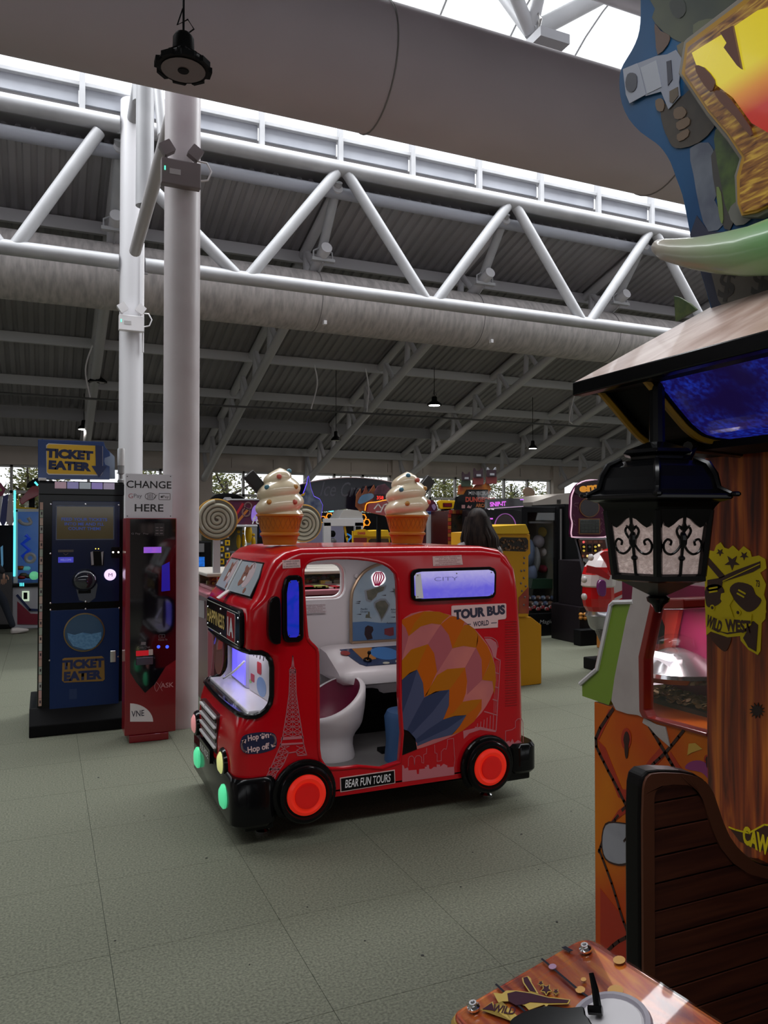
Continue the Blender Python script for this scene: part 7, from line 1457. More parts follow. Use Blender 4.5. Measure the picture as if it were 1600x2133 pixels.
pan(rt, 'flame_shell', 7.3, ((740, 1055), (742, 1030), (750, 1018), (752, 1034), (762, 1012), (766, 1028), (778, 1010), (782, 1026), (790, 1040), (770, 1062), (750, 1066)), mat('flame_orange', (0.30, 0.10, 0.02), 0.4, noise=(12, (0.12, 0.02, 0.02), 2)), 0, 0.02)
pan(rt, 'blue_visor', 7.3, ((744, 1046), (752, 1032), (772, 1028), (776, 1036), (760, 1046), (748, 1050)), mat('visor_blue', (0.03, 0.14, 0.30), 0.15, coat=0.6), 0.02, 0.03, True)
pan(rt, 'dark_head', 7.3, ((775, 1050), (778, 1024), (786, 1012), (800, 1008), (812, 1020), (812, 1050)), mat('head_plum', (0.06, 0.02, 0.04), 0.4, noise=(14, (0.16, 0.06, 0.09), 2)), 0.01, 0.03)
dgt = pan(rt, 'digit_window', 7.3, rectpx(778, 1030, 800, 1044), mat('digit_back', (0.02, 0.004, 0.004), 0.3), 0.03, 0.034); text('digits', '358', R9, *R9.px(789, 1037), 0.075, 0.035, ledred, dgt, d=0.036, bold=0.01)
nb = pan(rt, 'name_board', 7.3, ((760, 1066), (764, 1050), (800, 1044), (814, 1048), (814, 1078), (796, 1074), (778, 1070)), mat('name_red', (0.30, 0.008, 0.01), 0.3, coat=0.4), 0.03, 0.045)
MB().tube([R9.p(*R9.px(*p), 0.045) for p in smoothline([(757, 1064), (761, 1049), (780, 1046), (800, 1042), (812, 1044)], 3)], 0.006, 6).build('amber_edge', mat('amber_lit', (0.8, 0.3, 0.02), 0.3, emit=0.9), rt)
for q in ([(776, 1060), (784, 1050), (790, 1058)], [(790, 1064), (796, 1052), (802, 1050)], [(800, 1068), (806, 1056), (811, 1062)], [(780, 1066), (790, 1066)]): MB().stroke(R9, [R9.px(*p) for p in q], 0.012, 0.045, 0.049).build('name_stroke', white_p, nb)

# ---- right of the second ice cream
bb_ = thing('blue_top_cabinet', 'white-framed crane cabinet with blue top behind the second ice cream', 'arcade machine', (X_(912, 9.6), 9.9, 0))
cab_box(bb_, 'body', 888, 936, 1140, None, 9.6, 0.7, whitem); pan(bb_, 'frame', 9.6, ((888, 1140), (888, 1072), (936, 1068), (936, 1082), (903, 1082), (903, 1140)), whitem, 0, 0.05); cab_box(bb_, 'top', 885, 938, 1065, 1073, 9.55, 0.7, mat('top_blue', (0.02, 0.05, 0.16), 0.4))
cab_box(bb_, 'back', 890, 936, 1080, 1140, 10.2, 0.04, mat('crane_red_back', (0.10, 0.015, 0.025), 0.4), Yr=9.6); B96 = plane_y(9.75)
MB().stroke(B96, smoothline([B96.px(910, 1105), B96.px(906, 1118), B96.px(912, 1128), B96.px(905, 1136)], 4), 0.02, 0, 0.02).stroke(B96, [B96.px(908, 1104), B96.px(926, 1106), B96.px(922, 1136)], 0.018, 0, 0.02).build('claw_cable', whitem, bb_)
for y in (1092, 1098): pan(bb_, 'display', 9.6, rectpx(921, y, 930, y+4), mat('disp_blue', (0.05, 0.1, 0.3), 0.3, emit=0.3), 0.0, 0.02)
bw = thing('yellow_bow_sign', 'yellow bow-shaped sign with dark red digit window', 'sign', (X_(929, 9.5), 9.5, 1.7)); pan(bw, 'shell', 9.5, ((908, 1046), (914, 1042), (948, 1043), (950, 1048), (944, 1060), (914, 1061)), yellow, 0, 0.05, bevel=0.01); W5 = plane_y(9.5)
dgw = pan(bw, 'digit_window', 9.5, rectpx(919, 1048, 938, 1056), mat('digit_back2', (0.08, 0.006, 0.01), 0.3), 0.05, 0.055); text('digits', '5000', W5, *W5.px(928.5, 1052), 0.095, 0.034, mat('digit_red', (0.3, 0.01, 0.02), 0.4), dgw, d=0.057)
MB().box((X_(929, 9.55)-0.05, 9.5, 1.60), (X_(929, 9.55)+0.05, 9.6, 1.75)).build('foot', blackm, bw)
pn = thing('plum_mascot_topper', 'small plum-coloured rounded topper left of the yellow bow sign', 'sign', (X_(895, 9.9), 9.9, 1.6)); pan(pn, 'body', 9.9, ((884, 1064), (885, 1050), (891, 1042), (899, 1043), (905, 1052), (906, 1064)), mat('plum', (0.08, 0.01, 0.03), 0.35), 0, 0.06, True); pan(pn, 'patch', 9.9, ((895, 1054), (900, 1050), (904, 1056), (900, 1063)), mat('lilac_patch', (0.3, 0.2, 0.35), 0.4), 0.06, 0.065, True)
MB().box((X_(895, 9.9)-0.04, 9.9, 1.5), (X_(895, 9.9)+0.04, 9.95, 1.8)).build('foot', blackm, pn)
dg_ = thing('voxel_adventure_game', 'red checker-framed game cabinet with black lettered header, blocky flames and figures on top', 'arcade machine', (X_(972, 9.0), 9.4, 0))
cab_box(dg_, 'body', 935, 1018, 1064, None, 9.0, 0.52, mat('cab_oxblood', (0.05, 0.004, 0.006), 0.4)); D9 = plane_y(9.0)
for k in range(11): pan(dg_, 'checker', 9.0, rectpx(935+k*7.5, 1062, 941.5+k*7.5, 1070), (mat('chk_a', (0.26, 0.02, 0.012), 0.4), mat('chk_b', (0.30, 0.10, 0.015), 0.4))[k % 2], 0, 0.012)
for k in range(9): pan(dg_, 'checker', 9.0, rectpx(933, 1071+k*8, 939, 1078+k*8), (mat('chk_a', (0.26, 0.02, 0.012), 0.4), mat('chk_b', (0.30, 0.10, 0.015), 0.4))[k % 2], 0, 0.012)
pan(dg_, 'screen', 9.0, rectpx(941, 1073, 1012, 1140), mat('screen_dark_green', (0.012, 0.016, 0.012), 0.2, noise=(8, (0.04, 0.02, 0.012), 2)), 0, 0.01)
dh = pan(dg_, 'header', 9.0, ((944, 1060), (950, 1034), (964, 1030), (970, 1020), (1012, 1020), (1012, 1064), (946, 1062)), mat('header_black', (0.004, 0.004, 0.005), 0.3, spec=0.3), 0, 0.06)
text('header_lettering', 'MINECRAFT', D9, *D9.px(998, 1028), 0.40, 0.052, mat('stone_grey', (0.13, 0.12, 0.12), 0.5), dh, d=0.063, bold=0.05); text('header_lettering', 'DUNGEONS', D9, *D9.px(996, 1041), 0.46, 0.07, mat('ember_red', (0.28, 0.035, 0.02), 0.4, emit=0.1), dh, d=0.063, bold=0.05); text('header_lettering', 'ARCADE', D9, *D9.px(1002, 1053), 0.24, 0.05, mat('ember_orange', (0.30, 0.09, 0.02), 0.4), dh, d=0.063, bold=0.05)
pan(dg_, 'rating_mark', 9.0, rectpx(957, 1052, 964, 1059), mat('mark_rose', (0.3, 0.15, 0.15), 0.4), 0.06, 0.063); pan(dg_, 'crest_mark', 9.0, ((968, 1058), (971, 1052), (975, 1056), (978, 1052), (976, 1059)), mat('mark_rose', (0.3, 0.15, 0.15), 0.4), 0.06, 0.063)
for q in (((955, 1030), (957, 1012), (965, 1006), (970, 1014), (978, 1008), (984, 1020), (992, 1010), (1000, 1004), (1010, 1012), (1014, 1004), (1022, 1018), (1018, 1030)),): pan(dg_, 'flame_row', 9.0, q, mat('voxel_flame', (0.42, 0.14, 0.015), 0.4, noise=(10, (0.25, 0.03, 0.01), 1)), -0.03, 0.02)
fig = [mat('fig_%d' % i, c, 0.4) for i, c in enumerate([(0.03, 0.012, 0.02), (0.18, 0.03, 0.03), (0.32, 0.33, 0.36), (0.03, 0.05, 0.03)])]
for x, y, s in ((968, 996, 8), (993, 990, 9), (1021, 988, 9)):
    pan(dg_, 'block_figure', 9.0, rectpx(x-s, y-s, x+s, y+s*0.6), fig[0], 0.02, 0.05); pan(dg_, 'block_figure', 9.0, rectpx(x-s*1.1, y+s*0.6, x+s*1.2, y+s*2.2), fig[1 if s == 9 else 3], 0.01, 0.04)
    pan(dg_, 'block_face', 9.0, rectpx(x-s*.5, y-s*.2, x+s*.5, y+s*.3), fig[2], 0.05, 0.056)
    for e in (-1, 1): pan(dg_, 'block_ear', 9.0, ((x+e*s*0.5, y-s), (x+e*s*0.9, y-s*1.6), (x+e*s, y-s)), fig[2 if x > 1000 else 0], 0.02, 0.05)
sn = thing('scissors_prize_game', 'black scissors prize game with pink lit lettered header and purple ring window', 'arcade machine', (X_(1045, 8.3), 8.6, 0)); S8 = plane_y(8.3)
cab_box(sn, 'body', 1012, 1086, 1062, None, 8.3, 0.6, mat('snip_black', (0.006, 0.005, 0.007), 0.3, spec=0.3)); sh = pan(sn, 'header', 8.3, ((1010, 1060), (1010, 1041), (1060, 1038), (1084, 1040), (1084, 1055)), mat('snip_head', (0.012, 0.008, 0.014), 0.25, coat=0.5), 0, 0.06)
text('header_lettering', 'SNIP-IT', S8, *S8.px(1032, 1050), 0.235, 0.058, mat('neon_pink', (0.65, 0.12, 0.75), 0.3, emit=0.9), sh, d=0.063, bold=0.04, rot=0.06)
MB().stroke(S8, [S8.px(1010, 1060), S8.px(1084, 1055)], 0.008, 0.06, 0.066).build('lit_edge', mat('edge_pink', (0.6, 0.4, 0.6), 0.3, emit=0.5), sn); pan(sn, 'pink_dash', 8.3, rectpx(1078, 1040, 1085, 1042), purp, 0.06, 0.066); pan(sn, 'pink_dash', 8.3, rectpx(1019, 1079, 1026, 1082), mat('neon_pink', (0.65, 0.12, 0.75), 0.3, emit=0.9), 0, 0.01)
MB().stroke(S8, [S8.px(1052+22*math.cos(R(a)), 1098-28*math.sin(R(a))) for a in range(10, 171, 10)], 0.010, 0.0, 0.012).build('ring_light', mat('ring_mauve', (0.35, 0.12, 0.4), 0.3, emit=0.4), sn)
pan(sn, 'ring_window', 8.3, [(1052+20*math.cos(R(a)), 1098-26*math.sin(R(a))) for a in range(0, 360, 20)], mat('ring_dark', (0.03, 0.006, 0.008), 0.2), 0, 0.006); cab_box(sn, 'acrylic_box', 1012, 1036, 1022, 1040, 8.35, 0.2, cglass, 0)
bg1 = thing('beige_figure_cutout', 'pale beige bear-shaped cut-out standing above the black toy crane', 'sign', (X_(1103, 12.0), 12.0, 0)); pan(bg1, 'cutout', 12.0, ((1089, 1055), (1088, 1042), (1092, 1032), (1088, 1024), (1094, 1016), (1104, 1016), (1112, 1024), (1112, 1036), (1118, 1034), (1132, 1038), (1132, 1055)), mat('beige', (0.40, 0.27, 0.19), 0.5), 0, 0.03, True); cab_box(bg1, 'stand', 1096, 1104, 1050, None, 12.02, 0.05, blackm)
bh = thing('beige_kiosk', 'beige kiosk roof with small vent behind the black toy crane', 'kiosk', (X_(1150, 10.6), 10.9, 0)); cab_box(bh, 'body', 1112, 1200, 1052, None, 10.6, 1.2, mat('kiosk_beige', (0.26, 0.225, 0.20), 0.5)); pan(bh, 'gable', 10.6, ((1110, 1054), (1110, 1046), (1160, 1031), (1200, 1026), (1200, 1054)), mat('kiosk_beige', (0.26, 0.225, 0.20), 0.5), -1.2, 0.0)
for k in range(3): pan(bh, 'vent_slat', 10.6, rectpx(1160, 1041+k*3, 1168, 1042.6+k*3), blackm, 0, 0.01)
# yellow log machine
lg = thing('yellow_log_machine', 'yellow machine with log-filled window and orange plinth right behind the bus', 'arcade machine', (4.0, 6.3, 0)); LY = 6.14; L6 = plane_y(LY)
pan(lg, 'plinth', LY, ((1000, 1440), (1000, 1285), (1106, 1285), (1128, 1302), (1128, 1424)), amber, -0.6, 0.0, bevel=0.004)
o = pan(lg, 'column_front', LY-0.03, ((1000, 1285), (1000, 1110), (1030, 1108), (1104, 1113), (1105, 1153), (1101, 1158), (1101, 1285)), mat('log_amber', (0.50, 0.24, 0.006), 0.4, spec=0.25), -0.55, 0.0, bevel=0.004)
pan(lg, 'lower_red', LY-0.03, ((1080, 1278), (1080, 1245), (1101, 1222), (1101, 1278)), mat('log_red', (0.22, 0.015, 0.01), 0.35, noise=(9, (0.3, 0.06, 0.01), 2)), 0.001, 0.004)
pan(lg, 'hood', LY-0.03, ((1020, 1112), (1022, 1096), (1092, 1092), (1099, 1108), (1099, 1112)), yellow, -0.5, 0.03, bevel=0.006); pan(lg, 'bark_window', LY-0.03, ((1040, 1147), (1040, 1124), (1045, 1119), (1096, 1120), (1100, 1126), (1100, 1142), (1094, 1149)), mat('bark_window', (0.012, 0.007, 0.005), 0.6), 0.001, 0.004)
L5 = plane_y(LY-0.03); random.seed(5); lgm = MB(); lcol = [mat('log_a', (0.13, 0.055, 0.02), 0.6), mat('log_b', (0.07, 0.03, 0.014), 0.6), mat('log_c', (0.20, 0.10, 0.04), 0.6)]
for k in range(46):
    x, y = random.uniform(1043, 1097), random.uniform(1123, 1146); lgm.use(lcol[k % 3]).prism(L5, circ(*L5.px(x, y), random.uniform(0.006, 0.012), 8), 0.004, 0.008+random.random()*0.01)
lgm.build('cut_logs', None, lg, kind='stuff')
for x, y in ((1092, 1162), (1091, 1173), (1086, 1189), (1092, 1188), (1091, 1204), (1085, 1215), (1095, 1221), (1093, 1244), (1091, 1260), (1087, 1231)): MB().ball(L5.p(*L5.px(x, y), 0.004), (0.011, 0.006, 0.012), 8, 6).build('rivet', mat('rivet', (0.14, 0.10, 0.09), 0.3, 0.5), lg, smooth=True)
# black toy crane
cr_ = thing('black_toy_crane', 'tall black crane cabinet full of plush toys behind glass, right of the yellow machine', 'arcade machine', (X_(1135, 8.8), 9.1, 0)); CY = 8.8; C8 = plane_y(CY)
cab_box(cr_, 'base', 1090, 1166, 1277, None, CY, 0.75, mat('crane_black', (0.005, 0.005, 0.006), 0.35, spec=0.25)); bkc = mat('crane_black', (0.005, 0.005, 0.006), 0.35, spec=0.25)
cab_box(cr_, 'top', 1090, 1166, 1055, 1068, CY, 0.75, bkc); pan(cr_, 'right_jamb', CY, rectpx(1158, 1056, 1166, 1280), bkc, -0.06, 0.01); pan(cr_, 'left_jamb', CY, rectpx(1086, 1056, 1098, 1280), bkc, -0.06, 0.01)
cab_box(cr_, 'back', 1090, 1163, 1060, 1280, CY+0.7, 0.05, mat('crane_back', (0.07, 0.10, 0.10), 0.5, noise=(5, (0.13, 0.12, 0.07), 2)), Yr=CY); cab_box(cr_, 'side_wall', 1160, 1163, 1060, 1280, CY+0.05, 0.65, mat('crane_side_wall', (0.08, 0.10, 0.10), 0.3, noise=(4, (0.14, 0.13, 0.09), 2)), Yr=CY); pan(cr_, 'front_glass', CY, rectpx(1098, 1068, 1158, 1277), cglass, -0.01, -0.005)
cab_box(cr_, 'inner_shelf', 1100, 1156, 1222, 1226, CY+0.15, 0.4, mat('shelf_green', (0.10, 0.16, 0.12), 0.2)); pan(cr_, 'green_bin', CY+0.1, ((1106, 1226), (1110, 1206), (1156, 1206), (1156, 1226)), mat('bin_green', (0.02, 0.05, 0.03), 0.4), -0.3, 0.0); pan(cr_, 'top_rail', CY+0.1, rectpx(1104, 1086, 1157, 1090), greym, -0.03, 0)
for nm, x, y, w, h, c in (('blue_plush', 1103, 1150, 10, 30, (0.11, 0.15, 0.24)), ('ear_plush', 1122, 1128, 12, 15, (0.24, 0.22, 0.26)), ('blue_plush', 1154, 1160, 9, 34, (0.05, 0.08, 0.16)), ('white_plush', 1115, 1165, 9, 30, (0.22, 0.23, 0.25)), ('blue_plush', 1108, 1195, 10, 22, (0.11, 0.14, 0.22)), ('yellow_toy', 1130, 1108, 5, 12, (0.30, 0.22, 0.03)), ('red_toy', 1130, 1185, 9, 9, (0.16, 0.01, 0.025)), ('ear_plush', 1130, 1150, 5, 10, (0.3, 0.27, 0.27))):
    c_ = at_y(x, y, CY+0.3); k_ = c_.y/0.9/F; MB().ball(c_, (w*k_, 0.1, h*k_), 14, 9).build(nm, mat('plush_%d_%d' % (int(c[0]*100), int(c[2]*100)), c, 0.9), cr_, smooth=True)
random.seed(9); pal_ = [(0.07, 0.03, 0.02), (0.05, 0.07, 0.13), (0.10, 0.05, 0.03), (0.09, 0.12, 0.18)]
for k in range(11):
    x, y = 1101+ (k % 6)*10 + (5 if k > 5 else 0), (1246 if k < 6 else 1258); c_ = at_y(x, y, CY+0.12+0.05*(k > 5)*-1); c = pal_[k % 4]; MB().ball(c_, (0.042, 0.04, 0.04), 10, 7).build('plush_toy', mat('toy_%d' % (k % 4), c, 0.9), cr_, smooth=True)
    e_ = c_ + Vector((0.0, -0.042, 0.004)); MB().lathe(e_, [(0.014, 0), (0.012, 0.003)], 10, (0, -1, 0)).build('plush_eye', mat('eye_white', (0.4, 0.42, 0.45), 0.4), cr_)
for k in range(7):
    x = 1102+k*9; c_ = at_y(x, 1268-(k % 2)*4, CY+0.05); o = MB().ball(c_, (0.032, 0.03, 0.028), 10, 6).build('striped_toy', whitem, cr_, smooth=True)
    for s in (-1, 0, 1): MB().box((c_.x+s*0.018-0.004, c_.y-0.033, c_.z-0.02), (c_.x+s*0.018+0.004, c_.y-0.02, c_.z+0.02)).build('red_stripe', candy[1], cr_)
text('base_lettering', 'Magic', C8, *C8.px(1138, 1296), 0.22, 0.07, mat('script_pale', (0.3, 0.3, 0.3), 0.4), cr_, d=0.002, shear=0.2)
bs_ = thing('black_side_cabinet', 'plain tall black cabinet between the toy crane and the donut machine', 'arcade machine', (X_(1186, 8.75), 9.1, 0)); cab_box(bs_, 'body', 1177, 1250, 1050, None, 8.72, 0.8, mat('side_black', (0.003, 0.003, 0.0035), 0.4, spec=0.15)); cab_box(bs_, 'latch', 1172, 1178, 1220, 1228, 8.73, 0.02, mat('latch_grey', (0.10, 0.10, 0.11), 0.4)); pan(bs_, 'steel_edge', 8.75, rectpx(1166.5, 1060, 1169.5, 1310), mat('edge_grey', (0.12, 0.11, 0.11), 0.4), 0, 0.01)
# donut machine
dn = thing('donut_reel_machine', 'plum donut-themed reel machine with round window and orange lettering on top', 'arcade machine', (X_(1232, 8.0), 8.3, 0)); N8 = plane_y(8.0)
cab_box(dn, 'base', 1206, 1290, 1262, None, 8.0, 0.6, mat('donut_base', (0.012, 0.009, 0.011), 0.35, spec=0.25)); cab_box(dn, 'step', 1208, 1292, 1310, None, 7.86, 0.14, blackm)
hp_ = smoothline([(1192, 1030), (1190, 1050), (1189, 1075), (1192, 1090), (1190, 1108), (1191, 1116), (1197, 1119), (1258, 1119), (1264, 1108), (1262, 1085), (1268, 1060), (1276, 1020), (1262, 1005), (1230, 1000), (1205, 1008)], 3, True)
hd_ = MB().prism(N8, [N8.px(*p) for p in hp_], -0.05, 0.0).build('donut_header', mat('donut_plum', (0.060, 0.005, 0.030), 0.35, spec=0.25), dn); MB().tube([N8.p(*N8.px(*p), 0.0) for p in hp_], 0.009, 6, closed=True).build('lit_edge', mat('edge_rose_lit', (0.65, 0.4, 0.5), 0.3, emit=0.6), dn)
pan(dn, 'round_rim', 8.0, [(1227+21*math.cos(R(a)), 1057+21*math.sin(R(a))) for a in range(0, 360, 15)], mat('rim_copper', (0.20, 0.09, 0.04), 0.3, 0.5), 0, 0.012); pan(dn, 'round_window', 8.0, [(1227+19*math.cos(R(a)), 1057+19*math.sin(R(a))) for a in range(0, 360, 15)], mat('win_dark', (0.014, 0.008, 0.010), 0.15, spec=0.3), 0.012, 0.016)
pan(dn, 'screen_rim', 8.0, rectpx(1205, 1080, 1249, 1113), mat('rim_copper', (0.20, 0.09, 0.04), 0.3, 0.5), 0, 0.012); pan(dn, 'screen', 8.0, rectpx(1207, 1082, 1247, 1111), mat('scr_dark', (0.006, 0.008, 0.007), 0.15, coat=0.5), 0.012, 0.016)
for k in range(4):
    for j in range(5): pan(dn, 'screen_cell', 8.0, rectpx(1209+j*7.5, 1084+k*6.6, 1215.5+j*7.5, 1089+k*6.6), mat('cell_dim', (0.02, 0.024, 0.02), 0.3), 0.016, 0.017)
random.seed(4)
for k in range(22):
    x, y = random.choice([(random.uniform(1194, 1206), random.uniform(1030, 1112)), (random.uniform(1251, 1260), random.uniform(1060, 1112)), (random.uniform(1205, 1250), random.uniform(1010, 1032))]); a = random.random()*3
    MB().stroke(N8, [N8.px(x-2*math.cos(a), y-2*math.sin(a)), N8.px(x+2*math.cos(a), y+2*math.sin(a))], 0.008, 0, 0.004).build('sprinkle', mat('sprinkle', (0.13, 0.05, 0.07), 0.4), dn)
MB().prism(N8, smoothline([N8.px(*p) for p in ((1197, 1028), (1198, 1012), (1214, 1006), (1236, 1000), (1256, 1002), (1270, 1010), (1262, 1022), (1235, 1024), (1210, 1030))], 2, True), 0.002, 0.03).build('letter_back', mat('letter_back', (0.02, 0.006, 0.012), 0.4), dn)
text('top_lettering', 'emoji', N8, *N8.px(1239, 1017), 0.54, 0.14, mat('letter_orange', (0.62, 0.25, 0.02), 0.3, emit=0.5), dn, d=0.034, bold=0.05, rot=0.10)
pan(dn, 'reel_frame', 8.0, ((1198, 1120), (1264, 1120), (1272, 1168), (1212, 1168)), mat('frame_silver', (0.28, 0.28, 0.30), 0.25, 0.7), -0.02, 0.01); pan(dn, 'reel_glass', 8.0, ((1203, 1124), (1259, 1124), (1266, 1163), (1212, 1163)), mat('reel_brown', (0.055, 0.014, 0.008), 0.2, coat=0.4), 0.01, 0.016)
for j in range(3):
    x = 1210+j*12; pan(dn, 'reel', 8.0, rectpx(x, 1134, x+8.5, 1150), blackm, 0.016, 0.02)
    for y in (1139, 1147):
        if j != 1 or y < 1140: pan(dn, 'reel_symbol', 8.0, [(x+4.2+2.6*math.cos(R(a)), y+2.4*math.sin(R(a))) for a in range(0, 360, 45)], mat('symbol_yellow' if j != 1 else 'symbol_grey', (0.55, 0.38, 0.05) if j != 1 else (0.1, 0.1, 0.1), 0.3, emit=0.5 if j != 1 else 0), 0.02, 0.024)
for x, y, c, e in ((1214, 1129, 'red', (0.8, 0.1, 0.1)), (1246, 1136, 'yel', (0.8, 0.6, 0.2)), (1222, 1158, 'yel', (0.8, 0.6, 0.1)), (1213, 1158, 'dim', (0.25, 0.07, 0.03)), (1252, 1145, 'dimb', (0.3, 0.12, 0.07))): pan(dn, 'lit_icon', 8.0, [(x+2.4*math.cos(R(a)), y+2.6*math.sin(R(a))) for a in range(0, 360, 45)], mat('icon_'+c, e, 0.3, emit=0.8 if c in ('red', 'yel') else 0.1), 0.016, 0.02)
for k in range(4): pan(dn, 'top_key', 8.0, rectpx(1213+k*11, 1126, 1221+k*11, 1131), mat('key_brown', (0.12, 0.03, 0.015), 0.3), 0.016, 0.018)
pan(dn, 'chrome_lip', 8.0, ((1211, 1168), (1272, 1168), (1270, 1174), (1220, 1174)), chrome, 0, 0.03); pan(dn, 'lower_flank', 8.0, ((1199, 1122), (1206, 1122), (1222, 1215), (1216, 1215)), mat('flank_grey', (0.08, 0.08, 0.10), 0.3), 0, 0.01); cab_box(dn, 'lower_body', 1212, 1286, 1168, 1262, 8.02, 0.5, mat('donut_base', (0.012, 0.009, 0.011), 0.35))
for x, y in ((1210, 1280), (1219, 1280), (1229, 1279), (1210, 1287), (1219, 1288), (1229, 1287)): MB().ball(at_y(x, y, 7.98), 0.027, 10, 7).build('orange_ball', mat('ball_orange', (0.38, 0.15, 0.02), 0.3), dn, smooth=True)
# candy striped rocket ride
rk = thing('striped_rocket_ride', 'red and white striped rocket ride with purple fin and silver cup nozzle', 'ride', (5.3, 6.4, 0)); RYk = 6.4
stripe_r = mat('rocket_red', (0.40, 0.004, 0.006), 0.2, coat=0.5); stripe_w = mat('rocket_white', (0.52, 0.46, 0.46), 0.25, coat=0.4); sil = mat('rocket_silver', (0.32, 0.32, 0.34), 0.2, 0.7)
prk = [(1312, 1248, 12), (1308, 1250, 20), (1300, 1250, 24), (1284, 1249, 27), (1281, 1249, 30), (1277, 1249, 28), (1272, 1248, 26), (1262, 1247, 31), (1245, 1246, 33), (1222, 1246, 32), (1219, 1246, 35), (1204, 1247, 35), (1196, 1248, 35), (1180, 1252, 34), (1166, 1257, 29), (1155, 1262, 23), (1147, 1268, 15), (1142, 1273, 7)]
cen = []
for y, x, r_ in prk: c = at_y(x, y, RYk); cen.append((c, r_*c.y/0.80/F))
segs = [(0, 4, sil, 'nozzle_cup'), (4, 6, sil, 'silver_ring'), (6, 9, stripe_r, 'red_body'), (9, 12, stripe_w, 'white_band'), (12, 13, stripe_r, 'red_band'), (13, 16, stripe_w, 'white_nose'), (16, 17, stripe_r, 'nose_tip')]
for a, b, m, nm in segs:
    rings_ = [[c + Vector((r_*math.cos(2*math.pi*i/14), r_*math.sin(2*math.pi*i/14), 0)) for i in range(14)] for c, r_ in cen[a:b+1]]
    MB().sweep(rings_).build(nm, m, rk, smooth=(m is sil), bevel=0)
RK = plane_y(RYk-0.17)
pan(rk, 'diagonal_stripe', RYk-0.185, ((1219, 1193), (1222, 1177), (1250, 1184), (1270, 1200), (1267, 1208), (1240, 1196)), stripe_r, 0, 0.012); pan(rk, 'nose_stripe', RYk-0.16, ((1249, 1154), (1258, 1148), (1274, 1147), (1278, 1165), (1277, 1190), (1272, 1198), (1262, 1175)), stripe_r, 0, 0.015)
pan(rk, 'purple_fin', RYk-0.2, ((1242, 1215), (1246, 1208), (1254, 1208), (1258, 1215), (1258, 1235), (1254, 1242), (1246, 1240), (1242, 1228)), mat('fin_purple', (0.13, 0.008, 0.12), 0.25, coat=0.4), 0, 0.04, True, bevel=0.01)
for x, y in ((1217, 1207), (1217, 1243), (1231, 1161)): MB().ball(at_y(x, y, RYk-0.10), (0.022, 0.04, 0.036), 12, 8).build('round_boss', mat('eye_pale', (0.42, 0.40, 0.40), 0.25), rk, smooth=True)
pan(rk, 'tail_panel', RYk+0.05, ((1270, 1215), (1300, 1200), (1300, 1255), (1272, 1270)), stripe_w, -0.03, 0.0); pan(rk, 'tail_stripe', RYk+0.05, ((1271, 1240), (1300, 1228), (1300, 1236), (1271, 1250)), stripe_r, 0.0, 0.006); pan(rk, 'tail_stripe', RYk+0.05, ((1271, 1258), (1300, 1243), (1300, 1258), (1273, 1272)), stripe_r, 0.0, 0.006)
c = cen[2][0]; MB().box((c.x-0.02, c.y-0.1, 0.0), (c.x+0.5, c.y+0.25, 0.12)).build('ride_base', blackm, rk, bevel=0.01); MB().tube([c + Vector((0.05, 0.1, 0)), (c.x+0.3, c.y+0.15, 0.1)], 0.06, 10).build('ride_arm', greym, rk)
ow = thing('orange_wall_panel', 'plain orange machine flank glimpsed below the lantern', 'arcade machine', (6.9, 7.45, 0)); cab_box(ow, 'body', 1299, 1345, 1215, None, 7.2, 0.5, mat('flank_orange', (0.32, 0.12, 0.02), 0.4))

# ---- far left
wp = thing('cyan_edged_prize_machine', 'white prize machine edged with a cyan light tube, blue zigzag inside', 'arcade machine', (X_(60, 12.5), 12.8, 0)); WYY = 12.5; W12 = plane_y(WYY)
cab_box(wp, 'base', 27, 112, 1222, 1310, WYY, 0.7, mat('base_white', (0.42, 0.41, 0.45), 0.4)); cab_box(wp, 'plinth', 29, 112, 1310, None, WYY+0.03, 0.6, blackm); cab_box(wp, 'ledge', 27, 112, 1214, 1222, WYY-0.04, 0.7, black)
cab_box(wp, 'back', 28, 112, 1062, 1214, WYY+0.6, 0.05, mat('prize_back', (0.05, 0.14, 0.40), 0.3, emit=0.25, noise=(3, (0.14, 0.22, 0.42), 2)), Yr=WYY); pan(wp, 'left_frame', WYY, rectpx(28, 1062, 37, 1214), whitem, 0, 0.03); pan(wp, 'top_frame', WYY, rectpx(28, 1060, 112, 1066), whitem, 0, 0.03)
MB().tube([W12.p(*W12.px(30, 1200), 0.05), W12.p(*W12.px(31, 1022), 0.05)], 0.015, 8).build('light_tube', ccyan, wp)
MB().tube([W12.p(*W12.px(*p), -0.35) for p in ((52, 1115), (60, 1122), (45, 1134), (60, 1147), (46, 1160), (56, 1172))], 0.03, 8).build('zigzag_track', mat('zig_blue', (0.01, 0.05, 0.5), 0.3, emit=0.3), wp)
MB().torus(W12.p(*W12.px(62, 1164), -0.3), 0.06, 0.03, (0, 1, 0), 14, 6).build('prize_wheel', whitem, wp); MB().ball(W12.p(*W12.px(71, 1199), 0.0), 0.065, 12, 8).build('green_dome', mat('green_lit', (0.15, 0.6, 0.3), 0.3, emit=0.5), wp, smooth=True)
MB().tube([W12.p(*W12.px(*p), -0.2) for p in smoothline([(38, 1082), (45, 1090), (58, 1092), (64, 1088), (58, 1078)], 3)], 0.025, 8).build('loop_track', whitem, wp, smooth=True)
for x, y, c in ((42, 1185, candy[5]), (48, 1200, candy[2]), (60, 1203, candy[2]), (54, 1186, mat('prize_cyan', (0.1, 0.45, 0.5), 0.3, emit=0.3)), (44, 1205, candy[1])): MB().ball(W12.p(*W12.px(x, y), -0.3), (0.06, 0.05, 0.035), 8, 6).build('prize', c, wp, smooth=True)
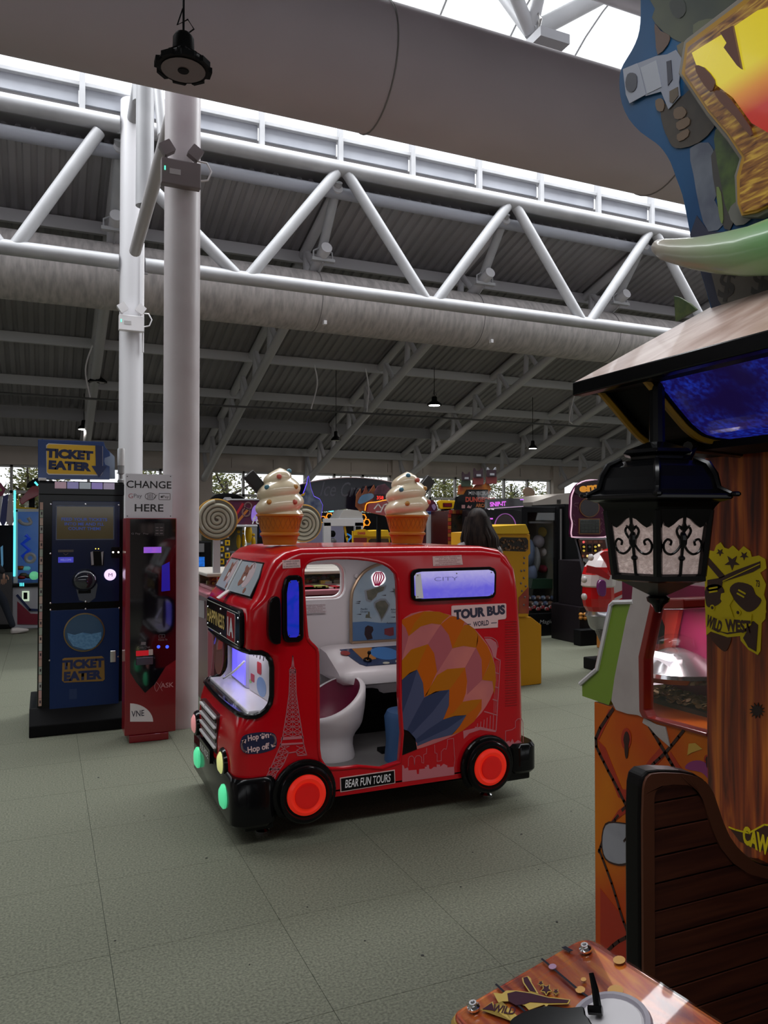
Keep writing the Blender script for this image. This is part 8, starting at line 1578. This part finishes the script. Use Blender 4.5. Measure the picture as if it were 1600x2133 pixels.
pan(wp, 'red_wedge', WYY, ((36, 1300), (36, 1252), (64, 1278), (112, 1280), (112, 1302)), mat('wedge_red', (0.20, 0.01, 0.03), 0.35), 0, 0.012); MB().stroke(W12, [W12.px(36, 1240), W12.px(62, 1270), W12.px(112, 1272)], 0.035, 0.0, 0.014).build('navy_stripe', inkn, wp); pan(wp, 'coin_mech_light', WYY, rectpx(46, 1231, 61, 1252), mat('mech_lit', (0.6, 0.75, 0.55), 0.3, emit=0.7), 0, 0.01); pan(wp, 'coin_mech', WYY, rectpx(49, 1234, 57, 1248), blackm, 0.01, 0.016)
for x in (41, 44.5, 48): pan(wp, 'cyan_dash', WYY-0.04, rectpx(x, 1214, x+2, 1221), ccyan, 0, 0.01)
pan(wp, 'yellow_spikes', WYY+0.2, ((34, 1060), (33, 1038), (36, 1050), (38, 1028), (41, 1056), (76, 1058), (76, 1060)), yellow, 0, 0.02)
bl_t = thing('red_ray_topper', 'red toy ray-gun topper leaning above the cyan-edged prize machine', 'sign', (X_(62, 12.7), 12.7, 1.75)); pan(bl_t, 'barrel', 12.7, ((41, 1046), (43, 1038), (68, 1012), (80, 1014), (82, 1032), (60, 1042), (46, 1052)), mat('ray_red', (0.24, 0.01, 0.02), 0.25, coat=0.4), 0, 0.08, bevel=0.01); pan(bl_t, 'casing', 12.7, ((56, 1016), (60, 1005), (78, 996), (84, 1004), (70, 1014)), blackm, -0.02, 0.06, True); pan(bl_t, 'cyan_tip', 12.7, ((71, 1006), (74, 1003), (80, 1010), (78, 1013)), ccyan, 0.08, 0.09); MB().box((X_(66, 12.7)-0.04, 12.7, 1.72), (X_(66, 12.7)+0.04, 12.76, 2.05)).build('post', blackm, bl_t)
aw = thing('striped_awning_stall', 'dark stall under a scalloped navy and white awning at the left edge', 'stall', (X_(5, 12.3), 12.6, 0)); AY = 12.3; A11 = plane_y(AY)
cab_box(aw, 'body', -60, 27, 1094, None, AY+0.25, 0.9, mat('stall_black', (0.006, 0.006, 0.009), 0.4, spec=0.2))
for k, (x0, x1, xt0, xt1, c) in enumerate(((-28, 0, -4, 6, whitem), (0, 13, 6, 18, mat('awn_navy', (0.03, 0.04, 0.14), 0.5)), (13, 29, 18, 25, mat('awn_white', (0.36, 0.33, 0.34), 0.5)), (-45, -28, -16, -4, mat('awn_navy', (0.03, 0.04, 0.14), 0.5)))):
    pan(aw, 'awning_flap', AY, ((x0, 1086), (xt0, 1034), (xt1, 1029), (x1, 1086), ((x0*0.3+x1*.7), 1094), ((x0*.7+x1*.3), 1094)), c, 0, 0.03)
pan(aw, 'screen_glow', AY+0.24, ((1, 1140), (6, 1136), (7, 1175), (3, 1190)), mat('glow_blue', (0.1, 0.25, 0.4), 0.4, emit=0.4), 0, 0.01); pan(aw, 'low_box', AY+0.2, rectpx(-20, 1192, 26, 1300), mat('stall_grey', (0.06, 0.055, 0.06), 0.4), 0, 0.03)
mg = thing('magenta_leaf_topper', 'magenta curved topper with green eye at the very left edge', 'sign', (X_(0, 11.6), 11.6, 1.9)); pan(mg, 'blade', 11.6, ((-20, 1000), (2, 1006), (12, 1020), (6, 1032), (-20, 1044)), mat('magenta', (0.14, 0.008, 0.04), 0.35), 0, 0.05); pan(mg, 'eye', 11.6, ((-6, 1020), (2, 1017), (5, 1023), (-4, 1026)), mat('eye_green', (0.2, 0.25, 0.08), 0.4), 0.05, 0.055); MB().box((X_(-10, 11.6)-0.03, 11.6, 1.7), (X_(-10, 11.6)+0.03, 11.65, 2.0)).build('post', blackm, mg)
# low background games filling the far hall
def filler(px0, px1, py, Y, c, label, acc=None, name='distant_game'):
    t = thing(name, label, 'arcade machine', (X_((px0+px1)/2, Y), Y+0.3, 0)); o = cab_box(t, 'body', px0, px1, py, None, Y, 0.7, c)
    if acc: pan(t, 'marquee', Y, rectpx(px0+2, py+2, px1-2, py+12), acc, 0, 0.02); pan(t, 'screen', Y, rectpx(px0+4, py+16, px1-4, py+44), mat('dim_screen', (0.01, 0.015, 0.04), 0.2, emit=0.1, ecol=(0.05, 0.1, 0.4)), 0, 0.012)
    return t
filler(1176, 1192, 1060, 12.5, blackm, 'narrow dark game far behind the black side cabinet')
filler(812, 890, 1082, 11.5, mat('far_navy', (0.012, 0.014, 0.05), 0.4), 'navy game cabinet hidden behind the second ice cream', mat('far_blue_lit', (0.05, 0.12, 0.4), 0.3, emit=0.4))
filler(536, 612, 1075, 12.0, mat('far_black', (0.01, 0.01, 0.012), 0.4), 'black game cabinet hidden behind the first ice cream', candy[0])
filler(240, 262, 1045, 12.5, mat('far_black', (0.01, 0.01, 0.012), 0.4), 'dark game glimpsed between the ticket machine and the truss column')
filler(330, 345, 1050, 12.5, mat('far_black', (0.01, 0.01, 0.012), 0.4), 'dark game glimpsed beside the change sign')

# ================================================================ PEOPLE
def body_mesh(name, joints, edges, m, parent, root=0, sub=2):
    me = bpy.data.meshes.new(name); me.from_pydata([j[0] for j in joints], edges, []); o = bpy.data.objects.new(name, me); C.objects.link(o)
    sk_ = o.modifiers.new('skin', 'SKIN'); sk_.use_smooth_shade = True; me.skin_vertices[0] if me.skin_vertices else None
    if not me.skin_vertices:
        bm = bmesh.new(); bm.from_mesh(me); bm.verts.layers.skin.verify(); bm.to_mesh(me); bm.free()
    for i, j in enumerate(joints):
        sv = me.skin_vertices[0].data[i]; sv.radius = j[1] if isinstance(j[1], tuple) else (j[1], j[1]); sv.use_root = (i == root)
    s_ = o.modifiers.new('sub', 'SUBSURF'); s_.levels = sub; s_.render_levels = sub
    me.materials.append(m); attach(o, parent); return o
skin = mat('skin', (0.36, 0.2, 0.14), 0.5); hair = mat('dark_hair', (0.008, 0.005, 0.005), 0.6, spec=0.15, noise=(40, (0.03, 0.02, 0.016), 4, (1, 1, 0.15)))
def person(x, y, h, rz, label, top_m, leg_m, stride=0.0, longhair=False, arm=0.1, shoe=None):
    t = thing('person', label, 'person', (x, y, 0)); q = Matrix.Rotation(rz, 3, 'Z')
    def P(a, b, c): return tuple(Vector((x, y, 0)) + q @ Vector((a*h, b*h, c*h)))   # +b = facing direction
    s = stride
    legs = [(P(0, 0, 0.53), 0.075*h), (P(-0.05, 0, 0.49), 0.055*h), (P(-0.055, s*0.11, 0.28), 0.036*h), (P(-0.055, s*0.16-0.0, 0.05), 0.024*h), (P(0.05, 0, 0.49), 0.055*h), (P(0.055, -s*0.02+0.02*(s > 0), 0.28), 0.036*h), (P(0.055, -s*0.17, 0.07), 0.024*h)]
    body_mesh('trousers', legs, [(0, 1), (1, 2), (2, 3), (0, 4), (4, 5), (5, 6)], leg_m, t)
    tor = [(P(0, 0, 0.52), (0.085*h, 0.06*h)), (P(0, 0, 0.64), (0.075*h, 0.055*h)), (P(0, 0, 0.76), (0.09*h, 0.06*h)), (P(0, 0, 0.82), 0.045*h), (P(0, 0.005, 0.86), 0.030*h),
           (P(-0.1, 0, 0.80), 0.038*h), (P(-0.125, -arm*.4, 0.64), 0.028*h), (P(-0.13, arm, 0.50), 0.022*h), (P(0.1, 0, 0.80), 0.038*h), (P(0.125, arm*.4, 0.64), 0.028*h), (P(0.13, arm*1.4, 0.50), 0.022*h)]
    body_mesh('top', tor, [(0, 1), (1, 2), (2, 3), (3, 4), (3, 5), (5, 6), (6, 7), (3, 8), (8, 9), (9, 10)], top_m, t)
    hd0 = Vector(P(0, 0.012, 0.935)); mbh = MB().ball(hd0, (0.047*h, 0.056*h, 0.066*h), 20, 14); mbh.tube([P(0, 0, 0.82), P(0, 0.008, 0.9)], 0.028*h, 10)
    f = q @ Vector((0, 1, 0)); rr_ = q @ Vector((1, 0, 0))
    mbh.ball(hd0 + f*0.057*h + Vector((0, 0, -0.008*h)), (0.008*h, 0.012*h, 0.014*h), 8, 6)
    for e in (-1, 1): mbh.ball(hd0 + rr_*0.048*h*e, (0.006*h, 0.010*h, 0.014*h), 8, 6)
    hdo = mbh.build('head', skin, t, smooth=True)
    for e in (-1, 1): MB().ball(hd0 + rr_*0.017*h*e + f*0.050*h + Vector((0, 0, 0.004*h)), 0.006*h, 8, 6).build('eye', blackm, hdo)
    MB().ball(hd0 + f*0.050*h + Vector((0, 0, -0.032*h)), (0.014*h, 0.006*h, 0.004*h), 8, 5).build('mouth', mat('lip', (0.25, 0.07, 0.06), 0.5), hdo)
    hm = MB().ball(hd0 - f*0.010*h + Vector((0, 0, 0.014*h)), (0.054*h, 0.058*h, 0.066*h), 20, 12)
    if longhair:
        random.seed(2)
        for k in range(46):
            a = math.pi*(1.05 + 0.9*k/45) if True else 0; bx_ = rr_*0.05*h*math.cos(a)*1.0 + f*0.052*h*math.sin(a); w = random.uniform(-0.012, 0.02)
            st_ = hd0 + bx_ + Vector((0, 0, 0.03*h)); pts = [st_, st_ + bx_*0.25 + Vector((0, 0, -0.05*h)), st_ + bx_*(0.45+w*10) + rr_*w*h + Vector((0, 0, -0.11*h)), st_ + bx_*(0.3+w*14) + rr_*w*1.6*h + Vector((0, 0, -0.17*h)), st_ + bx_*0.35 + rr_*w*2.2*h + Vector((0, 0, -(0.20+random.random()*0.05)*h))]
            hm.tube(pts, [0.014*h, 0.016*h, 0.015*h, 0.011*h, 0.003*h], 6)
    hm.build('hair', hair, t, smooth=True)
    for (e, fx, fz, ang) in ((-1, s*0.16, 0.0, 0), (1, -s*0.17, 0.012, 0)):
        c_ = Vector(P(e*0.055, fx+0.025, 0.022+fz)); sh_ = MB(); rings_ = []
        for b_, w_, h_ in ((-0.045, 0.012, 0.014), (-0.038, 0.022, 0.026), (0.0, 0.024, 0.03), (0.04, 0.026, 0.02), (0.075, 0.022, 0.014), (0.088, 0.010, 0.008)):
            rings_.append([c_ + f*b_*h + rr_*w_*h*math.cos(a) + Vector((0, 0, max(h_*h*math.sin(a), -0.020*h))) for a in [2*math.pi*i/12 for i in range(12)]])
        sh_.sweep(rings_).build('shoe', shoe or blackm, t, smooth=True)
    for (e, ay) in ((-1, arm), (1, arm*1.4)):
        w0 = Vector(P(e*0.13, ay, 0.50)); hb_m = MB().ball(w0 + Vector((0, 0, -0.025*h)), (0.010*h, 0.022*h, 0.028*h), 10, 8)
        for k in range(4): b0 = w0 + f*(k-1.5)*0.011*h + Vector((0, 0, -0.045*h)); L = (0.034, 0.040, 0.038, 0.030)[k]*h; hb_m.tube([b0, b0 + Vector((0, 0, -L*0.5)) + rr_*(-e)*0.002*h, b0 + Vector((0, 0, -L)) + rr_*(-e)*0.010*h], [0.0055*h, 0.005*h, 0.004*h], 6)
        b0 = w0 + f*0.020*h + Vector((0, 0, -0.015*h)); hb_m.tube([b0, b0 + f*0.012*h + Vector((0, 0, -0.018*h)), b0 + f*0.012*h + Vector((0, 0, -0.034*h))], [0.006*h, 0.0055*h, 0.004*h], 6)
        hb_m.build('hand', skin, t, smooth=True)
    return t
wx = X_(995, 5.62)
person(wx, 5.62, 1.63, R(-20), 'person with long dark wavy hair seen from behind above the bus roof', mat('top_check', (0.30, 0.27, 0.27), 0.8, noise=(26, (0.04, 0.035, 0.04), 1)), mat('jeans_dark', (0.02, 0.025, 0.04), 0.8), longhair=True)
pc = at_z(-42, 1328, 0.0)
person(pc.x, pc.y, 1.72, R(-75), 'person in dark trousers and pale trainers striding in at the left edge', mat('jacket_dark', (0.008, 0.009, 0.014), 0.8), mat('trousers_navy', (0.010, 0.014, 0.026), 0.8), stride=1.6, shoe=mat('trainer_white', (0.42, 0.38, 0.36), 0.6))
